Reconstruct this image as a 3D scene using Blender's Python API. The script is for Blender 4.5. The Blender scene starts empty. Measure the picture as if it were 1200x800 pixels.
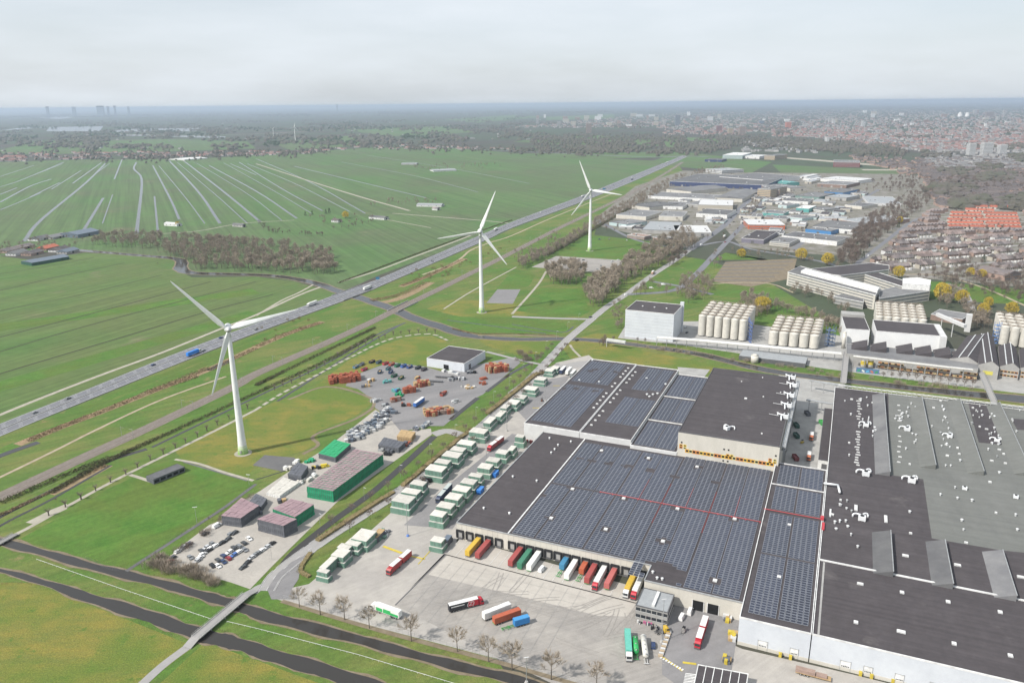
import bpy, math, random
from mathutils import Vector, Matrix
R = math.radians
random.seed(7)
rnd, uni, cho = random.random, random.uniform, random.choice
SC = bpy.context.scene
COL = SC.collection

# ---------------------------------------------------------------- camera, world, sun, exposure
H = 215.0                  # drone height above the ground, metres
FPX = 910.0                # focal length in pixels of a 1200 px wide picture
PITCH = math.atan((400 - 121.5) / FPX)
ROLL = R(.57)
sp, cp, sr, cr = math.sin(PITCH), math.cos(PITCH), math.sin(ROLL), math.cos(ROLL)
cam = bpy.data.cameras.new('camera')
cam.sensor_width = 36.0
cam.lens = 36.0 * FPX / 1200
cam.clip_start = 1.0
cam.clip_end = 400000
camo = bpy.data.objects.new('camera', cam)
COL.objects.link(camo)
fw, dn, rt = Vector((0, cp, -sp)), Vector((0, -sp, -cp)), Vector((1, 0, 0))
cx_, cy_, cz_ = rt * cr + dn * sr, rt * sr - dn * cr, -fw
camo.matrix_world = Matrix(((cx_.x, cy_.x, cz_.x, 0), (cx_.y, cy_.y, cz_.y, 0), (cx_.z, cy_.z, cz_.z, H), (0, 0, 0, 1)))
SC.camera = camo

HAZE = .000058            # density of the hazy air
SUN_ELEV = R(44)
SUN_DIR = Vector((-.86, -.50, 0)).normalized()          # towards the sun, on the ground plane
W = bpy.data.worlds.new('World')
SC.world = W
W.use_nodes = True
nt = W.node_tree
bg = nt.nodes['Background']
sky = nt.nodes.new('ShaderNodeTexSky')
sky.sky_type = 'NISHITA'
sky.sun_disc = False
sky.sun_elevation = SUN_ELEV
sky.sun_rotation = math.atan2(SUN_DIR.x, SUN_DIR.y)
sky.altitude = 100
sky.air_density = 1.0
sky.dust_density = 2.6
sky.ozone_density = 1.2
# thin high cloud over the clear sky
tc = nt.nodes.new('ShaderNodeTexCoord')
mp = nt.nodes.new('ShaderNodeMapping')
mp.inputs['Scale'].default_value = (1.0, .8, 5.0)
nz = nt.nodes.new('ShaderNodeTexNoise')
nz.inputs['Scale'].default_value = 2.8
nz.inputs['Detail'].default_value = 5
nz.inputs['Roughness'].default_value = .55
rp = nt.nodes.new('ShaderNodeValToRGB')
rp.color_ramp.elements[0].position = .34
rp.color_ramp.elements[0].color = (.66, .66, .66, 1)
rp.color_ramp.elements[1].position = .70
rp.color_ramp.elements[1].color = (.95, .95, .95, 1)
mx = nt.nodes.new('ShaderNodeMix')
mx.data_type = 'RGBA'
CLOUD = (5.95, 6.38, 6.82, 1)
mx.inputs[7].default_value = CLOUD
nt.links.new(tc.outputs['Generated'], mp.inputs['Vector'])
nt.links.new(mp.outputs['Vector'], nz.inputs['Vector'])
nt.links.new(nz.outputs['Fac'], rp.inputs['Fac'])
nt.links.new(rp.outputs['Color'], mx.inputs[0])
nt.links.new(sky.outputs['Color'], mx.inputs[6])
nt.links.new(mx.outputs[2], bg.inputs['Color'])
bg.inputs['Strength'].default_value = .095

sl = bpy.data.lights.new('sun', 'SUN')
sl.energy = 3.7
sl.angle = R(2.0)
sl.color = (1.0, .955, .89)
slo = bpy.data.objects.new('sun', sl)
COL.objects.link(slo)
sv = Vector((SUN_DIR.x * math.cos(SUN_ELEV), SUN_DIR.y * math.cos(SUN_ELEV), math.sin(SUN_ELEV)))
slo.rotation_euler = sv.to_track_quat('Z', 'Y').to_euler()
slo.location = (-300, -100, 500)
SC.view_settings.view_transform = 'Standard'
SC.view_settings.look = 'None'
SC.view_settings.gamma = 1
SC.view_settings.exposure = .58
SC.view_settings.use_curve_mapping = False
SC.cycles.use_denoising = True
SC.cycles.max_bounces = 5
SC.cycles.diffuse_bounces = 2
SC.cycles.glossy_bounces = 2
SC.cycles.transmission_bounces = 2
SC.cycles.volume_bounces = 1
SC.cycles.transparent_max_bounces = 4

# ---------------------------------------------------------------- helpers: survey of the place from the drone picture
def g(x, y, h=0.0):
    """Point at height h seen at picture position x, y (1200 x 800)."""
    u, v = (x - 600) / FPX, (y - 400) / FPX
    a, b = u * cr - v * sr, u * sr + v * cr
    t = (H - h) / (sp + b * cp)
    return Vector((a * t, (cp - b * sp) * t, h))
def gh(bx, by, ty, tx=None):
    """Height of something standing at bx, by whose top reaches ty."""
    P0 = g(bx, by)
    u, v = ((bx if tx is None else tx) - 600) / FPX, (ty - 400) / FPX
    b = u * sr + v * cr
    t = P0.y / (cp - b * sp)
    return max(.3, H - t * (sp + b * cp))
def rect(a, b, c, h=0.0):
    """Rectangle at height h from two near corners a, b and the far depth seen at c; counter-clockwise."""
    A, B, C_ = g(*a, h), g(*b, h), g(*c, h)
    u = B - A
    n = Vector((-u.y, u.x, 0)).normalized()
    d = (C_ - A).dot(n)
    q = [A, B, B + n * d, A + n * d]
    return q if d > 0 else q[::-1]
def lerp(a, b, t): return a + (b - a) * t
def bil(q, s, t): return lerp(lerp(q[0], q[1], s), lerp(q[3], q[2], s), t)
def sub(q, s0, s1, t0, t1): return [bil(q, s0, t0), bil(q, s1, t0), bil(q, s1, t1), bil(q, s0, t1)]
def area2(p): return sum(p[i].x * p[(i + 1) % len(p)].y - p[(i + 1) % len(p)].x * p[i].y for i in range(len(p)))
def atz(q, z): return [Vector((p.x, p.y, z)) for p in q]
def inset(q, d):
    """Move the sides of a convex polygon inwards by d."""
    n = len(q); out = []
    for i in range(n):
        a, b, c = q[i - 1], q[i], q[(i + 1) % n]
        e1, e2 = (b - a), (c - b)
        e1.z = e2.z = 0
        e1.normalize(); e2.normalize()
        n1, n2 = Vector((-e1.y, e1.x, 0)), Vector((-e2.y, e2.x, 0))
        m = (n1 + n2)
        m = m / max(.2, m.dot(n1))
        out.append(b + m * d)
    return out
ORD = 'first second third fourth fifth sixth seventh eighth ninth tenth eleventh twelfth thirteenth fourteenth fifteenth sixteenth seventeenth eighteenth nineteenth twentieth'.split()
TENS = {2: 'twenty', 3: 'thirty', 4: 'forty'}
def o_(i):
    if i < 20: return ORD[i]
    k = i + 1
    return (TENS[k // 10].replace('y', 'ieth')) if k % 10 == 0 else TENS[k // 10] + '-' + ORD[k % 10 - 1]

class MB:
    """Collects faces, then links them as one mesh object."""
    def __init__(s): s.v, s.f, s.m = [], [], []
    def face(s, pts, mi=0):
        n = len(s.v)
        s.v += [tuple(p) for p in pts]
        s.f.append(tuple(range(n, n + len(pts)))); s.m.append(mi)
    def prism(s, q, z0, z1, mi=0, top=True, bot=False, mt=None):
        if area2(q) < 0: q = q[::-1]
        n = len(q); k = len(s.v)
        s.v += [(p.x, p.y, z0) for p in q] + [(p.x, p.y, z1) for p in q]
        for i in range(n):
            j = (i + 1) % n
            s.f.append((k + i, k + j, k + n + j, k + n + i)); s.m.append(mi)
        if top: s.f.append(tuple(k + n + i for i in range(n))); s.m.append(mi if mt is None else mt)
        if bot: s.f.append(tuple(k + n - 1 - i for i in range(n))); s.m.append(mi)
    def ring(s, q, d, z0, z1, mi=0):
        """A low wall of thickness d on the edge of polygon q (inside it)."""
        if area2(q) < 0: q = q[::-1]
        i_ = inset(q, d)
        for k in range(len(q)):
            j = (k + 1) % len(q)
            s.prism([q[k], q[j], i_[j], i_[k]], z0, z1, mi)
    def box(s, c, sx, sy, sz, rz=0.0, mi=0):
        c_, s_ = math.cos(rz), math.sin(rz)
        q = [Vector((c[0] + x * c_ - y * s_, c[1] + x * s_ + y * c_, 0)) for x, y in ((-sx / 2, -sy / 2), (sx / 2, -sy / 2), (sx / 2, sy / 2), (-sx / 2, sy / 2))]
        s.prism(q, c[2], c[2] + sz, mi, bot=True)
    def cyl(s, p0, p1, r0, r1, n=8, mi=0, cap=True):
        p0, p1 = Vector(p0), Vector(p1)
        d = (p1 - p0)
        if d.length < 1e-6: return
        z = d.normalized()
        x = z.cross(Vector((0, 0, 1)) if abs(z.z) < .9 else Vector((1, 0, 0))).normalized()
        y = z.cross(x)
        k = len(s.v)
        for p, r in ((p0, r0), (p1, r1)):
            for i in range(n):
                a = 2 * math.pi * i / n
                s.v.append(tuple(p + x * (r * math.cos(a)) + y * (r * math.sin(a))))
        for i in range(n):
            j = (i + 1) % n
            s.f.append((k + i, k + j, k + n + j, k + n + i)); s.m.append(mi)
        if cap:
            s.f.append(tuple(k + n + i for i in range(n))); s.m.append(mi)
            s.f.append(tuple(k + n - 1 - i for i in range(n))); s.m.append(mi)
    def tube(s, pts, r, n=6, mi=0):
        for a, b in zip(pts, pts[1:]): s.cyl(a, b, r, r, n, mi)
    def beam(s, a, b, w, h, mi=0):
        """Box from a to b (centre line of its underside)."""
        a, b = Vector(a), Vector(b)
        d = b - a
        n = Vector((-d.y, d.x, 0))
        n = n.normalized() * (w / 2) if n.length > 1e-6 else Vector((w / 2, 0, 0))
        up = Vector((0, 0, h))
        P = [a - n, a + n, b + n, b - n]
        k = len(s.v)
        s.v += [tuple(p) for p in P] + [tuple(p + up) for p in P]
        for f in ((3, 2, 1, 0), (4, 5, 6, 7), (0, 1, 5, 4), (1, 2, 6, 5), (2, 3, 7, 6), (3, 0, 4, 7)):
            s.f.append(tuple(k + i for i in f)); s.m.append(mi)
    def gable(s, q, z0, z1, mi=0, over=0.0):
        """Pitched roof on rectangle q, ridge along its longer side."""
        if area2(q) < 0: q = q[::-1]
        if (q[1] - q[0]).length < (q[2] - q[1]).length: q = q[1:] + q[:1]
        if over: q = inset(q, -over)
        a, b, c, d = atz(q, z0)
        r0, r1 = (a + d) / 2, (b + c) / 2
        r0.z = r1.z = z1
        s.face([a, b, r1, r0], mi); s.face([c, d, r0, r1], mi); s.face([b, c, r1], mi); s.face([d, a, r0], mi); s.face([d, c, b, a], mi)
    def leaf(s, p, d, w, mi=0):
        """A thin sliver from p along d."""
        n = Vector((uni(-1, 1), uni(-1, 1), uni(-1, 1))).cross(d)
        if n.length < 1e-5: return
        n = n.normalized() * w
        s.face([p - n, p + n, p + d + n * .4, p + d - n * .4], mi)
    def build(s, name, mats, parent=None, smooth=False, **props):
        me = bpy.data.meshes.new(name)
        off = parent.location if parent is not None else None
        if parent is not None and parent.parent is not None: off = off + parent.parent.location
        v = s.v if off is None else [(a - off.x, b - off.y, c - off.z) for a, b, c in s.v]
        me.from_pydata(v, [], s.f)
        mats = mats if isinstance(mats, (list, tuple)) else [mats]
        for m in mats: me.materials.append(m)
        if len(mats) > 1: me.polygons.foreach_set('material_index', s.m)
        if smooth: me.polygons.foreach_set('use_smooth', [True] * len(s.f))
        me.update()
        o = bpy.data.objects.new(name, me)
        COL.objects.link(o)
        if parent is not None: o.parent = parent
        for k, x in props.items(): o[k] = x
        return o
def tag(o, label, cat, group=None):
    o['label'] = label; o['category'] = cat
    if group: o['group'] = group
    return o
def thing(name, label, cat, loc=(0, 0, 0), group=None, rz=0.0):
    o = bpy.data.objects.new(name, None)
    o.empty_display_size = .5
    COL.objects.link(o)
    o.location = loc; o.rotation_euler = (0, 0, rz)
    return tag(o, label, cat, group)
def dup(t, loc, rz=None, label=None, group=None, scale=None):
    r = t.copy(); COL.objects.link(r)
    r.location = loc
    if rz is not None: r.rotation_euler = (0, 0, rz)
    if scale is not None: r.scale = (scale,) * 3 if isinstance(scale, float) else scale
    if label: r['label'] = label
    if group: r['group'] = group
    for ch in list(t.children):
        c = ch.copy(); COL.objects.link(c); c.parent = r
        for g2 in ch.children:
            d = g2.copy(); COL.objects.link(d); d.parent = c
    return r

# ---------------------------------------------------------------- materials
def mat(name, col, rough=.85, var=.12, scale=.3, col2=None, big=None, bigs=.01, stretch=None, rot=0.0, spec=.3, metal=0.0, objrnd=0.0, lo=.38, hi=.62, local=False, bump=0.0, mow=None, fine=0.0, spots=None):
    m = bpy.data.materials.new(name); m.use_nodes = True
    t = m.node_tree; N, L = t.nodes, t.links
    b = N['Principled BSDF']
    b.inputs['Roughness'].default_value = rough
    b.inputs['Metallic'].default_value = metal
    b.inputs['Specular IOR Level'].default_value = spec
    if local: src = N.new('ShaderNodeTexCoord').outputs['Object']
    else: src = N.new('ShaderNodeNewGeometry').outputs['Position']
    def noise(sc, st=None, r=0.0, det=7):
        n = N.new('ShaderNodeTexNoise'); n.inputs['Scale'].default_value = sc; n.inputs['Detail'].default_value = det
        n.inputs['Roughness'].default_value = .66
        if st or r:
            q = N.new('ShaderNodeMapping'); q.vector_type = 'TEXTURE'
            q.inputs['Rotation'].default_value = (0, 0, r)
            q.inputs['Scale'].default_value = st or (1, 1, 1)
            L.new(src, q.inputs['Vector']); L.new(q.outputs['Vector'], n.inputs['Vector'])
        else: L.new(src, n.inputs['Vector'])
        return n
    def ramp(o, a, c):
        r = N.new('ShaderNodeMapRange'); r.inputs[1].default_value = a; r.inputs[2].default_value = c
        L.new(o, r.inputs[0]); return r.outputs[0]
    def mixc(f, a, c, mode='MIX'):
        x = N.new('ShaderNodeMix'); x.data_type = 'RGBA'; x.blend_type = mode
        L.new(f, x.inputs[0]) if hasattr(f, 'node') else setattr(x.inputs[0], 'default_value', f)
        for i, k in ((6, a), (7, c)):
            L.new(k, x.inputs[i]) if hasattr(k, 'node') else setattr(x.inputs[i], 'default_value', tuple(k) + (1,))
        return x.outputs[2]
    c2 = col2 or tuple(x * .72 for x in col)
    n1 = noise(scale, stretch, rot)
    out = mixc(ramp(n1.outputs['Fac'], lo, hi), col, c2)
    if big:
        n2 = noise(bigs, None, 0, 3)
        out = mixc(ramp(n2.outputs['Fac'], .42, .6), out, big)
    n3 = noise(scale * 7)
    hs = N.new('ShaderNodeHueSaturation')
    mr = N.new('ShaderNodeMapRange'); mr.inputs[1].default_value = .25; mr.inputs[2].default_value = .75
    mr.inputs[3].default_value = 1 - var; mr.inputs[4].default_value = 1 + var
    L.new(n3.outputs['Fac'], mr.inputs[0])
    val = mr.outputs[0]
    if objrnd:
        oi = N.new('ShaderNodeObjectInfo'); m2 = N.new('ShaderNodeMapRange')
        m2.inputs[3].default_value = 1 - objrnd; m2.inputs[4].default_value = 1 + objrnd
        L.new(oi.outputs['Random'], m2.inputs[0])
        mu = N.new('ShaderNodeMath'); mu.operation = 'MULTIPLY'
        L.new(val, mu.inputs[0]); L.new(m2.outputs[0], mu.inputs[1]); val = mu.outputs[0]
    def times(v, o, lo_, hi_, a=.3, c=.7):
        q = N.new('ShaderNodeMapRange'); q.inputs[1].default_value = a; q.inputs[2].default_value = c
        q.inputs[3].default_value = lo_; q.inputs[4].default_value = hi_
        L.new(o, q.inputs[0])
        mu = N.new('ShaderNodeMath'); mu.operation = 'MULTIPLY'
        L.new(v, mu.inputs[0]); L.new(q.outputs[0], mu.inputs[1]); return mu.outputs[0]
    if mow: val = times(val, noise(mow[1], (80, 1, 1), mow[0], 2).outputs['Fac'], 1 - mow[2], 1 + mow[2])
    if fine: val = times(val, noise(2.2, None, 0, 3).outputs['Fac'], 1 - fine, 1 + fine)
    if spots: out = mixc(ramp(noise(spots[0], None, 0, 5).outputs['Fac'], spots[1], spots[1] + .1), out, spots[2])
    L.new(val, hs.inputs['Value']); L.new(out, hs.inputs['Color'])
    L.new(hs.outputs['Color'], b.inputs['Base Color'])
    if bump:
        bp = N.new('ShaderNodeBump'); bp.inputs['Strength'].default_value = bump; bp.inputs['Distance'].default_value = .3
        L.new(n3.outputs['Fac'], bp.inputs['Height']); L.new(bp.outputs['Normal'], b.inputs['Normal'])
    return m
MC = {}
def paint(r, gr, b, rough=.5, var=.05, spec=.4):
    k = (r, gr, b, rough)
    if k not in MC: MC[k] = mat('paint', (r, gr, b), rough, var, .8, tuple(x * .88 for x in (r, gr, b)), spec=spec, local=True)
    return MC[k]
MEADOW_DIR = math.atan2(g(247, 330).y - g(0, 395).y, g(247, 330).x - g(0, 395).x)
POLDER_DIR = math.atan2(g(196, 186).y - g(258, 262).y, g(196, 186).x - g(258, 262).x)
M = dict(
    far=mat('far_land', (.052, .055, .042), .95, .2, .004, (.066, .055, .046), big=(.05, .072, .038), bigs=.0012),
    town=mat('town_ground', (.22, .205, .19), .95, .3, .05, (.12, .115, .08)),
    meadow=mat('meadow_grass', (.060, .122, .027), .95, .16, .012, (.088, .138, .038), big=(.09, .122, .038), bigs=.004, stretch=(8, 1, 1), rot=R(20), bump=.2, mow=(MEADOW_DIR, .22, .2), fine=.2, spots=(.012, .6, (.12, .125, .06))),
    polder=mat('polder_grass', (.066, .132, .038), .95, .14, .006, (.085, .13, .05), big=(.08, .112, .048), bigs=.003, stretch=(1, 6, 1), rot=R(20), mow=(POLDER_DIR, .12, .2), spots=(.006, .62, (.125, .125, .07))),
    lawn=mat('lawn_grass', (.052, .128, .016), .95, .22, .05, (.08, .15, .024), big=(.078, .122, .02), bigs=.02, bump=.4, mow=(R(42), .35, .12), fine=.32),
    olive=mat('rough_grass', (.19, .165, .034), .95, .3, .16, (.125, .14, .03), big=(.095, .14, .022), bigs=.02, stretch=(3, 1, 1), bump=.5, fine=.35, spots=(.16, .58, (.075, .13, .02))),
    verge=mat('verge_grass', (.085, .135, .026), .95, .24, .07, (.135, .145, .04), big=(.065, .128, .02), bigs=.012, stretch=(4, 1, 1), rot=R(35), bump=.5, mow=(R(38), .22, .14), fine=.38, spots=(.07, .6, (.17, .15, .06))),
    soil=mat('bare_soil', (.20, .165, .115), .95, .12, .2, (.15, .12, .08)),
    sand=mat('sand_path', (.34, .29, .21), .95, .10, .2, (.27, .22, .15)),
    path=mat('pale_path', (.35, .325, .27), .95, .1, .2, (.28, .26, .21)),
    ditchgreen=mat('ditch_plants', (.035, .048, .02), .95, .2, .3, (.05, .05, .025)),
    concrete=mat('yard_concrete', (.365, .343, .312), .9, .11, .03, (.335, .315, .288), big=(.31, .292, .27), bigs=.035, stretch=(6, 1, 1), rot=R(-18), mow=(R(38), .5, .06), fine=.05, spots=(.14, .66, (.27, .255, .235))),
    paving=mat('yard_paving', (.305, .285, .26), .9, .11, .03, (.275, .257, .237), big=(.25, .235, .218), bigs=.04, stretch=(7, 1, 1), rot=R(-12), mow=(R(22), .6, .09), fine=.06, spots=(.16, .65, (.22, .205, .19))),
    apron=mat('dock_apron', (.41, .383, .343), .9, .1, .05, (.355, .33, .297), stretch=(5, 1, 1), rot=R(-18)),
    gravel=mat('car_park_paving', (.36, .335, .30), .92, .12, .1, (.31, .29, .262)),
    asphalt=mat('asphalt', (.215, .208, .208), .9, .1, .05, (.17, .166, .168), stretch=(6, 1, 1), rot=R(30), fine=.08, spots=(.15, .64, (.13, .127, .127))),
    darkasphalt=mat('dark_asphalt', (.105, .103, .105), .9, .08, .05, (.13, .128, .126)),
    motorway=mat('motorway_asphalt', (.165, .167, .182), .85, .08, .02, (.145, .147, .16)),
    street=mat('street_surface', (.29, .28, .27), .9, .09, .05, (.27, .262, .255), stretch=(6, 1, 1), rot=R(40)),
    ballast=mat('track_ballast', (.20, .168, .142), .95, .15, .2, (.155, .132, .112)),
    sleepers=mat('sleepers', (.15, .12, .10), .95, .15, .4, (.19, .155, .13)),
    hallwhite=mat('white_hall_walls', (.68, .685, .68), .6, .03, .08, (.62, .625, .625)),
    white=mat('white_paint', (.70, .70, .685), .6, .04, .5),
    yellow=mat('yellow_paint', (.55, .43, .06), .6, .06, .5),
    kerb=mat('kerb_stone', (.42, .41, .39), .9, .06, .5),
    roof=mat('bitumen_roof', (.052, .046, .049), .9, .14, .04, (.070, .062, .065), big=(.060, .053, .056), bigs=.06, stretch=(5, 1, 1), rot=R(65), mow=(R(-23.4), .45, .12), fine=.06, spots=(.045, .62, (.098, .088, .088))),
    roofg=mat('grey_bitumen_roof', (.155, .158, .148), .9, .07, .05, (.125, .128, .12), big=(.138, .142, .132), bigs=.03, stretch=(4, 1, 1), rot=R(80), mow=(R(-23.4), .45, .07), fine=.05, spots=(.05, .62, (.13, .135, .13))),
    rooff=mat('flat_grey_roof', (.17, .17, .17), .9, .08, .04, (.12, .12, .125), objrnd=.25),
    zinc=mat('grey_metal_roof', (.30, .315, .32), .5, .05, .4, (.26, .27, .28)),
    cream=mat('cream_wall_panels', (.52, .495, .44), .8, .05, .15, (.46, .44, .39), stretch=(1, 1, 4)),
    pale=mat('pale_wall_panels', (.54, .545, .54), .75, .04, .15, (.48, .48, .475)),
    wwall=mat('white_wall_panels', (.53, .555, .585), .6, .04, .1, (.48, .505, .54)),
    gwall=mat('grey_concrete_wall', (.34, .335, .32), .85, .08, .1, (.27, .265, .255)),
    trim=mat('roof_edge_trim', (.70, .70, .69), .5, .04, .3),
    dtrim=mat('dark_edge_trim', (.12, .12, .125), .6, .05, .3),
    vent=mat('pale_vent_metal', (.62, .63, .63), .4, .05, .6, metal=.15),
    duct=mat('white_duct_metal', (.74, .75, .75), .35, .04, .5, (.62, .64, .66), metal=.1),
    steel=mat('galvanised_steel', (.45, .46, .46), .45, .06, .5, metal=.4),
    cell=mat('solar_cells', (.021, .026, .044), .45, .2, .3, (.032, .037, .056), spec=.35, objrnd=.22, big=(.028, .032, .048), bigs=.05),
    frame=mat('panel_frames', (.225, .24, .275), .5, .05, .6),
    glass=mat('window_glass', (.03, .036, .042), .15, .1, .3, spec=.6),
    dark=mat('dark_rubber', (.022, .022, .024), .8, .1, .6),
    black=mat('black_opening', (.012, .012, .013), .9, .1, .5),
    silo=mat('cream_silo_steel', (.55, .53, .475), .45, .08, .3, (.46, .44, .395)),
    crate=mat('green_crates', (.10, .19, .145), .65, .25, .55, (.145, .24, .19), objrnd=.08, stretch=(1, 1, 2.2)),
    crate2=mat('bright_green_crates', (.02, .27, .135), .6, .2, .5, (.014, .19, .095), stretch=(1, 1, 2.5)),
    sheet=mat('white_sheet', (.54, .52, .475), .7, .1, .4, (.45, .435, .395), objrnd=.12),
    mauve=mat('mauve_crate_tops', (.30, .21, .225), .8, .12, .25, (.235, .165, .18)),
    slate=mat('slate_crates', (.085, .09, .105), .7, .2, .5, (.12, .125, .14)),
    redwood=mat('red_pallets', (.33, .095, .05), .8, .25, .6, (.24, .075, .045)),
    wood=mat('pallet_wood', (.42, .30, .16), .85, .15, .6, (.33, .23, .12)),
    tyremark=mat('tyre_marks', (.255, .238, .22), .9, .15, .3, (.295, .275, .252)),
    scrub=mat('dark_scrub', (.105, .095, .045), .95, .25, .3, (.065, .075, .03)),
    bark=mat('bark', (.13, .11, .09), .95, .15, 1.0),
    twig=mat('bare_twigs', (.35, .295, .23), .95, .1, .3, (.28, .235, .185), objrnd=.16),
    twigd=mat('dark_twigs', (.23, .18, .15), .95, .1, .2, (.18, .145, .12), objrnd=.15),
    hedge=mat('brown_hedge', (.22, .165, .085), .95, .2, .4, (.15, .13, .06)),
    reeds=mat('dry_reeds', (.27, .19, .115), .95, .25, .15, (.19, .15, .08), fine=.25),
    willow=mat('yellow_willow', (.50, .37, .05), .95, .15, .3, (.38, .29, .045), objrnd=.12),
    leaf=mat('dark_evergreen', (.028, .05, .022), .95, .2, .4, (.045, .065, .03), objrnd=.15),
    brick=mat('brown_brick', (.28, .20, .165), .9, .15, .3, (.22, .16, .135), objrnd=.2),
    tile=mat('dark_roof_tiles', (.135, .122, .122), .85, .25, .05, (.20, .165, .155), objrnd=.45, spots=(.03, .55, (.11, .10, .105))),
    tiler=mat('orange_roof_tiles', (.35, .125, .085), .85, .1, .2, (.35, .10, .06), objrnd=.12),
)
def water_mat():
    m = bpy.data.materials.new('still_water'); m.use_nodes = True
    N, L = m.node_tree.nodes, m.node_tree.links
    b = N['Principled BSDF']
    b.inputs['Base Color'].default_value = (.036, .033, .030, 1)
    b.inputs['Roughness'].default_value = .12
    b.inputs['Specular IOR Level'].default_value = .55
    b.inputs['IOR'].default_value = 1.33
    n = N.new('ShaderNodeTexNoise'); n.inputs['Scale'].default_value = .5; n.inputs['Detail'].default_value = 3
    q = N.new('ShaderNodeNewGeometry'); L.new(q.outputs['Position'], n.inputs['Vector'])
    u = N.new('ShaderNodeBump'); u.inputs['Strength'].default_value = .05; u.inputs['Distance'].default_value = .2
    L.new(n.outputs['Fac'], u.inputs['Height']); L.new(u.outputs['Normal'], b.inputs['Normal'])
    return m
M['water'] = water_mat()

# ---------------------------------------------------------------- the ground, fields, water and roads
SHEETS = [0]
def lift(lay):
    """Height of one more ground sheet, a little above all earlier ones of its layer."""
    SHEETS[0] += 1
    return lay * .012 + SHEETS[0] * .00008
def sheet(name, lay, m, pts, holes=None, world=False):
    P = pts if world else [g(*p) for p in pts]
    if area2(P) < 0: P = P[::-1]
    b = MB(); b.face(atz(P, lift(lay)))
    return b.build(name, M[m], None, kind='structure')
def smooth_line(P, k=5):
    if len(P) < 3: return P
    out = []
    Q = [P[0] * 2 - P[1]] + P + [P[-1] * 2 - P[-2]]
    for i in range(1, len(Q) - 2):
        a, b, c, d = Q[i - 1:i + 3]
        for j in range(k):
            t = j / k
            out.append(.5 * ((2 * b) + (c - a) * t + (2 * a - 5 * b + 4 * c - d) * t * t + (3 * b - a - 3 * c + d) * t ** 3))
    return out + [P[-1]]
def sides(P, w, off=0.0):
    Lf, Rt = [], []
    for i, p in enumerate(P):
        d = P[min(i + 1, len(P) - 1)] - P[max(i - 1, 0)]
        n = Vector((-d.y, d.x, 0)).normalized()
        Lf.append(p + n * (off + w / 2)); Rt.append(p + n * (off - w / 2))
    return Lf, Rt
def band(b, A, B, z):
    for i in range(len(A) - 1): b.face([Vector((p.x, p.y, z)) for p in (B[i], B[i + 1], A[i + 1], A[i])])
def ribbon(name, lay, m, pts, w, off=0.0, world=False):
    P = pts if world else smooth_line([g(*p) for p in pts])
    A, B = sides(P, w, off)
    b = MB(); band(b, A, B, lift(lay))
    return b.build(name, M[m], None, kind='structure')
def along(P, step, start=0.0):
    """Points and directions every step metres along a polyline."""
    out = []; need = start
    for a, b in zip(P, P[1:]):
        L = (b - a).length
        while need <= L:
            out.append((lerp(a, b, need / L), (b - a).normalized())); need += step
        need -= L
    return out
def dashes(b, P, off, w, on, gap, z):
    for p, d in along(P, on + gap):
        n = Vector((-d.y, d.x, 0))
        a = p + n * off; e = a + d * on
        b.face([Vector((q.x, q.y, z)) for q in (a - n * w / 2, e - n * w / 2, e + n * w / 2, a + n * w / 2)])

b = MB()
RG = 110000.0
b.face([(RG * math.cos(2 * math.pi * i / 96), RG * math.sin(2 * math.pi * i / 96), 0) for i in range(96)])
b.build('ground', M['far'], None, kind='structure')

# motorway edges as seen from the air: far-left side and near-right side
MT = [g(*p) for p in ((-260, 598), (-120, 545), (0, 496.5), (100, 457), (200, 416.5), (300, 379), (405, 341), (455, 322), (562, 276), (600, 260), (687, 227.5), (740, 206), (787, 187.5), (800, 182))]
MN = [g(*p) for p in ((-260, 622), (-120, 563), (0, 511.5), (100, 470), (200, 429.5), (300, 390), (420, 346), (460, 329), (570, 281), (600, 267), (675, 239), (740, 213.5), (793, 189.5), (806, 183.5))]
MT, MN = smooth_line(MT), smooth_line(MN)
MC_ = [lerp(a, b_, .5) for a, b_ in zip(MT, MN)]

sheet('meadow', 1, 'polder', [(-420, 202), (-100, 195), (0, 190), (100, 187), (230, 186.5), (330, 180), (430, 173.5), (520, 173), (650, 183), (770, 188.5), (787, 187), (740, 206), (687, 227), (600, 261), (520, 294), (445, 322), (405, 340), (300, 322), (230, 322), (205, 312), (150, 297), (100, 294), (30, 296), (0, 300), (-260, 305), (-700, 300)])
sheet('meadow', 2, 'meadow', [(-600, 300), (-100, 302), (0, 300), (40, 305), (100, 296), (150, 299), (205, 303), (207, 316), (225, 325), (300, 324), (345, 330), (385, 340), (397, 344), (300, 380), (200, 417), (100, 458), (0, 498), (-140, 556), (-500, 700)])
sheet('grass_verge', 1, 'verge', [(-500, 720), (-140, 572), (0, 511), (100, 471), (200, 430), (300, 391), (420, 347), (460, 330), (570, 282), (600, 268), (675, 240), (740, 214), (793, 190), (800, 200), (760, 225), (700, 262), (690, 300), (800, 300), (830, 305), (900, 330), (1000, 390), (1240, 440), (1300, 520), (1000, 520), (640, 520), (500, 640), (600, 800), (760, 900), (-300, 1100), (-800, 900)])
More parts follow.
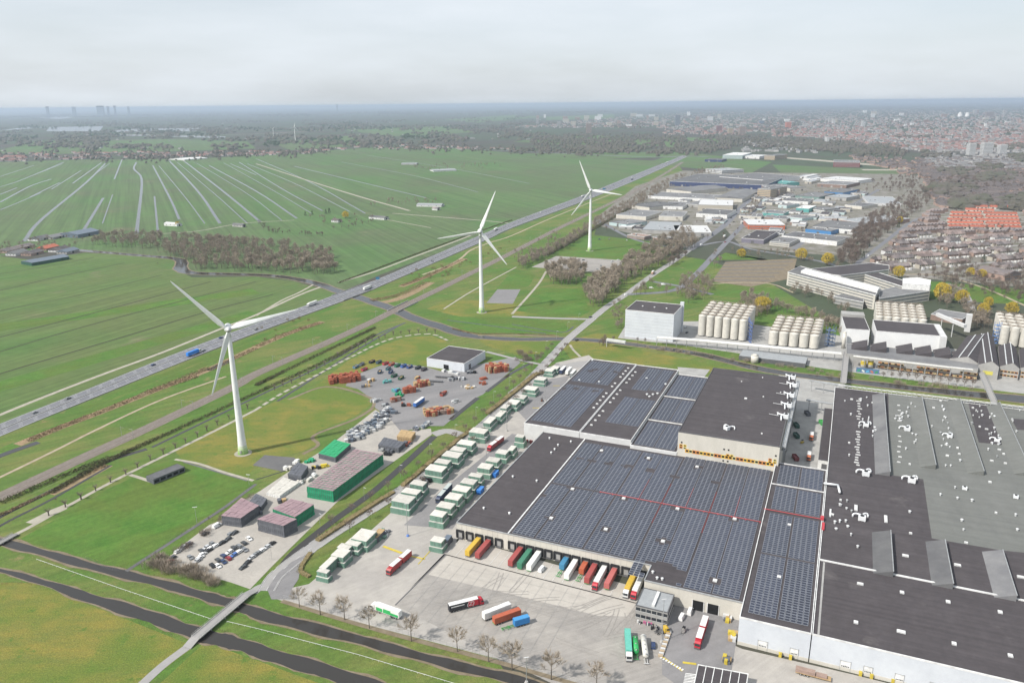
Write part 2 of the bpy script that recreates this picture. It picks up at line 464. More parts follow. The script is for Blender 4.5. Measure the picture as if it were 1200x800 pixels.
# strips in the big left field that show as bands of a different green
for i, (a, c, w, mt) in enumerate((((-60, 392), (300, 341), 34, 'lawn'), ((-60, 470), (300, 366), 26, 'lawn'), ((-60, 425), (260, 352), 30, 'meadow'))):
    ribbon('meadow', 3, mt, [a, lerp(Vector(a), Vector(c), .5)[:], c], w)
sheet('lawn', 4, 'lawn', [(24, 631), (77, 602), (132, 570), (150, 562), (186, 544), (208, 540), (290, 563), (298, 567), (200, 632), (148, 668), (80, 650)])
sheet('rough_meadow', 4, 'olive', [(205, 528), (250, 503), (300, 481), (322, 470), (340, 466), (382, 455), (425, 464), (435, 474), (415, 488), (370, 506), (375, 520), (350, 530), (300, 542), (290, 560), (215, 540)])
sheet('rough_meadow', 4, 'olive', [(350, 468), (407, 423), (450, 403), (480, 395), (507, 394), (522, 399), (530, 408), (500, 428), (455, 423), (425, 436), (395, 452)])
sheet('lawn', 4, 'lawn', [(508, 369), (560, 371), (660, 378), (668, 386), (655, 392), (560, 391), (520, 380)])
sheet('rough_meadow', 4, 'olive', [(500, 362), (522, 352), (600, 352), (640, 368), (600, 372), (540, 371)])
sheet('lawn', 4, 'lawn', [(601, 363), (632, 338), (682, 338), (691, 365), (680, 371), (640, 370)])
sheet('lawn', 4, 'lawn', [(580, 340), (600, 318), (628, 322), (620, 335), (600, 340)])
sheet('lawn', 4, 'lawn', [(652, 299), (676, 273), (770, 284), (792, 296), (740, 305), (690, 301)])
sheet('parking_ground', 5, 'asphalt', [(570, 355), (583, 339), (610, 339), (601, 356)])
sheet('parking_ground', 5, 'paving', [(623, 313), (652, 300), (731, 305), (722, 321)])
sheet('rough_meadow', 4, 'olive', [(-800, 1000), (-420, 800), (-100, 700), (0, 682), (40, 683), (140, 722), (228, 757), (165, 804), (100, 850), (-100, 1000)])
sheet('rough_meadow', 4, 'olive', [(240, 752), (300, 773), (390, 806), (460, 850), (160, 860), (188, 800)])
sheet('rough_meadow', 4, 'olive', [(655, 402), (700, 390), (740, 392), (720, 404), (850, 430), (1000, 455), (1200, 474), (1200, 482), (880, 442), (800, 432), (700, 425), (668, 420)])
sheet('rough_meadow', 4, 'olive', [(556, 394), (600, 398), (650, 396), (636, 414), (606, 416), (570, 405)])
sheet('lawn', 4, 'lawn', [(826, 345), (850, 330), (900, 338), (925, 360), (990, 383), (985, 400), (920, 376), (880, 350)])
sheet('lawn', 4, 'lawn', [(835, 305), (850, 296), (880, 300), (1010, 330), (1100, 330), (1210, 340), (1210, 358), (1090, 350), (960, 320), (900, 304)])

# paved yards
sheet('yard', 6, 'asphalt', [(425, 436), (458, 424), (500, 430), (520, 436), (574, 424), (604, 418), (610, 425), (566, 462), (556, 467), (545, 478), (520, 499), (500, 499), (470, 506), (455, 490), (440, 478), (434, 466), (420, 456), (405, 452), (410, 442)])
sheet('yard', 7, 'gravel', [(382, 525), (412, 502), (440, 480), (456, 489), (470, 506), (505, 502), (506, 509), (395, 588), (322, 660), (293, 690), (270, 682), (190, 660), (212, 640), (245, 615), (262, 608), (275, 592), (305, 575), (345, 548)])
sheet('terrace', 7, 'darkasphalt', [(296, 545), (310, 533), (345, 536), (352, 545), (330, 552)])
sheet('yard', 6, 'concrete', [(318, 700), (335, 690), (362, 684), (400, 652), (470, 590), (560, 503), (652, 425), (690, 416), (700, 424), (560, 610), (535, 632), (535, 640), (480, 690), (520, 649), (745, 706), (870, 760), (1000, 790), (1200, 840), (1200, 880), (760, 850), (600, 776), (450, 737)])
sheet('yard', 7, 'asphalt', [(473, 615), (513, 578), (560, 540), (600, 508), (622, 512), (560, 580), (530, 620), (512, 618)])
sheet('yard', 7, 'paving', [(463, 709), (522, 650), (760, 713), (790, 770), (860, 800), (740, 845), (600, 778)])
sheet('dock_apron', 8, 'apron', [(524, 649.5), (540, 630), (760, 692), (744, 707)])
sheet('dock_apron', 8, 'apron', [(502, 673), (524, 650.5), (745, 707.5), (735, 722), (700, 721), (650, 708.5), (574, 690)])
sheet('yard', 8, 'asphalt', [(775, 735), (792, 700), (868, 722), (862, 756), (855, 800), (845, 830), (790, 800), (776, 790)])
sheet('yard', 9, 'asphalt', [(605, 480), (640, 445), (668, 440), (650, 470), (624, 500)])
sheet('yard', 6, 'gwall', [(794, 430), (832, 433), (822, 446), (808, 460), (800, 455)])
sheet('yard', 6, 'gwall', [(925, 441), (990, 450), (990, 560), (905, 560), (912, 520)])
# brewery grounds across the river
sheet('yard', 5, 'gwall', [(724, 396), (735, 378), (835, 376), (880, 380), (1000, 395), (1300, 430), (1300, 480), (1100, 450), (960, 434), (880, 417), (790, 404)])
sheet('car_park', 5, 'soil', [(834, 330), (850, 307), (934, 303), (928, 326), (880, 336)])
sheet('estate_ground', 3, 'town', [(690, 262), (745, 218), (800, 200), (850, 202), (960, 203), (1060, 204), (1080, 206), (1052, 235), (985, 300), (930, 296), (870, 290), (850, 268), (800, 285), (745, 275)])
sheet('estate_ground', 2, 'town', [(985, 302), (1010, 262), (1056, 232), (1080, 205), (1240, 180), (1300, 200), (1300, 345), (1100, 328), (1015, 322)])
# far pale water and green seen as thin bands towards the horizon
for p in (((54, 154), (58, 149), (121, 148), (117, 154)), ((125, 155), (150, 151), (235, 150.5), (230, 154)), ((0, 153), (30, 149), (57, 149), (20, 152)), ((125, 158.5), (126, 157), (265, 160), (262, 162)), ((40, 138), (75, 136), (85, 138), (70, 139.5))):
    sheet('lake', 3, 'water', p)
for p in (((-100, 181), (0, 176), (40, 166), (200, 163), (290, 166), (300, 174), (120, 180)), ((440, 174), (620, 180), (800, 178), (800, 184), (700, 186)), ((600, 166), (690, 158), (760, 164), (690, 172)), ((700, 165), (790, 160), (860, 164), (800, 174)), ((760, 190), (800, 178), (905, 190), (880, 203), (800, 196)), ((905, 193), (1060, 200), (1050, 206), (920, 207)), ((400, 152), (520, 148), (560, 155), (460, 160)), ((640, 137), (720, 134), (720, 139), (640, 141)), ((520, 140), (600, 135), (640, 137), (560, 144)), ((320, 168), (420, 158), (430, 170), (340, 176))):
    sheet('meadow', 2, 'polder', p)

# ditches of the far polder
for pts, w in ((((28, 283), (50, 256), (102, 213), (127, 188)), 7), (((93, 278), (121, 232)), 6), (((160, 274), (166, 210), (157, 198), (160, 190)), 6.5), (((185, 272), (181, 230)), 4), (((210, 257), (199, 232), (179, 194)), 5), (((258, 262), (230, 222), (196, 186)), 6), (((305, 260), (260, 223), (212, 186)), 6), (((348, 256), (300, 224), (245, 194)), 5), (((0, 237), (36, 218), (60, 210)), 6), (((35, 231), (70, 214)), 5), (((85, 215), (120, 190)), 5), (((0, 219), (25, 211), (75, 190)), 5), (((134, 210), (143, 187)), 5), (((300, 205), (270, 192)), 4), (((378, 247), (330, 221), (280, 190)), 4), (((428, 250), (360, 212), (300, 186)), 4), (((0, 228), (20, 220)), 5), (((40, 205), (73, 192)), 5), (((500, 232), (420, 213), (345, 195)), 5), (((0, 246), (20, 238), (48, 226)), 4), (((0, 207), (40, 194)), 4), (((110, 205), (128, 192)), 4), (((60, 222), (95, 200)), 4), (((120, 262), (132, 228)), 2.5), (((240, 262), (216, 230), (186, 194)), 2.5), (((290, 262), (250, 226), (205, 188)), 2.5), (((330, 258), (285, 224), (228, 190)), 2.5), (((365, 250), (318, 222), (262, 191)), 2.5), (((410, 248), (345, 215), (290, 192)), 3), (((560, 225), (480, 205), (400, 190)), 3), (((620, 215), (520, 196), (430, 182)), 3)):
    ribbon('ditch', 5, 'water', pts, w)
for pts, w, mt in ((((480, 247), (400, 224), (300, 192)), 7, 'path'), (((700, 300), (600, 262), (560, 258), (460, 250)), 5, 'path'), (((445, 256), (505, 267)), 3, 'path'), (((168, 275), (230, 271), (282, 262), (345, 258)), 4, 'path')):
    ribbon('farm_track', 5, mt, pts[1:] if pts[0] == (700, 300) else pts, w)
# dark ditches of the near left field
for pts, w in ((((-80, 332), (0, 321), (60, 311), (110, 302)), 2.4), (((-80, 350), (0, 340), (60, 326), (146, 308)), 2.6), (((-80, 380), (0, 364), (100, 344), (190, 322)), 2.2), (((-80, 416), (0, 395), (120, 364), (247, 330)), 3), (((-80, 436), (0, 412), (120, 377), (300, 330)), 2.4), (((-80, 464), (0, 438), (130, 399), (240, 366), (320, 345)), 3)):
    ribbon('ditch', 6, 'ditchgreen', pts, w)

# the river
RIV = [((90, 293), 9), ((160, 299), 9), ((205, 303), 11), ((213, 308), 13), ((212, 315), 15), ((228, 320), 12), ((300, 322), 10), ((335, 325), 10), ((370, 332), 11), ((396, 341), 11), ((425, 350), 12), ((460, 362), 12), ((485, 373), 12), ((517, 383), 12), ((540, 391), 11), ((565, 395), 9), ((610, 397.5), 8), ((660, 397), 8), ((705, 399.5), 7), ((760, 406), 7), ((820, 415), 8), ((900, 434), 9), ((1000, 447), 9), ((1100, 458), 10), ((1220, 470), 14), ((1400, 490), 14)]
RP = smooth_line([g(*p) for p, w in RIV])
ws = [w for p, w in RIV]
def riv_band(name, lay, m, extra):
    A, B = [], []
    for i, p in enumerate(RP):
        k = min(i / 5, len(ws) - 1.001); w = lerp(ws[int(k)], ws[int(k) + 1], k % 1) * 1.15 + extra + math.sin(i * 1.7) * 1.0
        d = RP[min(i + 1, len(RP) - 1)] - RP[max(i - 1, 0)]
        n = Vector((-d.y, d.x, 0)).normalized()
        A.append(p + n * w / 2); B.append(p - n * w / 2)
    b = MB(); band(b, A, B, lift(lay)); b.build(name, M[m], None, kind='structure')
sheet('grass_verge', 6, 'verge', [(735, 398), (790, 403), (880, 416), (960, 431), (1100, 449.5), (1240, 466), (1240, 474), (1100, 456), (960, 441), (880, 427), (800, 410), (740, 402)])
riv_band('river_bank', 6, 'soil', 4)
riv_band('river', 7, 'water', 0)

# two canals in the lower left, with worn banks
def strip(name, lay, m, top, bot, jag=0.0):
    A, B = smooth_line([g(*p) for p in top], 14), smooth_line([g(*p) for p in bot], 14)
    if jag:
        wob = lambda P, s: [p + Vector((0, 1, 0)) * jag * (math.sin(i * .9 + s) + .8 * math.sin(i * .37 + s * 2) + uni(-.7, .7)) for i, p in enumerate(P)]
        A = wob(A, 1); B = wob(B, 4)
    n = max(len(A), len(B)); res = lambda P: [P[min(int(i * (len(P) - 1) / (n - 1) + .5), len(P) - 1)] for i in range(n)]
    A, B = res(A), res(B)
    z = lift(lay)
    b = MB(); band(b, B, A, z) if area2([B[0], B[-1], A[-1], A[0]]) < 0 else band(b, A, B, z)
    return b.build(name, M[m], None, kind='structure')
strip('canal', 7, 'water', [(-70, 610), (15, 634), (142, 667), (250, 695), (300, 711), (450, 752), (600, 790), (720, 822)], [(-70, 617), (9, 641), (140, 675.5), (245, 704), (300, 724), (450, 763), (600, 801), (720, 834)], .4)
strip('canal_bank', 6, 'soil', [(-70, 608), (15, 632), (142, 665), (250, 693), (300, 709), (450, 750), (600, 788), (720, 820)], [(-70, 619), (9, 643), (140, 677.5), (245, 706), (300, 726), (450, 765), (600, 803), (720, 836)], .7)
strip('canal', 7, 'water', [(-70, 648), (22, 671), (140, 704), (237, 735), (300, 753), (430, 793), (560, 830)], [(-70, 652), (19, 676), (137, 717), (232, 750), (297, 768), (400, 802), (520, 845)], .4)
strip('canal_bank', 6, 'soil', [(-70, 646), (22, 669.5), (140, 702.5), (237, 733.5), (300, 751.5), (430, 791.5), (560, 828)], [(-70, 654), (19, 677.5), (137, 718.5), (232, 751.5), (297, 769.5), (400, 803.5), (520, 847)], .7)
# ditches beside the railway and the street
ribbon('ditch', 7, 'water', [(-60, 640), (0, 605), (70, 570), (125, 541), (172, 526)], 4)
ribbon('ditch', 7, 'water', [(178, 524), (240, 494), (300, 465), (380, 427), (440, 393), (475, 378)], 2.4)
ribbon('ditch', 7, 'water', [(-40, 645), (0, 616), (60, 585), (130, 545)], 2)
ribbon('ditch', 7, 'water', [(325, 470), (375, 438), (425, 406), (470, 380)], 2.5)
ribbon('ditch', 7, 'water', [(322, 678), (342, 650), (380, 618), (417, 591), (442, 572), (475, 543), (509, 511)], 4.6)
ribbon('ditch', 7, 'water', [(528, 492), (545, 478), (560, 466)], 4)
ribbon('ditch', 7, 'water', [(570, 459), (600, 437), (625, 424)], 3)
ribbon('ditch', 7, 'water', [(-40, 552), (0, 534), (45, 518)], 6)
ribbon('ditch', 7, 'water', [(243, 434), (272, 422)], 6)
ribbon('ditch', 7, 'water', [(300, 562), (345, 548)], 1)
ribbon('ditch', 7, 'darkasphalt', [(148, 669), (205, 632), (262, 595), (300, 567)], 2.2)
ribbon('ditch', 7, 'darkasphalt', [(215, 541), (290, 563)], 1.5)
ribbon('ditch', 7, 'soil', [(338, 468), (382, 453), (427, 463), (438, 475), (416, 491), (368, 510), (373, 521), (355, 532)], 2.6)
ribbon('ditch', 6, 'water', [(600, 380), (640, 387), (662, 389), (672, 383)], 2)
ribbon('ditch', 6, 'water', [(524, 375), (570, 381), (640, 391)], 2)

# dry reed beds between motorway and railway, and beside the ditches
for pts, w in (([(20, 521), (75, 499), (120, 482), (180, 458), (235, 437), (262, 425), (300, 407), (340, 390), (378, 377)], 8.5), ([(470, 336), (500, 324), (545, 303)], 9), ([(60, 579), (100, 560), (128, 545)], 6), ([(440, 356), (470, 349), (505, 331)], 12), ([(545, 392.5), (600, 393), (655, 394)], 3)):
    ribbon('reed_bed', 6, 'reeds', pts, w)
for pts, w in (([(-40, 596), (60, 552), (125, 522), (172, 502 + 2), (280, 455), (360, 419), (440, 381)], 2), ([(-60, 560), (0, 529), (100, 487), (200, 443), (300, 401)], 3), ([(100, 478), (200, 436), (300, 396), (400, 356)], 2.5)):
    ribbon('grass_verge', 5, 'lawn', pts, w * 3)
# tracks and paths
ribbon('service_road', 6, 'path', [(-200, 572), (-60, 512), (0, 486), (62, 461), (122, 438), (190, 413), (262, 384), (300, 369), (350, 346), (382, 334)], 4.2)
ribbon('service_road', 6, 'path', [(397, 331), (440, 318), (485, 301), (520, 288), (562, 272)], 4.2)
ribbon('service_road', 6, 'path', [(300, 370), (330, 352), (350, 343), (368, 333)], 3)
ribbon('dirt_track', 6, 'sand', [(-40, 578), (0, 559), (60, 530), (120, 500), (190, 468), (265, 441)], 2.6)
ribbon('dirt_track', 6, 'sand', [(495, 322), (525, 311), (541, 302), (552, 293), (575, 284), (600, 276), (650, 254), (720, 226)], 3.6)
ribbon('path', 6, 'path', [(300, 440), (340, 418), (400, 396)], 2.2)
ribbon('path', 6, 'path', [(-20, 640), (20, 625), (75, 595), (130, 565), (190, 535), (245, 508), (300, 480)], 2.8)
PTH = [(300, 480), (332, 460), (370, 440), (407, 420.5), (450, 400), (480, 393), (507, 392), (525, 399)]
ribbon('path', 6, 'verge', PTH, 2.6)
b = MB()
for p, d in along(smooth_line([g(*q) for q in PTH]), 9.5):
    n = Vector((-d.y, d.x, 0)) * 1.4; e = d * 6.4
    b.face([Vector((q.x, q.y, .15)) for q in (p - n, p + e - n, p + e + n, p + n)])
b.build('path', M['path'], None, kind='structure')
sheet('path', 7, 'path', [(30, 612), (60, 597), (78, 590), (79, 596), (40, 614)])
ribbon('path', 7, 'path', [(152, 556), (165, 560), (183, 566)], 2.6)
ribbon('path', 7, 'path', [(205, 538), (232, 543), (262, 553), (297, 563)], 2.2)
ribbon('path', 7, 'street', [(155, 812), (190, 780), (222, 756)], 4.0)
ribbon('path', 7, 'street', [(296, 694), (305, 688), (318, 686)], 5.0)
ribbon('path', 7, 'path', [(668, 404), (672, 410), (680, 418)], 2.4)
ribbon('path', 7, 'path', [(600, 368), (630, 334), (640, 318)], 3)
ribbon('path', 7, 'path', [(520, 362), (555, 340), (605, 313)], 2.2)
ribbon('path', 6, 'sand', [(830, 333), (870, 331), (905, 333), (930, 343)], 3)
ribbon('path', 6, 'sand', [(1010, 322), (1100, 322), (1130, 330), (1160, 340), (1210, 362)], 4)
ribbon('path', 6, 'street', [(1140, 364), (1136, 352), (1128, 340), (1110, 332)], 6)
ribbon('path', 7, 'soil', [(560, 393), (600, 392.5), (655, 394)], 3)

# railway: ballast bed, sleepers as a darker crown, four rails
RW = smooth_line([g(*p) for p in ((-160, 655), (-60, 610), (0, 582), (100, 535), (172, 502), (272, 454), (300, 438), (375, 405), (430, 380), (460, 365), (520, 336), (562, 315), (600, 296), (650, 270), (685, 253), (740, 226), (780, 203), (800, 190))])
A, B = sides(RW, 11.5)
b = MB(); band(b, A, B, .12); b.build('railway_bed', M['ballast'], None, kind='structure')
for off in (-2.2, 2.2):
    b = MB(); A, B = sides(RW, 2.6, off); band(b, A, B, .16); b.build('railway_track', M['sleepers'], None, kind='structure')
    b = MB()
    for o in (-.75, .75):
        A, B = sides(RW, .16, off + o); band(b, A, B, .30)
    b.build('rail', M['steel'], None, kind='structure')
ribbon('path', 6, 'path', [(-160, 668), (0, 596), (100, 549), (172, 516)], .1)

# motorway
b = MB(); band(b, MT, MN, .18); b.build('motorway', M['motorway'], None, kind='structure')
def frac(t): return [lerp(a, c, t) for a, c in zip(MT, MN)]
b = MB(); band(b, frac(.465), frac(.53), .21); b.build('median_strip', M['darkasphalt'], None, kind='structure')
b = MB()
for t in (.05, .44, .56, .95): band(b, frac(t - .006), frac(t + .006), .22)
for t in (.155, .25, .345, .655, .75, .845): dashes(b, frac(t), 0, .22, 3.5, 8.5, .22)
b.build('road_marking', M['white'], None, kind='structure')

# the street past the brewery and the dual road to the town
ST = [(312, 692), (322, 676), (338, 662), (358, 647), (388, 626), (425, 603), (475, 571), (520, 537), (560, 504), (600, 466), (637, 428), (665, 398), (690, 377), (712, 359), (735, 344), (765, 322), (790, 306), (808, 293)]
SP = smooth_line([g(*p) for p in ST])
ribbon('street', 8, 'street', SP, 7.6, 0, True)
sheet('street', 9, 'asphalt', [(318, 702), (313, 690), (326, 671), (342, 658), (358, 650), (362, 655), (352, 664), (350, 678), (342, 690), (350, 702)])
ribbon('street', 9, 'street', [(604, 462), (640, 436), (672, 428), (705, 424)], 14)
ribbon('street', 8, 'street', [(600, 371), (650, 373), (690, 374)], 6)
ribbon('street', 8, 'street', [(570, 412), (610, 422), (640, 428)], 4)
ribbon('street', 8, 'street', [(508, 509), (525, 505), (548, 512)], 8)
ribbon('street', 8, 'motorway', [(808, 293), (830, 278), (850, 263), (872, 240), (895, 222), (915, 208)], 12)
ribbon('street', 8, 'motorway', [(735, 345), (790, 340), (815, 322), (835, 301), (855, 280), (872, 262), (890, 240), (905, 222)], 9)
ribbon('street', 8, 'motorway', [(700, 258), (745, 281), (800, 290), (850, 283), (880, 292), (960, 306), (1010, 322)], 7)
ribbon('street', 8, 'motorway', [(765, 330), (800, 336), (835, 345)], 7)
ribbon('street', 8, 'motorway', [(990, 320), (1035, 285), (1065, 262), (1090, 250)], 7)
ribbon('street', 8, 'motorway', [(930, 292), (960, 268), (1000, 240), (1030, 222)], 8)
ribbon('road', 4, 'motorway', [(300, 160), (420, 166), (540, 174), (640, 179), (760, 184), (800, 183), (830, 184)], 20)
ribbon('road', 4, 'path', [(130, 157), (220, 159), (300, 157), (380, 153)], 22)
ribbon('road', 4, 'path', [(905, 184), (960, 188), (1020, 193), (1075, 197)], 60)
ribbon('road', 4, 'path', [(1010, 199), (1050, 199), (1085, 197)], 50)
b = MB()
dashes(b, SP, 0, .18, 3, 6, .19)
for t in (-3.4, 3.4):
    A, B = sides(SP, .14, t); band(b, A, B, .19)
b.build('road_marking', M['white'], None, kind='structure')
b = MB()
for off in (-4.0, 4.0):
    A, B = sides(SP, .3, off)
    for i in range(0, len(A) - 1):
        if i % 9 != 7: b.prism([B[i], B[i + 1], A[i + 1], A[i]], .0, .14 + .12)
b.build('kerb', M['kerb'], None, kind='structure')
# yard lines: drainage gully in front of the docks, yellow bays, hatched edge
b = MB(); P = [g(520.5, 649.3), g(640, 680), g(745, 706.5)]; A, B = sides(P, .55); band(b, A, B, .19); b.build('drain_gully', M['black'], None, kind='structure')
b = MB(); P = [g(463, 709), g(522, 650)]; A, B = sides(P, .5); band(b, A, B, .19); b.build('kerb', M['dtrim'], None, kind='structure')
b = MB()
for a, c, w in (((490, 661), (508, 641), .5), ((449, 640), (471, 648), 1.6), ((474, 650), (498, 655), 1.0), ((580, 488.5), (590, 487.5), 1.0), ((648, 452), (656, 452), .8), ((624, 478), (632, 478), .8), ((800, 776), (816, 778), 1.2), ((774, 768), (800, 786), .9)):
    P = [g(*a), g(*c)]; A, B = sides(P, w); band(b, A, B, .20)
b.build('yard_marking', M['yellow'], None, kind='structure')
b = MB()
for i in range(9):
    p, q = lerp(g(774, 770), g(802, 786), i / 9), lerp(g(774, 770), g(802, 786), i / 9 + .06)
    A, B = sides([p, q], 1.2); band(b, A, B, .23)
for i in range(8):
    p = lerp(g(803, 789), g(800, 803), i / 8); A, B = sides([p, p + Vector((4.4, -.8, 0))], .45); band(b, A, B, .22)
for i in range(22):      # loading bay lines under the trailers
    p = lerp(g(541, 630.5), g(748, 686.5), i / 20); q = lerp(g(524, 649), g(738, 703.5), i / 20)
    A, B = sides([p + (q - p) * .1, q], .16); band(b, A, B, .20)
b.build('yard_marking', M['white'], None, kind='structure')
# slab joints and tyre marks of the yard
b = MB(); o0 = g(470, 700); a1 = Vector((math.cos(R(-23.4)), math.sin(R(-23.4)), 0)); a2 = Vector((-a1.y, a1.x, 0))
def slab_line(p, q):
    A, B = sides([p, q], .12); band(b, A, B, .185)
for k in range(9): slab_line(o0 + a2 * (k * 6 - 10) + a1 * 6, o0 + a2 * (k * 6 - 10) + a1 * 78)
for k in range(12): slab_line(o0 + a1 * (k * 6 + 8) - a2 * 12, o0 + a1 * (k * 6 + 8) + a2 * 36)
b.build('slab_joint', M['gwall'], None, kind='structure')
b = MB(); rs = random.Random(4)
for k in range(46):
    x, y = rs.uniform(500, 740), rs.uniform(690, 770)
    if y > 700 + (x - 480) * .30 or y < 655 + (x - 520) * .25 + 12: continue
    p = g(x, y); an = R(rs.choice((20, 30, -20, 60))) + rs.uniform(-.25, .25); cv = rs.uniform(-.05, .05)
    for off in (-1, 1):
        P = []; q = p.copy(); a = an
        for i in range(10): P.append(q + Vector((-math.sin(a), math.cos(a), 0)) * off); q = q + Vector((math.cos(a), math.sin(a), 0)) * 2.2; a += cv
        A, B = sides(P, .38); band(b, A, B, .165 + k * .0003)
b.build('tyre_marks', M['tyremark'], None, kind='structure')
# car park rows across the river: alternating strips of hedge soil
for i in range(6):
    t = i / 6 + .08
    ribbon('parking_row', 7, 'darkasphalt', [lerp(Vector((834, 330)), Vector((850, 307)), t)[:], lerp(Vector((900, 331)), Vector((932, 304)), t)[:]], 4.5)

# ---------------------------------------------------------------- buildings: helpers
E1 = Vector((math.cos(R(-23.4)), math.sin(R(-23.4)), 0))     # along the dock front
E2 = Vector((-E1.y, E1.x, 0))
def fq(a, b_, c, h):
    """Rectangle on the factory's grid: near-left a, near-right b_, far depth c."""
    A, B, C_ = g(*a, h), g(*b_, h), g(*c, h)
    s, d = (B - A).dot(E1), (C_ - A).dot(E2)
    return [A, A + E1 * s, A + E1 * s + E2 * d, A + E2 * d]
def fqw(A, s0, s1, t0, t1): return [A + E1 * s0 + E2 * t0, A + E1 * s1 + E2 * t0, A + E1 * s1 + E2 * t1, A + E1 * s0 + E2 * t1]
def cen(q, z=0.0):
    c = sum((Vector((p.x, p.y, 0)) for p in q), Vector()) / len(q); c.z = z; return c
def shell(name, label, cat, q, h, wall, roof, parapet=.5, trim='trim', z0=0.0, group=None, pw=.35):
    if area2(q) < 0: q = q[::-1]
    t = thing(name, label, cat, cen(q), group)
    b = MB(); b.prism(q, z0, h, top=False); b.build('wall', M[wall], t)
    qi = inset(q, .02)
    b = MB(); b.prism(qi, h - .35, h - .1); b.build('roof', M[roof], t)
    if parapet:
        b = MB(); b.ring(inset(q, -.06), pw, h - .3, h + parapet - .2); b.build('roof_edge', M[trim], t)
    return t
def on_wall(q, i, s, z, w, hh, d=.06, lift=0.0):
    """Corner points of a box of width w, height hh on side i of q at fraction s, bottom z, standing d proud."""
    a, b_ = q[i], q[(i + 1) % len(q)]
    u = (b_ - a); u.z = 0; L = u.length; u = u / L
    n = Vector((u.y, -u.x, 0))
    p = a + u * (s * L)
    return [p - u * w / 2 - n * .05, p + u * w / 2 - n * .05, p + u * w / 2 + n * d, p - u * w / 2 + n * d], z, z + hh
def wall_box(t, name, m, q, i, s, z, w, hh, d=.06, b=None, mi=0):
    P, z0, z1 = on_wall(q, i, s, z, w, hh, d)
    if b is not None: b.prism(P, z0, z1, mi, bot=True); return
    b = MB(); b.prism(P, z0, z1, bot=True); return b.build(name, M[m] if isinstance(m, str) else m, t)
def solar(t, q, z, pu=2.12, pv=1.78, skip=()):
    """One field of panels filling q: pale frames with dark cells, tilted a little."""
    b = MB()
    U, V = q[1] - q[0], q[3] - q[0]
    nu, nv = max(1, int(U.length / pu)), max(1, int(V.length / pv))
    u, v = U / nu, V / nv
    for i in range(nu):
        for j in range(nv):
            c = q[0] + u * (i + .5) + v * (j + .5); c.z = 0
            if any((c - s[0]).length < s[1] for s in skip): continue
            hu, hv = u * .46, v * .44
            P = [c - hu - hv, c + hu - hv, c + hu + hv, c - hu + hv]
            for k, p in enumerate(P): p.z = z + (.15 if k < 2 else .28)
            b.face(P, 1)
            Q = [c - hu - hv, c - hu + hv]
            for k in range(4):
                a, e = P[k], P[(k + 1) % 4]
                b.face([Vector((a.x, a.y, z + .02)), Vector((e.x, e.y, z + .02)), e, a], 1)
            hu, hv = u * .385, v * .345
            P = [c - hu - hv, c + hu - hv, c + hu + hv, c - hu + hv]
            for k, p in enumerate(P): p.z = z + (.175 if k < 2 else .285)
            b.face(P, 0)
    return b.build('solar_array', [M['cell'], M['frame']], t)
def rvent(t, p, z, r=.45, h=.9, m='vent'):
    b = MB(); b.cyl((p.x, p.y, z - .1), (p.x, p.y, z + h), r, r, 8); b.cyl((p.x, p.y, z + h), (p.x, p.y, z + h + .3), r * 1.5, r * .9, 8)
    return b.build('roof_vent', M[m], t)
def skylight(t, p, z, sx=1.8, sy=1.8, rz=R(-23.4), hh=.55, m='vent'):
    b = MB(); b.box((p.x, p.y, z - .1), sx, sy, hh, rz)
    o = b.build('skylight', M[m], t)
    b = MB(); b.box((p.x, p.y, z - .1 + hh), sx * .86, sy * .86, .12, rz)
    b.build('dome', M['white'], o)
    return o
def duct_unit(t, p, z, rz=R(-23.4), k=1.0, bend=True):
    """Air handling box with two thick bent ducts."""
    ex, ey = Vector((math.cos(rz), math.sin(rz), 0)), Vector((-math.sin(rz), math.cos(rz), 0))
    P = lambda x, y, h: p + ex * x * k + ey * y * k + Vector((0, 0, z - p.z + h * k))
    b = MB(); c = P(0, -1.6, .15); b.box(c, 2.9 * k, 2.2 * k, 1.9 * k, rz)
    for x in (-1, 1): b.box(P(x, -1.6, -.2), .3 * k, 2.0 * k, .5 * k, rz)
    o = b.build('air_handling_unit', M['duct'], t)
    b = MB(); b.cyl(P(0, -1.6, 2.05), P(0, -1.6, 2.3), .8 * k, .8 * k, 10); b.build('fan', M['dark'], o)
    if bend:
        for s, yy in ((-1, .2), (1, .9)):
            e_ = 3.6 if s < 0 else 2.2
            b = MB(); b.tube([P(s * .4, -.9, 1.3), P(s * .4, yy + .6 * (s > 0), 1.5), P(s * e_ * .7, yy + .2 + 1.2 * (s > 0), 1.6), P(s * e_, yy + 1.3 * (s > 0), 1.1), P(s * e_, yy - .1 + 1.3 * (s > 0), -.2)], .36 * k, 8)
            b.build('duct', M['duct'], o, True)
    return o

# ---------------------------------------------------------------- the bottling halls
HL = 9.2
low_front1, low_front2 = (535, 612), (764, 660)
A0 = g(535, 612, HL)
sB = (g(764, 660, HL) - A0).dot(E1)
P2 = g(755, 681, HL) - A0
sR = .5 * ((g(869, 704, HL) - A0).dot(E1) + (g(910, 548, HL) - A0).dot(E1))
tF = .5 * (P2.dot(E2) + (g(869, 704, HL) - A0).dot(E2))
tD = (g(637, 505, HL) - A0).dot(E2)
tD2 = (g(910, 548, HL) - A0).dot(E2)
print('low hall', sB, sR, tF, tD, tD2, 'gh', gh(535.5, 630, 612), gh(614, 514, 496), gh(862.5, 755, 725), gh(734, 393, 363))
W_ = lambda s, t, h=0: A0 + E1 * s + E2 * t + Vector((0, 0, h - HL))
lowq = [W_(0, 0), W_(sB, 0), W_(sB, tF), W_(sR, tF), W_(sR, tD + 4), W_(0, tD + 4)]
t = thing('bottling_hall', 'low cream dock hall under solar panels with trailers at its loading doors', 'factory hall', cen(lowq))
hall = t
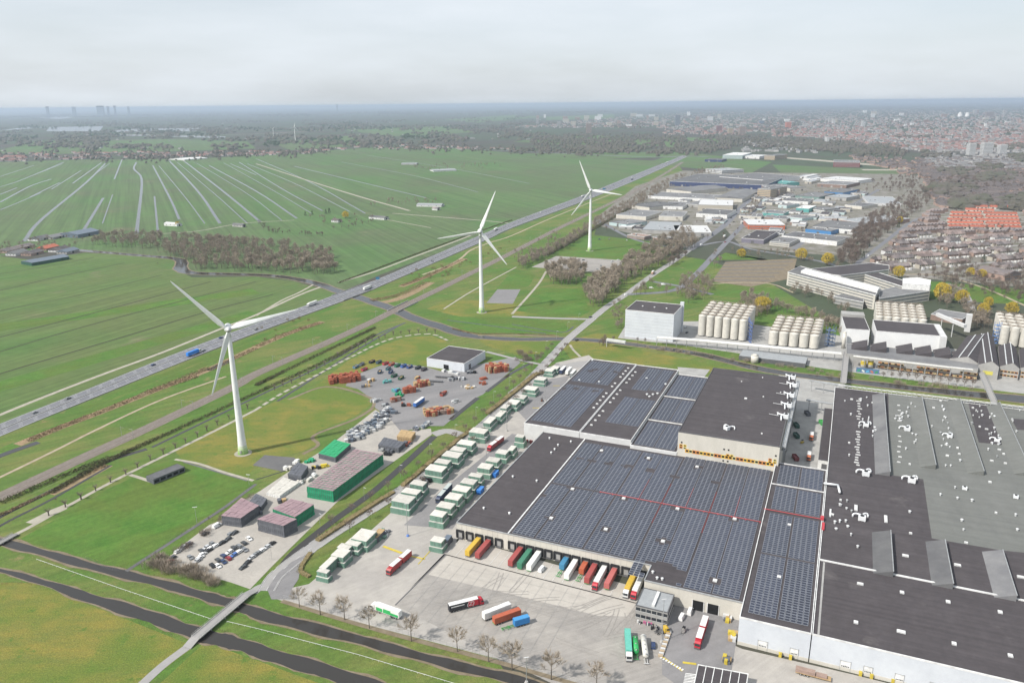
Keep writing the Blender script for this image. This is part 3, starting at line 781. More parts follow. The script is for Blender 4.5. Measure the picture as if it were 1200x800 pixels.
b = MB(); b.prism(lowq, 0, HL, top=False); b.build('wall', M['cream'], t)
b = MB(); b.prism(lowq, HL - .4, HL - .1); b.build('roof', M['roof'], t)
b = MB()
for k in range(6):
    a, c = lowq[k], lowq[(k + 1) % 6]
    b.beam((a.x, a.y, HL - .25), (c.x, c.y, HL - .25), .5, .5)
b.build('roof_edge', M['steel'], t)
b = MB()
for i in range(34):      # wall panel joints
    s = sB * (i + 1) / 35
    b.box(W_(s, -.02, .3), .06, .06, HL - .8, R(-23.4))
b.build('panel_joint', M['gwall'], t)
# joint between dark roof and panel roof
sJ = .5 * ((g(597, 623, HL) - A0).dot(E1) + (g(687, 512, HL) - A0).dot(E1))
b = MB(); b.beam(W_(sJ, .4, HL - .1), W_(sJ, tD, HL - .1), .7, .3); b.build('expansion_joint', M['trim'], t)
tM = .5 * ((g(648, 567, HL) - A0).dot(E2) + (g(893, 611, HL) - A0).dot(E2))
ncol = 9
cw = (sR - sJ - 2.5) / ncol
vents = []
for (x, y) in ((646, 606), (710, 619), (777, 633), (671, 572), (731, 583), (794, 595), (861, 607), (705, 527), (760, 536), (817, 546), (838, 679)):
    p = g(x, y, HL + .5); vents.append((Vector((p.x, p.y, 0)), 2.9))
bare = [(Vector((g(x, y, HL).x, g(x, y, HL).y, 0)), r) for x, y, r in ((678, 537, 2.2), (694, 540, 2.4), (713, 543, 2.6), (735, 546, 2.8), (761, 551, 2.6), (790, 559, 2.4), (838, 565, 2.6), (636, 580, 1.6), (775, 668, 7.5), (783, 676, 6), (768, 672, 6), (765, 664, 4.5), (793, 672, 4))]
for i in range(ncol):
    s0 = sJ + 1.6 + i * cw; s1 = s0 + cw - (.55 if i % 2 else 1.0)
    front = 1.6 if s1 < sB else tF + 1.6
    solar(t, [W_(s0, front), W_(s1, front), W_(s1, tM - 1.0), W_(s0, tM - 1.0)], HL, skip=vents + bare)
    solar(t, [W_(s0, tM + 1.0), W_(s1, tM + 1.0), W_(s1, tD - (7 if i < 5 else 2.0)), W_(s0, tD - (7 if i < 5 else 2.0))], HL, skip=vents + bare)
for v, r in vents: skylight(t, v, HL, 1.9, 1.9)
for (x, y) in ((567, 596), (597, 602), (601, 559), (629, 564), (644, 514), (646, 531), (650, 527), (654, 522), (669, 518), (765, 671), (776, 679), (770, 678), (706, 512), (722, 515)):
    p = g(x, y, HL); rvent(t, p, HL, .5, .9)
b = MB()
red = paint(.45, .05, .06)
pts = [W_(lerp(sJ + 30, sR - 1, i / 12), tM, HL + .35) for i in range(13)]
b.tube(pts, .16, 5)
for i in range(4, 9):
    s = sJ + 1.1 + i * cw
    b.tube([W_(s, tM - 22 if i % 2 else tM, HL + .3), W_(s, tM + 24, HL + .3)], .09, 4)
for i in range(13):
    c = pts[i]; b.box((c.x, c.y, HL - .1), .3, 1.3, .4, R(-23.4))
b.build('sprinkler_pipe', red, t)
# loading docks along the front
ND = 20
dock_x = [540, 551.2, 562.5, 574, 585.6, 601.2, 611.9, 622.5, 633.1, 643.8, 655, 665.3, 676.2, 688, 698.8, 710, 721.9, 734.4, 745, 753.8]
dock_s = [(g(x, 630 + (x - 535.5) * .214) - A0).dot(E1) for x in dock_x]
for s in dock_s:
    b = MB(); c = W_(s, -.35)
    b.box(W_(s - 1.75, -.4, 1.0), .7, .8, 3.7, R(-23.4)); b.box(W_(s + 1.75, -.4, 1.0), .7, .8, 3.7, R(-23.4)); b.box(W_(s, -.4, 4.7), 4.2, .8, .8, R(-23.4))
    o = b.build('dock_shelter', M['dark'], t)
    b = MB(); b.box(W_(s, -.02, 1.2), 2.8, .12, 3.5, R(-23.4)); b.build('dock_door', M['gwall'], o)
    b = MB(); b.box(W_(s, -.3, .3), 2.6, .6, .8, R(-23.4)); b.build('dock_leveller', M['dtrim'], o)
for s in ((g(825, 705) - A0).dot(E1) - 1.5, (g(838, 709) - A0).dot(E1)):
    b = MB(); b.box(W_(s, tF - .03, 0), 4.6, .12, 5.0, R(-23.4)); o = b.build('garage_door', M['black'], t)
    b = MB()
    for k in (-2.5, 2.5): b.box(W_(s + k, tF - .1, 0), .3, .3, 5.2, R(-23.4))
    b.build('frame', M['white'], o)
for s in (sB + 6, ): wall_box(t, 'door', 'dark', [W_(sB, tF), W_(sR, tF)], 0, .28, 0, 1.2, 2.4)

# gate office in front of the halls
hO = 7.0
qo = fq((745, 708.5), (783, 716), (754, 688), hO)
t = shell('gate_office', 'small two-storey grey office with white roof strip in front of the dock hall', 'office', qo, hO, 'gwall', 'zinc', .35, 'dtrim')
for z in (1.3, 4.6):
    for i in range(6):
        o = wall_box(t, 'window', 'glass', qo, 0, (i + .5) / 6, z, 2.0, 1.5, .05)
        b = MB(); P, z0, z1 = on_wall(qo, 0, (i + .5) / 6, z - .12, 2.2, .12, .16); b.prism(P, z0, z1); b.build('sill', M['pale'], o)
    for i in range(5): wall_box(t, 'window', 'glass', qo, 1, (i + .5) / 5, z, 2.0, 1.5, .05)
b = MB(); q = sub(qo, .47, .56, .12, .9); b.prism(q, hO - .1, hO + .8); b.build('roof_light', M['white'], t)
wall_box(t, 'door', 'dtrim', qo, 0, .93, 0, 1.3, 2.3, .07)

# north-west storage hall with the white front, and its two lower neighbours
hA = 13.0
qa = fq((614, 496), (681, 503.5), (695, 419), hA)
qa[3] = qa[0] + E2 * ((g(752, 426, hA) - g(681, 503.5, hA)).dot(E2)); qa[2] = qa[1] + (qa[3] - qa[0])
t = shell('storage_hall', 'tall storage hall with white front wall beside the crate yard, solar rows on top', 'factory hall', qa, hA, 'pale', 'roof', .7)
for (s0, s1, t0, t1) in ((.05, .46, .05, .56), (.48, .80, .04, .56), (.05, .52, .62, .97), (.55, .80, .62, .97)):
    solar(t, sub(qa, s0, s1, t0, t1), hA, skip=[(cen([g(x, y, hA)]), 2.6) for x, y in ((675, 455), (661, 455), (692, 435), (698, 433), (697, 458), (721, 436))])
for i in range(13):
    if i in (5, 8): continue
    p = bil(qa, .90, .30 + i * .052); skylight(t, p, hA, 1.7, 1.1)
for (x, y) in ((679, 446), (702, 448), (694, 423)): rvent(t, g(x, y, hA), hA, .6, .8)
qb = fq((686, 501), (743, 508), (752, 426), hA)
qb[0] = qa[1] + E1 * .3; d_ = qa[2] - qa[1]
qb[1] = qb[0] + E1 * ((g(743, 508, hA) - g(682, 501, hA)).dot(E1)); qb[2] = qb[1] + d_; qb[3] = qb[0] + d_
t = shell('storage_hall', 'middle storage hall with a white front and a dark bare roof strip before its panels', 'factory hall', [p.copy() for p in qb], hA - .3, 'pale', 'roof', .7)
for (s0, s1, t0, t1) in ((.30, .60, .16, .50), (.62, .96, .16, .50), (.30, .64, .62, .97), (.66, .92, .64, .97)):
    solar(t, sub(qb, s0, s1, t0, t1), hA - .3)
for i in range(14):
    if i in (4, 9): continue
    p = bil(qb, .10, .1 + i * .06); skylight(t, p, hA - .3, 1.7, 1.1)
for (s_, t_) in ((.7, .57), (.82, .58), (.78, .545), (.9, .60), (.45, .8), (.93, .75)):
    rvent(t, bil(qb, s_, t_), hA - .3, .7, .7)
hC = 11.0
qc = fq((740, 515.5), (792, 527.5), (797, 437), hC)
qc[0] = qb[1] + E1 * .3 - E2 * 3.0
L_ = (g(792, 527.5, hC) - g(740, 515.5, hC)).dot(E1); Dp = d_.length - 2
qc = [qc[0], qc[0] + E1 * L_, qc[0] + E1 * L_ + E2 * Dp, qc[0] + E2 * Dp]
t = shell('storage_hall', 'narrow three-part storage hall with panels, left of the tall dark-roofed hall', 'factory hall', qc, hC, 'pale', 'roof', .7)
for (t0, t1) in ((.02, .29), (.33, .62), (.66, .98)):
    solar(t, sub(qc, .06, .48, t0, t1), hC); solar(t, sub(qc, .5, .93, t0, t1), hC)
b = MB()
for tt in (.31, .64): b.beam(bil(atz(qc, hC), 0, tt), bil(atz(qc, hC), 1, tt), .5, .6)
b.build('fire_wall', M['trim'], t)

# tall hall with coloured window frames
hT = gh(794.5, 531.5 + 18, 505.5)
hT = max(20, min(hT, 26))
qt = fq((795, 505.5), (914, 523.5), (836, 431), hT)
qt = [p.copy() for p in qt]
t = shell('tall_hall', 'tall hall with plain dark roof and yellow and orange window row in its pale front', 'factory hall', qt, hT, 'cream', 'roof', .5, 'dtrim')
tall = t
cols = [paint(.70, .38, .05), paint(.72, .52, .10), paint(.60, .24, .06), paint(.62, .55, .25)]
def cwin(t, q, side, s, z, w, hh, i):
    o = wall_box(t, 'window_frame', cols[i % 4], q, side, s, z, w, hh, .10)
    P, z0, z1 = on_wall(q, side, s, z + hh * .22, w * .62, hh * .56, .14)
    b = MB(); b.prism(P, z0, z1, bot=True); b.build('pane', M['black'] if i % 3 else M['glass'], o)
for i in range(24): cwin(t, qt, 0, .10 + i * .0365, HL + 3.0, 2.35, 2.3, i * 7 + i // 3)
for k, (s, z) in enumerate(((.035, 6.6), (.075, 6.6), (.035, 5.1), (.075, 5.1), (.51, 4.9), (.55, 4.9), (.92, 6.3), (.965, 6.3), (.92, 4.8), (.965, 4.8))): cwin(t, qt, 0, s, HL + z, 1.9, 1.4, k)
b = MB()
for s, z in ((.04, 8.6), (.47, 8.4), (.515, 8.4), (.97, 9.4), (.47, 1.0), (.515, 1.0)):
    P, z0, z1 = on_wall(qt, 0, s, HL + z, 1.0, 1.0, .08); b.prism(P, z0, z1, bot=True)
b.build('round_vent', M['black'], t)
for x, y in ((931, 444), (932.5, 453), (929.5, 465), (926.5, 477), (922.5, 490)):       # towers of ducts on the east edge
    p = g(x, y, hT); p = p - E1 * 3; duct_unit(t, p, hT, R(-23.4 + 90), 1.35); b = MB(); b.tube([p + Vector((0, 0, 1)) - E1 * 2, p + Vector((0, 0, 1.4)) - E1 * 8], .18, 5); b.build('pipe', M['vent'], t)
p = bil(qt, .47, .12); duct_unit(t, Vector((p.x, p.y, hT)), hT, R(-60), 1.1)
for s_, t_, a in ((.52, .56, 1.8), (.40, .82, .7), (.7, .62, .9), (.8, .12, .9), (.62, .93, .7), (.87, .72, .7)):
    skylight(t, bil(qt, s_, t_), hT, a, a)
# pipe bridge beside it
b = MB()
pa, pb = bil(qt, 1.03, .05), bil(qt, 1.03, 1.0)
for k in range(9):
    p = lerp(pa, pb, k / 8); b.beam((p.x, p.y, 0), (p.x, p.y, hT - 3), .5, .1); b.cyl((p.x, p.y, 0), (p.x, p.y, hT - 2.5), .22, .22, 5)
for dz in (-5, -3): b.beam((pa.x, pa.y, hT + dz), (pb.x, pb.y, hT + dz), 2.4, .5)
o = b.build('pipe_bridge', M['steel']); tag(o, 'grey pipe bridge along the right wall of the tall dark-roofed hall', 'pipe bridge')
b = MB()
for dx, r in ((-.8, .3), (0, .22), (.7, .26)): b.tube([pa + E1 * dx + Vector((0, 0, hT - 2.2 - pa.z)), pb + E1 * dx + Vector((0, 0, hT - 2.2 - pb.z))], r, 6)
b.build('pipe', M['vent'], None).parent = o

# solar strip hall and the white-walled warehouse
hW = 13.0
sqA = g(952, 743, hW)
sq0 = (g(866, 725.5, hW) - sqA).dot(E1)
tdep = (g(975, 552, hW) - sqA).dot(E2)
tmid = (g(962, 656, hW) - sqA).dot(E2)
tfar = (g(984, 454, hW) - sqA).dot(E2)
sright = (g(1240, 815, hW) - sqA).dot(E1) + 60
print('warehouse', sq0, tdep, tmid, tfar, sright)
X_ = lambda s, t_, h=0: sqA + E1 * s + E2 * t_ + Vector((0, 0, h - hW))
qs = [X_(sq0, 0), X_(-.4, 0), X_(-.4, tdep), X_(sq0, tdep)]
t = shell('strip_hall', 'long narrow white hall covered by solar panels between the dock hall and the dark roof', 'factory hall', qs, hW, 'wwall', 'roof', .6)
for (t0, t1) in ((.03, .335), (.345, .60), (.63, .80), (.825, .985)):
    solar(t, sub(qs, .10, .50, t0, t1), hW); solar(t, sub(qs, .53, .95, t0, t1), hW)
for (x, y) in ((925, 615), (913, 676)): skylight(t, g(x, y, hW), hW, 1.7, 1.7)
b = MB(); b.beam(bil(atz(qs, hW), 0, .815), bil(atz(qs, hW), 1, .815), .4, .5)
b.build('fire_wall', M['trim'], t)
b = MB(); p0 = bil(atz(qs, hW + .5), -.02, .615); p1 = bil(atz(qs, hW + .5), 1.0, .615); b.tube([p0, p1], .2, 5); p2 = bil(atz(qs, hW + .2), 1.03, .57); b.box(p1, 1.6, 2.4, 1.4, R(-23)); b.box(p2, 1.2, 7, .6, R(-23)); b.build('sprinkler_pipe', red, t)
def gate(t, q, s, i, w=3.6, hh=4.4):
    o = wall_box(t, 'gate', 'white', q, 0, s, 0, w, hh, .08)
    b = MB()
    for k in (-1, 1):
        P, z0, z1 = on_wall(q, 0, s + k * (w / 2 + .1) / (q[1] - q[0]).length, 0, .18, hh + .2, .14); b.prism(P, z0, z1)
    P, z0, z1 = on_wall(q, 0, s, hh, w + .4, .2, .14); b.prism(P, z0, z1, bot=True)
    b.build('frame', M['steel'], o)
    b = MB(); L = (q[1] - q[0]).length
    for k in range(5):
        P, z0, z1 = on_wall(q, 0, s + (k - 2) * w * .17 / L, hh * .42, w * .1, .5, .12); b.prism(P, z0, z1, bot=True)
    b.build('pane', M['black'], o)
gate(t, qs, .36, 0)
gate(t, qs, .80, 0, 3.0)
base = wall_box(t, 'plinth', 'cream', qs, 0, .5, 0, (qs[1] - qs[0]).length, 1.6, .12)
qw = [X_(0, 0), X_(sright, 0), X_(sright, tmid), X_(0, tmid)]
t = shell('warehouse', 'long white-walled warehouse with a wide dark roof in the lower right corner', 'factory hall', qw, hW, 'wwall', 'roof', .6)
base = wall_box(t, 'plinth', 'cream', qw, 0, .5, 0, sright, 1.6, .12)
for x in (990, 1016, 1052, 1092, 1123): gate(t, qw, (g(x, 775 + (x - 990) * .24) - X_(0, 0, 0)).dot(E1) / sright, 0, 3.6 if x == 990 else 3.0)
for (x, y, a, c) in ((1008, 684, 2.6, 1.4), (1057, 694, 1.7, 1.7), (1111, 705, 1.7, 1.7), (1172, 717, 1.7, 1.7), (1003, 729, 1.7, 1.7), (1056, 740, 3.2, 1.6), (1118, 754, 1.7, 1.7), (1184, 768, 1.7, 1.7)):
    skylight(t, g(x, y, hW), hW, a, c)
b = MB(); b.beam(X_(2.2, 1, hW - .1), X_(2.2, tmid - 1, hW - .1), .8, .1); b.build('walkway', M['gwall'], t)

# sawtooth production hall
qp = [X_(0, tmid + .4), X_(sright, tmid + .4), X_(sright, tfar), X_(0, tfar)]
t = shell('production_hall', 'huge sawtooth-roofed production hall, dark and grey-green roof crowded with white vents', 'factory hall', qp, hW - .05, 'gwall', 'roof', .55)
prod = t
def patch(pts, m, z=.02):
    b = MB(); P = [g(x, y, hW) for x, y in pts]
    if area2(P) < 0: P = P[::-1]
    b.face(atz(P, hW - .15 + z)); return b.build('roof_covering', M[m], t)
patch([(1041, 460), (1300, 487), (1330, 660), (1173, 644), (1092, 630), (1082, 561), (1043, 556)], 'roofg')
patch([(1134, 470), (1166, 474), (1179, 521), (1147, 518)], 'roof', .04)
patch([(1185, 490), (1215, 492), (1225, 505), (1192, 503)], 'roof', .04)
def monitor(pa, pb, w=7.0, hh=2.8, m='rooff', m2='gwall'):
    """Sawtooth ridge: slope on the left, upright glazed face on the right."""
    a, c = g(*pa, hW + hh), g(*pb, hW + hh)
    s_ = .5 * ((a - sqA).dot(E1) + (c - sqA).dot(E1)); t0, t1 = (a - sqA).dot(E2), (c - sqA).dot(E2)
    z0 = hW - .12
    A, B, C_, D = X_(s_ - w, t0, z0), X_(s_, t0, z0), X_(s_, t1, z0), X_(s_ - w, t1, z0)
    Ru, Rv = X_(s_, t0, hW + hh), X_(s_, t1, hW + hh)
    b = MB(); b.face([A, Ru, Rv, D] if t1 > t0 else [D, Rv, Ru, A]); b.face([A, B, Ru]); b.face([C_, D, Rv])
    o = b.build('sawtooth_roof', M[m], t)
    b = MB(); b.face([B, C_, Rv, Ru]); b.build('glazing', M['dtrim'], o)
    b = MB(); b.beam(Ru + Vector((0, 0, -.1)), Rv + Vector((0, 0, -.1)), .35, .3); b.build('ridge_trim', M['steel'], o)
for pa, pb, w, m in (((1041, 552), (1038, 460), 7.5, 'rooff'), ((1095, 544), (1082, 464), 8, 'roofg'), ((1150, 551), (1128, 467), 8, 'roofg'), ((1206, 552), (1174, 471), 8, 'roofg'), ((1256, 552), (1220, 474), 8, 'roofg'), ((1046, 669), (1045, 621), 8, 'rooff'), ((1116, 683), (1109, 632), 8, 'rooff'), ((1190, 697), (1177, 644), 8, 'rooff'), ((1262, 708), (1245, 656), 8, 'rooff')): monitor(pa, pb, w, 2.8, m)
for (x, y, k) in ((1015, 498, 1.15), (1062, 503, 1.15), (1112, 511, 1.0), (1168, 516, 1.0), (1014, 555, 1.3), (1068, 563, 1.3), (1010, 607, 1.2), (1130, 572, .8), (1190, 582, .8)):
    duct_unit(t, g(x, y, hW), hW, R(-23.4 + uni(-8, 8)), k, x not in (1130, 1190))
for i in range(26):
    x, y = 1007 + uni(-1, 1) - i * .25 * .4, 470 + i * 3.0
    if 492 < y < 504: continue
    skylight(t, g(x, y, hW), hW, 1.9 if i % 3 else 2.8, .6, R(-23.4), .5)
    if i < 24 and i % 2 == 0: skylight(t, g(x + 47 + i * .1, y + 5 + i * .02, hW), hW, 1.9, .6, R(-23.4), .5)
for (x, y) in ((997, 486), (995, 534), (995, 519), (990, 470), (998, 468), (1022, 472), (1026, 505), (1050, 488), (1049, 491), (1094, 478), (1102, 470), (1108, 490), (1092, 500), (1113, 524), (1122, 525), (1109, 521), (1108, 546), (1124, 532), (1125, 540), (1110, 534), (1137, 470), (1140, 478), (1150, 482), (1151, 487), (1162, 486), (1148, 500), (1156, 503), (1165, 502), (1162, 519), (1158, 527), (1171, 527), (1176, 532), (1162, 540), (1178, 543), (1195, 481), (1186, 492), (1114, 546), (1167, 601), (1127, 610), (1129, 621), (1132, 636), (1192, 621), (1190, 604), (1122, 584), (1139, 587), (1102, 580), (1119, 572), (1066, 600), (1067, 625), (1005, 641), (985, 586), (992, 596), (984, 592), (991, 611), (1066, 544), (975, 603), (1171, 554), (1160, 565)):
    p = g(x, y, hW)
    if rnd() < .5: rvent(t, p, hW, uni(.35, .6), uni(.6, 1.1))
    else: skylight(t, p, hW, uni(1.0, 1.9), uni(.8, 1.4), R(-23.4), .7)
for cx, cy, n in ((1015, 498, 9), (1062, 503, 8), (1112, 511, 10), (1168, 516, 9), (985, 600, 8), (1150, 485, 10), (1110, 480, 8), (1192, 500, 6), (1060, 480, 8), (1012, 480, 8)):
    for _ in range(n):
        p = g(cx + random.gauss(0, 8), cy + random.gauss(0, 9), hW)
        if 0 < (p - sqA).dot(E1) and tmid < (p - sqA).dot(E2) < tfar: rvent(t, p, hW, uni(.3, .6), uni(.5, 1.4), cho(['vent', 'vent', 'duct', 'steel']))
for (x, y, a, c) in ((1003, 595, 1.6, 6), (1038, 608, 1.5, 7), (1061, 651, 2.8, 1.6), (1122, 662, 2.8, 1.6), (1196, 676, 2.8, 1.6), (973, 601, .9, 8)): skylight(t, g(x, y, hW), hW, a, c)
b = MB(); b.tube([g(966, 566, hW + .3), g(967, 566, hW + 1.8), g(982, 568, hW + 1.8), g(984, 576, hW + 1.8), g(984, 577, hW)], .6, 8); b.build('duct', M['duct'], t, True)
b = MB(); p0, p1 = X_(2, tfar - 1.5, hW), X_(sright - 10, tfar - 1.5, hW)
n = 40
for k in range(n):
    a, c = lerp(p0, p1, k / n), lerp(p0, p1, (k + 1) / n)
    b.beam(a, (a.x, a.y, hW + 1.9), .2, .01); b.cyl(a, a + Vector((0, 0, 2)), .1, .1, 4)
    b.tube([a + Vector((0, 0, 2)), c + Vector((0, 0, 2)), a + E2 * 2.5 + Vector((0, 0, 2)), c + E2 * 2.5 + Vector((0, 0, 2))], .1, 4)
for dy in (0, 2.5): b.tube([p0 + E2 * dy + Vector((0, 0, 2)), p1 + E2 * dy + Vector((0, 0, 2))], .22, 5)
b.build('pipe_rack', M['vent'], t)
# low lean-to in the courtyard left of the production hall
ql = fq((959, 538), (974, 541), (968, 478), 6.0)
t = shell('loading_shed', 'low dark-roofed lean-to with white gable in the courtyard beside the sawtooth hall', 'shed', ql, 6.0, 'white', 'roof', .2, 'dtrim')
wall_box(t, 'door', 'dtrim', ql, 0, .5, 0, 3, 3.5)
# pipe bridge crossing the courtyard and river bank
b = MB()
for a, c in ((g(948, 446, 8), g(984, 452, 8)), (g(945, 469, 8), g(982, 475, 8))):
    b.beam(a, c, 2.2, .8)
    for k in (.1, .5, .9): p = lerp(a, c, k); b.cyl((p.x, p.y, 0), p, .25, .25, 6)
o = b.build('pipe_bridge', M['steel']); tag(o, 'pair of pale pipe bridges across the courtyard to the sawtooth hall', 'pipe bridge')
# solar carport at the bottom edge
hc = 5.0
qk = [g(818, 778, hc), g(812, 806, hc), g(872, 822, hc), g(877, 789, hc)]
t = shell('gatehouse', 'small white gatehouse with black roof squares at the bottom edge', 'gatehouse', qk, hc, 'white', 'roof', .3, 'white')
b = MB(); q2 = atz(qk, hc)
if area2(q2) < 0: q2 = q2[::-1]
for k in range(1, 6): b.beam(lerp(g(818, 778, hc - .1), g(877, 789, hc - .1), k / 6), lerp(g(812, 806, hc - .1), g(872, 822, hc - .1), k / 6), .3, .25)
b.build('roof_bar', M['white'], t)

# ---------------------------------------------------------------- wind turbines
def turbine(bx, by, hx, hy, ang, label, cat='wind turbine', bl=None, group='wind turbines along the motorway', detail=True):
    p = g(bx, by)
    hh = gh(bx, by, hy, hx)
    t = thing('wind_turbine', label, cat, p, group)
    tw = M['turbine']
    k = hh / 80.0
    b = MB(); n = 14; prev = None
    for i in range(n):
        a, c = i / n, (i + 1) / n
        ra, rc = [lerp(2.55, 1.15, x ** .8) * k + (.55 * k * (1 - x / .1) if x < .1 else 0) for x in (a, c)]
        b.cyl(p + Vector((0, 0, hh * a)), p + Vector((0, 0, hh * c)), ra, rc, 20, 0, i in (0, n - 1))
    b.build('tower', tw, t, True)
    if detail:
        b = MB()
        for i in range(4):
            a, c = i * .018, (i + 1) * .018
            ra, rc = [lerp(2.55, 1.15, x ** .8) * k + (.55 * k * (1 - x / .1) if x < .1 else 0) + .04 for x in (a, c)]
            b.cyl(p + Vector((0, 0, hh * a)), p + Vector((0, 0, hh * c)), ra, rc, 20, i, False)
        b.build('green_base', [paint(.20, .36, .09), paint(.30, .46, .17), paint(.43, .56, .30), paint(.55, .63, .47)], t, True)
        b = MB(); b.cyl(p + Vector((0, 0, .02)), p + Vector((0, 0, .25)), 5.2 * k, 5.2 * k, 24); b.build('foundation', M['path'], t)
        b = MB(); b.box(p + Vector((-.4, -3.0 * k, 1.2)), 1.1, .5, 2.2); b.build('door', M['steel'], t)
    # rotor faces the drone
    f = Vector((-p.x, -p.y, 0)).normalized()
    r = Vector((0, 0, 1)).cross(f)
    hub = p + Vector((0, 0, hh)) + f * 3.6 * k
    top = p + Vector((0, 0, hh))
    b = MB()
    prof = [(-5.5, .6), (-4.5, 1.5), (-2.5, 2.2), (0, 2.45), (1.8, 2.3), (2.6, 2.0)]
    for (a, ra), (c, rc) in zip(prof, prof[1:]): b.cyl(top + f * a * k, top + f * c * k, ra * k, rc * k, 16, 0, True)
    b.build('nacelle', tw, t, True)
    b = MB()
    for (a, ra), (c, rc) in zip([(-1.0, 2.0), (.4, 1.9), (1.4, 1.3), (2.0, .35)], [(.4, 1.9), (1.4, 1.3), (2.0, .35), (2.1, .05)]): b.cyl(hub + f * a * k, hub + f * c * k, ra * k, rc * k, 16, 0, True)
    hb = b.build('hub', M['vent'], t, True)
    L = bl or 41.0 * k
    for j in range(3):
        an = R(ang - 120 * j)
        d = r * math.cos(an) + Vector((0, 0, 1)) * math.sin(an)
        e = f.cross(d)                                    # chord direction
        b = MB(); secs = []
        for s, ch, th, tw_ in ((.02, 1.7, 1.6, 0), (.06, 1.9, 1.5, 10), (.13, 3.7, 1.1, 24), (.22, 3.5, .8, 18), (.4, 2.6, .5, 11), (.6, 1.9, .34, 6), (.8, 1.35, .22, 3), (.95, .9, .12, 1), (1.0, .25, .05, 0)):
            c = hub + d * L * s; ct, st = math.cos(R(-tw_ - 4)), math.sin(R(-tw_ - 4))
            x = (e * ct + f * st); y = (f * ct - e * st)
            secs.append([c + x * (ch * k * px) + y * (th * k * py) for px, py in ((-.35, 0), (-.15, .5), (.25, .4), (.65, 0), (.25, -.3), (-.15, -.45))])
        for a, c in zip(secs, secs[1:]):
            for i in range(6): b.face([a[i], a[(i + 1) % 6], c[(i + 1) % 6], c[i]])
        b.face(secs[-1])
        b.build('blade', tw, t, True)
    return t
M['turbine'] = mat('turbine_white', (.70, .71, .70), .45, .03, .2, (.65, .66, .655))
turbine(285, 531, 268, 384, 131, 'large white wind turbine with green ringed foot, nearest, on the brown meadow')
turbine(564.6, 366, 563.7, 271, 68, 'white wind turbine beside the grey square, middle one of the three')
turbine(691, 294, 692, 223, 112, 'white wind turbine on the green field by the industrial estate, smallest of three')
turbine(346.4, 167, 346.4, 149, 75, 'tiny distant white wind turbine, right of a pair by the far village', bl=30, group='distant wind turbines', detail=False)
turbine(320.6, 161, 320.6, 151, 40, 'tiny distant white wind turbine, shorter left one of a far pair', bl=20, group='distant wind turbines', detail=False)

# ---------------------------------------------------------------- silo banks
def silos(a, b_, c, n, m, base, where, blue=None):
    """Bank of silos: front tops a..b_, depth seen at c, front-left foot base."""
    hh = gh(base[0], base[1], a[1], base[0])
    A, B, C_ = g(*a, hh), g(*b_, hh), g(*c, hh)
    u = (B - A) / (n - 1); dr = (C_ - A); v = dr / (m - 1)
    u.z = v.z = 0
    r = min(u.length * .46, v.length * .49)
    proto = None
    for i in range(n):
        for j in range(m):
            p = A + u * i + v * j; p.z = 0
            lab = 'cream silo, %s from the left, row %s, %s' % (o_(i), 'one two three four five six seven'.split()[j], where)
            if proto is None:
                t = thing('silo', lab, 'silo', (0, 0, 0), 'silos ' + where)
                q = MB(); q.cyl((0, 0, 1.0), (0, 0, hh - .6), r, r, 18, 0, False); q.build('shell', M['silo'], t, True)
                q = MB(); q.cyl((0, 0, hh - .6), (0, 0, hh + .5), r, r * .35, 18); q.cyl((0, 0, hh + .4), (0, 0, hh + 1.3), .5, .5, 8); q.build('lid', M['silo'], t)
                q = MB()
                for k in range(8): an = k * .785; q.cyl((r * .85 * math.cos(an), r * .85 * math.sin(an), 0), (r * .85 * math.cos(an), r * .85 * math.sin(an), 1.2), .2, .2, 4)
                q.cyl((0, 0, 1.05), (0, 0, .1), r * .9, r * .2, 12); q.build('foot', M['steel'], t)
                proto = t; t.location = p
            else: dup(proto, p, None, lab)
    # walkway gratings over the tops
    for j in range(m):
        q = MB(); p0, p1 = A + v * j - u * .4, A + v * j + u * (n - .6)
        q.beam((p0.x, p0.y, hh + .75), (p1.x, p1.y, hh + .75), 2.2, .12)
        nn = v.normalized() * 1.1
        for s in (-1, 1): q.tube([Vector((p0.x, p0.y, hh + 1.8)) + nn * s, Vector((p1.x, p1.y, hh + 1.8)) + nn * s], .06, 4)
        o = q.build('walkway', M['soil2']); tag(o, 'grating walkway over the %s silo row %s' % (o_(j), where), 'walkway', 'walkways over the silos')
    return A, B, u, v, hh
M['soil2'] = mat('rusty_grating', (.26, .205, .155), .8, .15, .5)
A, B, u, v, hh = silos((823.5, 368.5), (871.5, 374), (836, 353.5), 6, 6, (823.5, 393), 'in the bank right of the block hall')
q = MB(); p = B + u * .9
for k in range(6): q.box((p.x, p.y + 1, k * 3.6), 1.2, 12, .25, 0); q.tube([Vector((p.x, p.y - 4, k * 3.6)), Vector((p.x, p.y + 6, k * 3.6 + 3.5))], .25, 4)
for dy in (-5, 7): q.cyl((p.x, p.y + dy, 0), (p.x, p.y + dy, hh + 1), .25, .25, 5)
o = q.build('stair_tower', paint(.08, .13, .30)); tag(o, 'dark blue steel stair tower at the right end of the silo bank', 'stair tower')
silos((907, 387.5), (955, 391.5), (915.5, 370.5), 5, 6, (907, 404), 'in the bank left of the process tower')
silos((1031, 369.5), (1082, 373.5), (1030, 354), 6, 6, (1031, 388), 'in the bank behind the brewhouse')
silos((1179, 381.5), (1215, 386), (1172, 366.5), 4, 5, (1179, 404), 'in the right-edge bank')
q = MB(); p = g(1166, 402)
for k in range(6): q.box((p.x, p.y, k * 3.4), 4, 4, .25); q.tube([Vector((p.x - 2, p.y - 2, k * 3.4)), Vector((p.x + 2, p.y - 2, k * 3.4 + 3.4))], .2, 4)
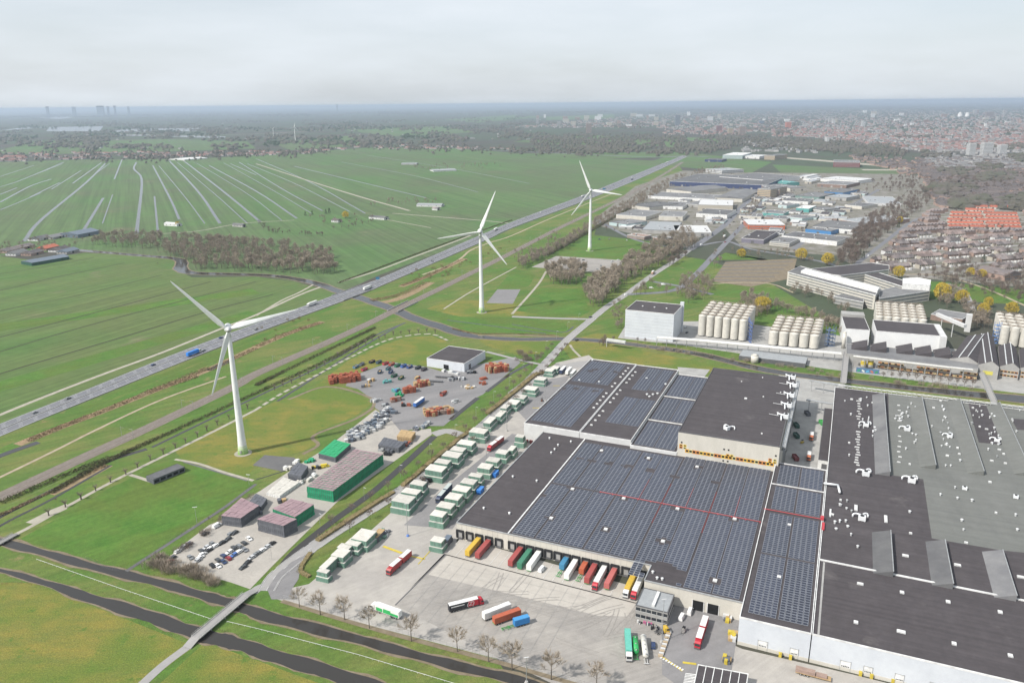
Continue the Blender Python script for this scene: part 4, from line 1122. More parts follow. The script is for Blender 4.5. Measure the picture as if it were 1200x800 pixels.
for dx in (-2, 2):
    for dy in (-2, 2): q.cyl((p.x + dx, p.y + dy, 0), (p.x + dx, p.y + dy, 20), .18, .18, 5)
o = q.build('stair_tower', paint(.10, .20, .42)); tag(o, 'blue steel stair tower left of the right-edge silos', 'stair tower')
q = MB(); p = g(972, 405)
for k in range(5): q.box((p.x, p.y, k * 3.6), 7, 6, .3); q.cyl((p.x - 1.5, p.y, k * 3.6), (p.x - 1.5, p.y, k * 3.6 + 2.4), 1.1, 1.1, 10); q.tube([Vector((p.x - 3, p.y - 3, k * 3.6)), Vector((p.x + 3, p.y - 3, k * 3.6 + 3.6))], .2, 4)
for dx in (-3.3, 3.3):
    for dy in (-2.8, 2.8): q.cyl((p.x + dx, p.y + dy, 0), (p.x + dx, p.y + dy, 19), .2, .2, 5)
o = q.build('stair_tower', paint(.10, .14, .22)); tag(o, 'dark steel process tower between the left silos and the white tower block', 'stair tower')
q = MB(); p = g(988, 408); q.cyl((p.x, p.y, 0), (p.x, p.y, 15), 1.7, 1.7, 16); q.cyl((p.x, p.y, 15), (p.x, p.y, 16), 1.7, .5, 16)
o = q.build('slim_tank', M['silo'], None, True); tag(o, 'slim upright cream tank beside the white tower block', 'tank')

# ---------------------------------------------------------------- brewery buildings
def poly_b(name, label, cat, pts, h, wall, roof, parapet=.5, trim='trim', group=None):
    q = [g(x, y, h) for x, y in pts]
    return shell(name, label, cat, q, h, wall, roof, parapet, trim, 0, group), (q if area2(q) > 0 else q[::-1])
def rect_b(name, label, cat, a, b_, c, h, wall, roof, parapet=.5, trim='trim', group=None):
    q = rect(a, b_, c, h)
    return shell(name, label, cat, q, h, wall, roof, parapet, trim, 0, group), q
hh = gh(732.5, 394.5, 363)
t, q = rect_b('block_hall', 'tall windowless white block hall with a dark flat roof across the river', 'hall', (733, 363), (790, 368.5), (744, 352), hh, 'wwall', 'roof', .5)
b = MB()
for k in range(1, 9): P, z0, z1 = on_wall(q, 0, .5, hh * k / 9, (q[1] - q[0]).length, .12, .03); b.prism(P, z0, z1, bot=True)
b.build('panel_joint', M['gwall'], t)
for i in range(3): skylight(t, bil(q, .25 + .25 * i, .5), hh, 1.4, 1.4)
b = MB(); p = bil(q, .99, .97); b.box((p.x, p.y, 0), 3.5, 3.5, hh + 3, R(-20)); b.build('stair_core', M['wwall'], t)
b = MB(); p0, p1 = g(711, 399, 6), g(733, 402, 6); b.beam(p0, p1, 2.5, 2); b.cyl((p0.x, p0.y, 0), p0, .3, .3, 6); o = b.build('conveyor_gallery', M['pale']); tag(o, 'short pale gallery sticking out left of the white block hall', 'gallery')
# tower block and brewhouse
hh = gh(991.5, 406, 385)
t, q = rect_b('tower_block', 'narrow white brewery block with stepped dark and grey roof', 'hall', (991, 385), (1019.5, 387), (992, 371), hh, 'hallwhite', 'roof', .4)
b = MB(); b.prism(inset(sub(q, 0, 1, .99, 1.28), .05), 0, hh + 2.5); b.build('rear_block', M['gwall'], t)
hh2 = gh(1027, 410, 388)
t, q = rect_b('brewhouse', 'wide white brewhouse with dark roof in front of cream silos', 'hall', (1027, 388), (1103, 394), (1028.5, 375), hh2, 'hallwhite', 'roof', .6)
b = MB(); e = sub(q, .985, 1.075, -.12, .95); b.prism(e, 0, hh2 + 1); b.build('stair_core', M['pale'], t)
# long front range with sawtooth bays and orange windows
hf = 9.0
t, q = poly_b('front_range', 'long grey brewery range with orange framed windows facing the river', 'hall', [(992, 414.5), (1146, 433), (1148, 424), (1113, 414), (992, 402.5)], hf, 'gwall', 'rooff', .5, 'gwall')
ochre = [paint(.44, .27, .12), paint(.40, .20, .10), paint(.46, .36, .20)]
qa_ = [g(1030, 420, hf), g(1146, 434.0, hf)]
for row in (0, 1):
    for i in range(30):
        if row and i in (8, 9, 10, 11, 22, 23, 24): continue
        o = wall_box(t, 'window', ochre[(i * 7 + row) % 3], qa_, 0, (i + .5) / 30, 1.4 + row * 3.4, 2.5, 1.9, .25)
        if (i * 3 + row) % 2 == 0:
            b = MB(); P, z0, z1 = on_wall(qa_, 0, (i + .5) / 30, 1.9 + row * 3.4, 1.7, 1.1, .32); b.prism(P, z0, z1, bot=True); b.build('pane', M['black'], o)
for i in range(6):
    x = 997 + i * 22.5 + (8 if i > 1 else 0)
    a, c, d = g(x, 409 + i * 2.3, hf), g(x + 19, 411 + i * 2.3, hf), g(x + 1, 401 + i * 2.2, hf)
    u = c - a; n_ = Vector((-u.y, u.x, 0)).normalized() * abs((d - a).dot(Vector((-u.y, u.x, 0)).normalized()))
    b = MB(); z = hf - .2; A_, B_, C2, D_ = [Vector((w.x, w.y, z)) for w in (a, c, c + n_, a + n_)]
    r0, r1 = B_ + Vector((0, 0, 4.2)), C2 + Vector((0, 0, 4.2))
    b.face([A_, r0, r1, D_]); b.face([A_, B_, r0]); b.face([C2, D_, r1]); b.face([B_, C2, r1, r0]); b.build('sawtooth_roof', M['roof'], t)
for k, (a, c, d, hx) in enumerate((((1113, 420), (1146, 425.5), (1116, 391), 10), ((1147, 427), (1171, 430), (1143, 393), 11), ((1172, 429), (1195, 432), (1170, 405), 10), ((1196, 431), (1222, 434.5), (1194, 409), 10))):
    q = rect(a, c, d, hx)
    t = thing('gabled_hall', 'dark-roofed brewery hall with a grey gable to the river, %s from the left' % o_(k), 'hall', cen(q), 'dark gabled brewery halls')
    b = MB(); b.prism(q, 0, hx, top=False); b.build('wall', M['gwall'], t)
    if area2(q) < 0: q = q[::-1]
    z = hx; A_, B_, C2, D_ = atz(q, z); m0, m1 = lerp(A_, B_, .62) + Vector((0, 0, 4)), lerp(D_, C2, .62) + Vector((0, 0, 4))
    b = MB(); b.face([A_, m0, m1, D_]); b.face([m0, B_, C2, m1]); b.face([C2, D_, m1]); b.build('roof', M['roof'], t)
    b = MB(); b.face([A_, B_, m0]); b.build('gable', M['gwall'], t)
    b = MB(); b.beam(lerp(A_, m0, .5) + Vector((0, 0, .1)), lerp(D_, m1, .5) + Vector((0, 0, .1)), .8, .4); b.beam(m0, m1, .6, .4); b.build('ridge_trim', M['vent'], t)
    if k > 1:
        for row in (0, 1):
            for i in range(5):
                o = wall_box(t, 'window', ochre[i % 3], q, 0, .14 + .18 * i, 2.2 + row * 3.2, 2.5, 1.7, .1)
                b = MB(); P, z0, z1 = on_wall(q, 0, .14 + .18 * i, 2.5 + row * 3.2, 1.7, 1.0, .16); b.prism(P, z0, z1, bot=True); b.build('pane', M['black'], o)
    elif k == 1: wall_box(t, 'sign_panel', paint(.55, .50, .10), q, 0, .5, 3.5, 7, 3, .1)
for x in (1011, 1019.5):
    p = g(x, 431.5); b = MB(); b.cyl((p.x, p.y, 1), (p.x, p.y, 7), 2.1, 2.1, 16); b.cyl((p.x, p.y, 7), (p.x, p.y, 7.8), 2.1, .6, 16)
    t = b.build('yellow_tank', M['silo'], None, True); tag(t, 'small round tank with a yellow top band, %s of two by the river' % ('left' if x < 1015 else 'right'), 'tank', 'yellow tanks by the river')
    b = MB(); b.cyl((p.x, p.y, 3.6), (p.x, p.y, 6.95), 2.16, 2.16, 16, 0, False); b.build('band', M['yellow'], t)
b = MB(); pm = [g(1003, 435.5), g(1030, 438.5)]; b.beam(pm[0], pm[1], .5, 4)
t = b.build('painted_wall', paint(.10, .18, .30)); tag(t, 'wall painted blue, green and white beside the yellow tanks', 'wall')
for i, c_ in enumerate(((.05, .30, .16), (.6, .62, .6), (.10, .35, .55), (.45, .15, .10), (.05, .25, .10))):
    b = MB(); a, c = lerp(pm[0], pm[1], .05 + i * .19), lerp(pm[0], pm[1], .17 + i * .19); n_ = Vector((0, -.3, 0)); b.beam(a + n_ + Vector((0, 0, .3 + i % 2)), c + n_ + Vector((0, 0, 1.2 - i % 2)), .2, 1.6); b.build('painted_shape', paint(*c_), t)
# pipe racks along the river
def rack(pts, w, h0, label, n=16, pipes=6):
    P = [g(*p, h0) for p in pts]
    b = MB()
    for p, d in along(P, 9): 
        n_ = Vector((-d.y, d.x, 0)) * w / 2
        for s in (-1, 1): b.cyl((p.x + n_.x * s, p.y + n_.y * s, 0), (p.x + n_.x * s, p.y + n_.y * s, h0), .2, .2, 5)
        b.beam(p - n_, p + n_, .35, .35)
    t = b.build('pipe_rack', M['steel']); tag(t, label, 'pipe rack')
    for k in range(pipes):
        o = (k + .5) / pipes * w - w / 2
        A, B = sides(P, 0, o); b = MB(); b.tube([p + Vector((0, 0, .7)) for p in A], uni(.25, .5), 6); b.build('pipe', M['vent'] if k % 3 else M['silo'], t)
rack([(770, 396), (820, 399.5), (880, 405), (940, 411), (986, 415)], 7, 6.5, 'long pipe rack with pale pipes along the far river bank before the silos')
rack([(1000, 418), (1050, 424), (1110, 431), (1140, 434)], 3, 9.6, 'grey pipe rack running over the front range of the brewery', pipes=3)
t, q = rect_b('shelter_roof', 'long low shelter with pale glassy roof below the silos by the river', 'shelter', (866, 416.5), (944, 426), (868, 409), 4, 'dtrim', 'zinc', 0)
p = g(884, 425); b = MB(); b.cyl((p.x, p.y, 0), (p.x, p.y, 7), 3.2, 3.2, 18); b.cyl((p.x, p.y, 7), (p.x, p.y, 8), 3.2, 1, 18); o = b.build('round_tank', M['silo'], None, True); tag(o, 'squat round cream tank beside the low shelter on the river bank', 'tank')
def truss_bridge(name, label, a, c, w, h0, m='steel'):
    A_, B_ = g(*a, h0), g(*c, h0)
    d = (B_ - A_).normalized(); n_ = Vector((-d.y, d.x, 0)) * w / 2
    t = thing(name, label, 'bridge', Vector((A_.x, A_.y, 0)))
    b = MB(); b.beam(A_, B_, w, .4); b.build('deck', M['street'], t)
    for s in (-1, 1):
        b = MB(); N_ = max(4, int((B_ - A_).length / 3))
        for k in range(N_):
            p, q_ = lerp(A_, B_, k / N_) + n_ * s, lerp(A_, B_, (k + 1) / N_) + n_ * s
            b.tube([p + Vector((0, 0, .4)), p + Vector((0, 0, 1.5)), q_ + Vector((0, 0, 1.5))], .09, 4)
            b.tube([p + Vector((0, 0, .95)), q_ + Vector((0, 0, .95))], .06, 4)
        b.build('railing', M[m], t)
    for k in (.12, .5, .88):
        b = MB(); p = lerp(A_, B_, k); b.cyl((p.x, p.y, 0), p, .4, .4, 6); b.build('pillar', M['gwall'], t)
    return t
truss_bridge('footbridge', 'long grey footbridge over the river to the sawtooth hall roof edge', (1147, 431), (1165, 472), 4, 5)
truss_bridge('footbridge', 'dark covered bridge over the river below the white tower block', (992, 412), (988, 449), 4.5, 6)
b = MB(); b.beam(g(1098, 370, 15), g(1131, 384, 13), 3.2, 3); p = g(1133, 388); b.box((p.x, p.y, 0), 5, 6, 17, R(-30))
for k in (.2, .6): p = lerp(g(1098, 370, 15), g(1131, 384, 13), k); b.cyl((p.x, p.y, 0), p, .4, .4, 6)
o = b.build('conveyor_gallery', M['pale']); tag(o, 'sloping white conveyor gallery right of the brewhouse', 'gallery')
t, q = rect_b('red_shed', 'low shed with red wall and grey roof behind the conveyor gallery', 'shed', (1091, 368), (1128, 374), (1094, 361), 6, 'brick', 'rooff', .3)

# head office across the park: wings round a court, banded windows
hw = gh(922.5, 334, 319)
M['band'] = mat('window_band_glass', (.13, .14, .15), .3, .25, .5, (.22, .22, .21), spec=.5)
def banded(t, q, h, n, sides_=(0, 1, 2, 3), m='band', z1=None):
    st = h / n
    for i in sides_:
        L = (q[(i + 1) % len(q)] - q[i]).length
        for k in range(n): wall_box(t, 'window_band', m, q, i, .5, st * k + st * .42, L * .96, st * .42, .05)
for lab, pts, n, ch in (('long front wing of the pale banded office across the park', [(923, 319), (1026, 346), (1032, 337), (938, 312)], 5, 0), ('rear wing of the banded office with a dark roof', [(950, 319), (985, 323), (1042, 316), (1042, 311), (1022, 308), (951, 315)], 5, 0), ('short inner wing of the banded office with dark roof', [(1011, 321), (1058, 336), (1066, 331), (1022, 317)], 4, 0), ('right front wing of the banded office with grey roof', [(1030, 350), (1090, 341), (1091, 333), (1066, 332), (1030, 341)], 3, 0)):
    h = hw * (1 if n == 5 else .85 if n == 4 else .7)
    t, q = poly_b('office_wing', lab, 'office', pts, h, 'cream', 'roof' if 'dark' in lab else 'rooff', .7, 'trim', 'wings of the banded office')
    banded(t, q, h, n, range(len(q)))
    if 'front wing' in lab and n == 5:
        b = MB(); b.prism([bil(q[:4] if len(q) == 4 else q, s, tt) for s, tt in ((.12, .3), (1, .3), (1, .7), (.12, .7))], h - .1, h + 2.6); b.build('plant_room', M['white'], t)
t, q = poly_b('office_wing', 'low terrace building in front of the banded office', 'office', [(977, 347), (1012, 354), (1012, 345), (992, 343)], 8, 'gwall', 'rooff', .4)
banded(t, q, 8, 2)
t, q = poly_b('rooftop_pavilion', 'white rounded plant pavilion on the right end of the banded office', 'pavilion', [(1058, 332), (1090, 334), (1091, 328), (1075, 325), (1058, 326)], hw * .85 + 4, 'white', 'white', .3)
t.location.z = 0

# ---------------------------------------------------------------- industrial estate
navy, tan, teal, orange, blue, redb = paint(.035, .05, .12), paint(.42, .33, .22), paint(.10, .32, .30), paint(.55, .13, .05), paint(.06, .20, .42), paint(.20, .045, .045)
lteal, beige, purple, ggreen = paint(.42, .52, .52), paint(.40, .37, .31), paint(.17, .16, .20), paint(.16, .24, .22)
for n_, m_ in zip('navy tan teal orange blue redb lteal beige purple ggreen'.split(), (navy, tan, teal, orange, blue, redb, lteal, beige, purple, ggreen)): M[n_] = m_
EST = [
 ((714, 260), (734, 263), (738, 256.5), 6, 'lteal', 'rooff', 'pale teal shed nearest the green turbine field', 0), ((722, 251.5), (757, 254), (731, 244.5), 7, 'cream', 'rooff', 'low grey-roofed hall behind the pale teal shed', 0),
 ((737, 240), (761, 243), (750, 233.5), 7, 'cream', 'rooff', 'grey-roofed hall beside the tree belt of the railway', 0), ((772, 253), (800, 254), (776, 247), 8, 'cream', 'rooff', 'white-fronted hall behind the pale flat-roofed hall', 0),
 ((752, 269), (792, 270.5), (760, 259), 6, 'gwall', 'zinc', 'broad low hall with a pale roof by the bare trees', 0), ((792, 272), (834, 272.5), (800, 264), 6, 'gwall', 'pale', 'low pale-roofed hall nearest the dual road', 0),
 ((816, 250), (852, 252), (820, 244), 7, 'white', 'rooff', 'white hall in front of the big beige hall', 0), ((818, 240), (859, 241), (822, 233.5), 12, 'beige', 'pale', 'big beige hall with white roof', 0),
 ((781, 221.5), (810, 224.5), (801, 215), 8, 'cream', 'rooff', 'pale hall with a low pitched roof before the navy hall', 3), ((838, 231.5), (870, 233), (852, 222), 8, 'cream', 'rooff', 'pale hall with a low pitched roof right of centre', 3),
 ((759, 229.5), (838, 233.5), (775, 225), 6, 'white', 'rooff', 'very long low hall with white roof edge', 0), ((775, 241.5), (800, 242.5), (783, 236), 6, 'white', 'rooff', 'small white-edged hall in the middle rows', 0),
 ((804, 239), (818, 240), (818, 233), 6, 'gwall', 'rooff', 'narrow grey hall left of the beige hall', 0), ((785, 212.5), (897, 217), (800, 203), 12, 'navy', 'rooff', 'largest navy blue hall', 0),
 ((843, 207), (894, 211), (878, 202), 13, 'white', 'rooff', 'large hall with white front over the navy hall', 0), ((888, 221), (903, 222), (896, 216.5), 20, 'tan', 'rooff', 'tan office tower among the halls', 4),
 ((903, 222), (914, 222), (910, 217), 17, 'brick', 'rooff', 'brown office block attached right of the tan tower', 4), ((922, 214.5), (937, 213.5), (930, 210), 8, 'teal', 'teal', 'teal-roofed unit right of the large white hall', 0),
 ((926, 220.5), (945, 219.5), (931, 214.5), 8, 'cream', 'rooff', 'grey unit with a blue side', 0), ((966, 224.5), (988, 226), (971, 219.5), 9, 'blue', 'rooff', 'deep blue hall at the back right', 0),
 ((967, 230), (992, 232), (975, 226.5), 7, 'gwall', 'zinc', 'pale grey-roofed hall before the deep blue hall', 0), ((932, 229), (960, 231), (939, 224), 7, 'ggreen', 'rooff', 'grey-green hall in the middle of the right rows', 0),
 ((933, 243.5), (948, 244.5), (937, 240), 8, 'teal', 'white', 'bright teal unit', 0), ((948, 243.5), (966, 246), (953, 240), 6, 'white', 'rooff', 'white unit right of the bright teal unit', 2),
 ((912, 240), (922, 241), (915, 236.5), 6, 'lteal', 'rooff', 'pale blue unit left of the bright teal unit', 0), ((917, 235), (947, 236.5), (921, 231.5), 6, 'white', 'rooff', 'long unit with white roof edge behind the pale blue unit', 0),
 ((893, 249), (918, 250.5), (898, 245.5), 6, 'teal', 'rooff', 'long green unit by the tree-lined road', 0), ((877, 263), (920, 263.5), (885, 257), 8, 'orange', 'pale', 'unit with an orange front and pale roof', 2),
 ((869, 279), (895, 281), (879, 269), 7, 'purple', 'roof', 'dark-roofed unit with purple-grey front before the orange one', 0), ((902, 283), (925, 285), (909, 277), 6, 'cream', 'rooff', 'white-fronted low unit above the sand path', 2),
 ((916, 276), (981, 283), (921, 270), 7, 'white', 'rooff', 'long unit with white roof edge behind the yellow willows', 0), ((944, 268), (974, 271), (951, 264), 7, 'blue', 'rooff', 'long bright blue unit', 0),
 ((952, 265), (1000, 269), (966, 257.5), 8, 'white', 'rooff', 'large flat unit with white edge behind the bright blue one', 0), ((985, 257.5), (1016, 262), (1001, 247.5), 7, 'brick', 'zinc', 'broad grey-green roofed unit with a brown front by the woods', 0),
 ((1018, 238), (1056, 239), (1041, 230.5), 5, 'pale', 'zinc', 'row of pale glass sheds by the woods', 0), ((961, 209), (1006, 212), (966, 205.5), 8, 'white', 'pale', 'long white hall at the back right of the estate', 0),
 ((958, 215), (992, 217), (964, 211), 8, 'brick', 'rooff', 'reddish brick hall before the long white hall', 0), ((977, 190), (1008, 190.5), (981, 187.5), 16, 'redb', 'rooff', 'dark red block on the far green field', 4),
 ((847, 181.5), (870, 182), (851, 178.5), 14, 'lteal', 'white', 'pale glassy office on the far side of the road junction', 4), ((872, 183), (890, 183.5), (875, 181), 9, 'white', 'pale', 'long white box right of the glassy office', 0),
 ((896, 182), (908, 182.5), (899, 180), 16, 'tan', 'rooff', 'tan block right of the long white box', 4), ((827, 198), (846, 200), (831, 194.5), 10, 'pale', 'zinc', 'white and grey office left of the large halls', 2),
 ((826, 187), (846, 187.5), (828, 185.5), 8, 'navy', 'rooff', 'navy box by the motorway bridge', 0), ((735, 275), (755, 277.5), (738, 272.5), 5, 'brick', 'brick', 'small reddish brick house by the estate edge', 2),
 ((765, 278), (780, 280), (768, 275.5), 4, 'brick', 'rooff', 'small dark unit by the estate edge road', 0), ((880, 253.5), (892, 254), (884, 250), 6, 'cream', 'rooff', 'small pale unit by the tree-lined road', 0),
 ((922, 254), (940, 256), (927, 250), 6, 'lteal', 'rooff', 'grey-teal unit in the right rows', 0), ((906, 256), (922, 257), (911, 252), 5, 'gwall', 'rooff', 'dark flat unit behind the orange-fronted one', 0),
 ((990, 240), (1010, 242), (997, 236), 6, 'cream', 'rooff', 'pale unit between the teal sheds and the woods', 0)]
for a, c, d, h, w, rf, lab, win in EST:
    lab2 = lab + ('' if 'hall' in lab or 'office' in lab else ' of the industrial estate')
    q = rect(a, c, d, h)
    if win == 3:
        t = thing('industrial_hall', lab2, 'factory hall', cen(q), 'halls of the industrial estate')
        b = MB(); b.prism(q, 0, h, top=False); b.build('wall', M[w], t)
        b = MB(); b.gable(q, h, h + 4, 0, .5); b.build('roof', M[rf], t)
        continue
    t = shell('industrial_hall', lab2, 'factory hall', q, h, w, rf, .5, 'trim' if rnd() < .7 else 'dtrim', 0, 'halls of the industrial estate')
    if win in (2, 4): banded(t, q, h, 2 if win == 2 else max(3, int(h / 3.6)), range(len(q)))
    elif rnd() < .8:
        L = (q[1] - q[0]).length; n = max(1, int(L / 22)); i0 = 0 if q[0].y < q[2].y else 2
        for i in range(n): wall_box(t, 'roller_door', 'dtrim' if rnd() < .5 else 'gwall', q, i0, (i + .5) / n, 0, 4.5, min(4.2, h * .6), .06)
    for i in range(int(2 + (q[1] - q[0]).length / 25)):
        p = bil(q, uni(.1, .9), uni(.15, .85)); skylight(t, p, h, uni(1.5, 3.5), uni(1.2, 2.5), uni(0, 1), uni(.6, 1.6), 'vent' if rnd() < .6 else 'rooff')

k = 0
ESTP = [(720, 268), (760, 232), (800, 212), (850, 206), (960, 206), (1000, 214), (1020, 232), (990, 262), (960, 282), (900, 280), (872, 268), (862, 250), (850, 255), (800, 270)]
def in_poly(x, y, P):
    c = False
    for i in range(len(P)):
        (x1, y1), (x2, y2) = P[i - 1], P[i]
        if (y1 > y) != (y2 > y) and x < (x2 - x1) * (y - y1) / (y2 - y1) + x1: c = not c
    return c
while k < 70:            # small units, sheds and containers between the larger halls
    x, y = uni(720, 1020), uni(206, 282)
    if not in_poly(x, y, ESTP) or any(a[0] - 8 < x < c[0] + 3 and d[1] - 1 < y < a[1] + 5 for a, c, d, *_ in EST): continue
    w = uni(6, 16); q = rect((x, y), (x + w, y + w * .05), (x + 2, y - uni(1.5, 3.5)), uni(3, 6)); h = q[0].z; k += 1
    wl = cho(['pale', 'white', 'gwall', 'beige', 'lteal', 'brick', 'cream'])
    t = shell('industrial_unit', 'small %s unit squeezed between the larger halls of the industrial estate' % {'pale': 'pale', 'white': 'white', 'gwall': 'grey', 'beige': 'beige', 'lteal': 'pale blue', 'brick': 'brick', 'cream': 'cream'}[wl], 'factory unit', q, h, wl, cho(['rooff', 'rooff', 'pale', 'zinc', 'roof']), .3, 'trim', 0, 'small units of the industrial estate, ' + wl)
    wall_box(t, 'roller_door', 'dtrim', q, 0, uni(.2, .8), 0, 4, h * .6, .06)
# ---------------------------------------------------------------- farms, landmarks
def barn(name, lab, a, c, d, h, rise, w, rf, cat='barn', group=None):
    q = rect(a, c, d, h)
    t = thing(name, lab, cat, cen(q), group)
    b = MB(); b.prism(q, 0, h, top=False); b.build('wall', M[w], t)
    b = MB(); b.gable(q, h, h + rise, 0, .5); b.build('roof', M[rf], t)
    wall_box(t, 'door', 'dark', q, 1, .5, 0, 3.5, min(3.4, h * .8), .06)
    for i in range(3): wall_box(t, 'window', 'glass', q, 0, .2 + .3 * i, h * .4, 1.4, h * .3, .06)
    return t
M['dgreen'] = paint(.028, .085, .065); M['bluer'] = paint(.13, .16, .20)
barn('barn', 'long dark green barn with blue-grey roof on the edge of the left meadow', (37, 308), (81, 300.5), (27, 305.5), 4.5, 2.5, 'dgreen', 'bluer')
barn('barn', 'big barn with pale blue pitched roof at the back of the left farm cluster', (70, 274), (91, 275), (74, 268), 6, 4, 'bluer', 'bluer')
for x, y, c_, w, lab in ((38, 280, 'rooff', 'pale', 'pale low farm shed beside the white ditch'), (56, 278, 'rooff', 'gwall', 'grey farm shed left of the big blue-roofed barn'), (30, 297, 'tile', 'brick', 'brown farmhouse behind the long green barn'), (12, 297, 'rooff', 'pale', 'pale-roofed farmhouse at the left edge'), (2, 294, 'tile', 'brick', 'dark farmhouse cut by the left edge'), (62, 293, 'tile', 'pale', 'farmhouse with white gable behind the long barn'), (72, 295, 'bluer', 'gwall', 'farm shed with blue-grey roof over the barn end'), (19, 290, 'tile', 'brick', 'small dark cottage in the left farm cluster'), (48, 291, 'tiler', 'brick', 'reddish cottage in the left farm cluster')):
    barn('farmhouse', lab, (x - 6, y), (x + 6, y + .4), (x - 5, y - 4), 3.4, 3.6, w, rf=c_, cat='farmhouse', group='farm buildings at the left edge')
for a, c, d, w, rf, lab in (((192, 262), (207, 263), (193, 260.5), 'white', 'pale', 'white-roofed barn by the ditches in the middle polder'), ((432, 254), (450, 255.5), (434, 252.6), 'pale', 'rooff', 'grey barn at the end of the tree-lined farm plot'), ((488, 240), (517, 240.5), (490, 238.4), 'pale', 'zinc', 'long pale farm barn near the middle turbine'), ((470, 192), (488, 192), (473, 191.3), 'gwall', 'zinc', 'distant grey farm barn on the far meadow'), ((508, 200), (535, 199), (510, 198.3), 'pale', 'zinc', 'distant pair of pale barns with trees on the far meadow'), ((216, 187), (243, 185), (217, 184.8), 'white', 'white', 'white greenhouse roof at the far village edge'), ((506, 244), (512, 244.5), (506.5, 243), 'pale', 'tile', 'small farmhouse right of the long pale barn'), ((388, 258), (396, 258.5), (388.5, 256.6), 'pale', 'tile', 'cottage inside the tree-lined farm plot'), ((272, 263), (284, 264), (273, 262), 'gwall', 'rooff', 'low grey shed right of the white-roofed barn')):
    barn('barn', lab, a, c, d, 4, 2.5, w, rf, 'barn', 'barns in the far polder')
def tower(lab, x, y, top, wpx, dm, m, rf='rooff', cat='tower block', name='tower_block', group=None, n=0):
    p = g(x, y); h = gh(x, y, top); w = (g(x + wpx / 2, y) - g(x - wpx / 2, y)).length
    q = [p + Vector(o) for o in ((-w / 2, 0, 0), (w / 2, 0, 0), (w / 2, dm, 0), (-w / 2, dm, 0))]
    t = shell(name, lab, cat, q, h, m, rf, 1, 'trim', 0, group)
    if n: banded(t, q, h, n, (0, 1, 3))
    return t
tower('lone dark high-rise standing in the distant town', 794, 147, 134.5, 5.5, 30, 'bluer', n=12)
tower('lone reddish tower left of the dark high-rise', 690, 156, 144.5, 6, 30, 'brick', n=9)
for x, w, top, lab in ((1139, 8, 169, 'left'), (1157, 12, 167.5, 'middle and widest'), (1175, 9, 170, 'right')): tower('pale yellowish apartment tower, %s of three on the far right' % lab, x, 182, top, w, 25, 'pale', n=9, group='three apartment towers')
for x, y, top, w, m, lab in ((924, 150, 143, 6, 'orange', 'reddish slab on the far right skyline, left one'), (1012, 149, 142, 4, 'pale', 'pale slab on the far right skyline'), (977, 146, 141, 3, 'white', 'thin white tower on the far right skyline'), (970, 168, 161, 3, 'white', 'short white tower before the long pale road'), (843, 154, 147, 6, 'redb', 'reddish block right of the dark high-rise'), (870, 158, 148, 7, 'brick', 'brown block at the near edge of the distant town'), (856, 157, 150, 5, 'tan', 'tan block at the near edge of the distant town'), (1160, 137, 131, 10, 'brick', 'brown hospital block on the far right skyline'), (655, 148, 143, 4, 'gwall', 'grey slab at the left end of the distant town'), (630, 145, 139, 3, 'gwall', 'thin grey slab at the left end of the distant town')): tower(lab, x, y, top, w, 30, m, n=6, group='distant town blocks')
for k in range(56):
    x, y = uni(620, 1200), 0
    y = uni(132, 150) if x > 760 else uni(136, 149)
    m = cho(['pale', 'gwall', 'brick', 'white', 'bluer', 'beige'])
    tower('%s block among the roofs of the distant town' % {'pale': 'pale grey', 'gwall': 'grey', 'brick': 'brown', 'white': 'white', 'bluer': 'dark', 'beige': 'beige'}[m], x, y, y - uni(2.2, 5), uni(2, 7), uni(15, 40), m, group='blocks of the distant town, ' + m)
for x in (1124.5, 1133):
    p = g(x, 138); w = (g(x + 2.6, 138) - p).length; b = MB()
    for k in range(5): b.cyl(p + Vector((0, 0, w * 1.6 + w * math.sin(k * .314))), p + Vector((0, 0, w * 1.6 + w * math.sin((k + 1) * .314))), w * math.cos(k * .314), w * math.cos((k + 1) * .314), 14)
    b.cyl(p, p + Vector((0, 0, w * 1.6)), w, w, 14)
    o = b.build('domed_tank', M['white'], None, True); tag(o, 'white domed tank on the far right skyline, %s of two' % ('left' if x < 1130 else 'right'), 'tank', 'domed tanks')
for x, w, hm in ((117, 900, 110), (126, 200, 70), (134, 180, 110), (55, 260, 90), (86, 400, 60), (395, 120, 70), (150, 200, 50)):
    p = g(x, 128.5 if x > 100 else 130); p = p * (25000 / p.length); w *= .2; hm = 215 + hm * .42
    q = [p + Vector(o) for o in ((-w / 2, 0, 0), (w / 2, 0, 0), (w / 2, 60, 0), (-w / 2, 60, 0))]
    t = shell('skyline_tower', 'faint high-rise on the far left horizon', 'high-rise', q, hm, 'bluer', 'rooff', 2, 'gwall', 0, 'faint high-rises on the left horizon')

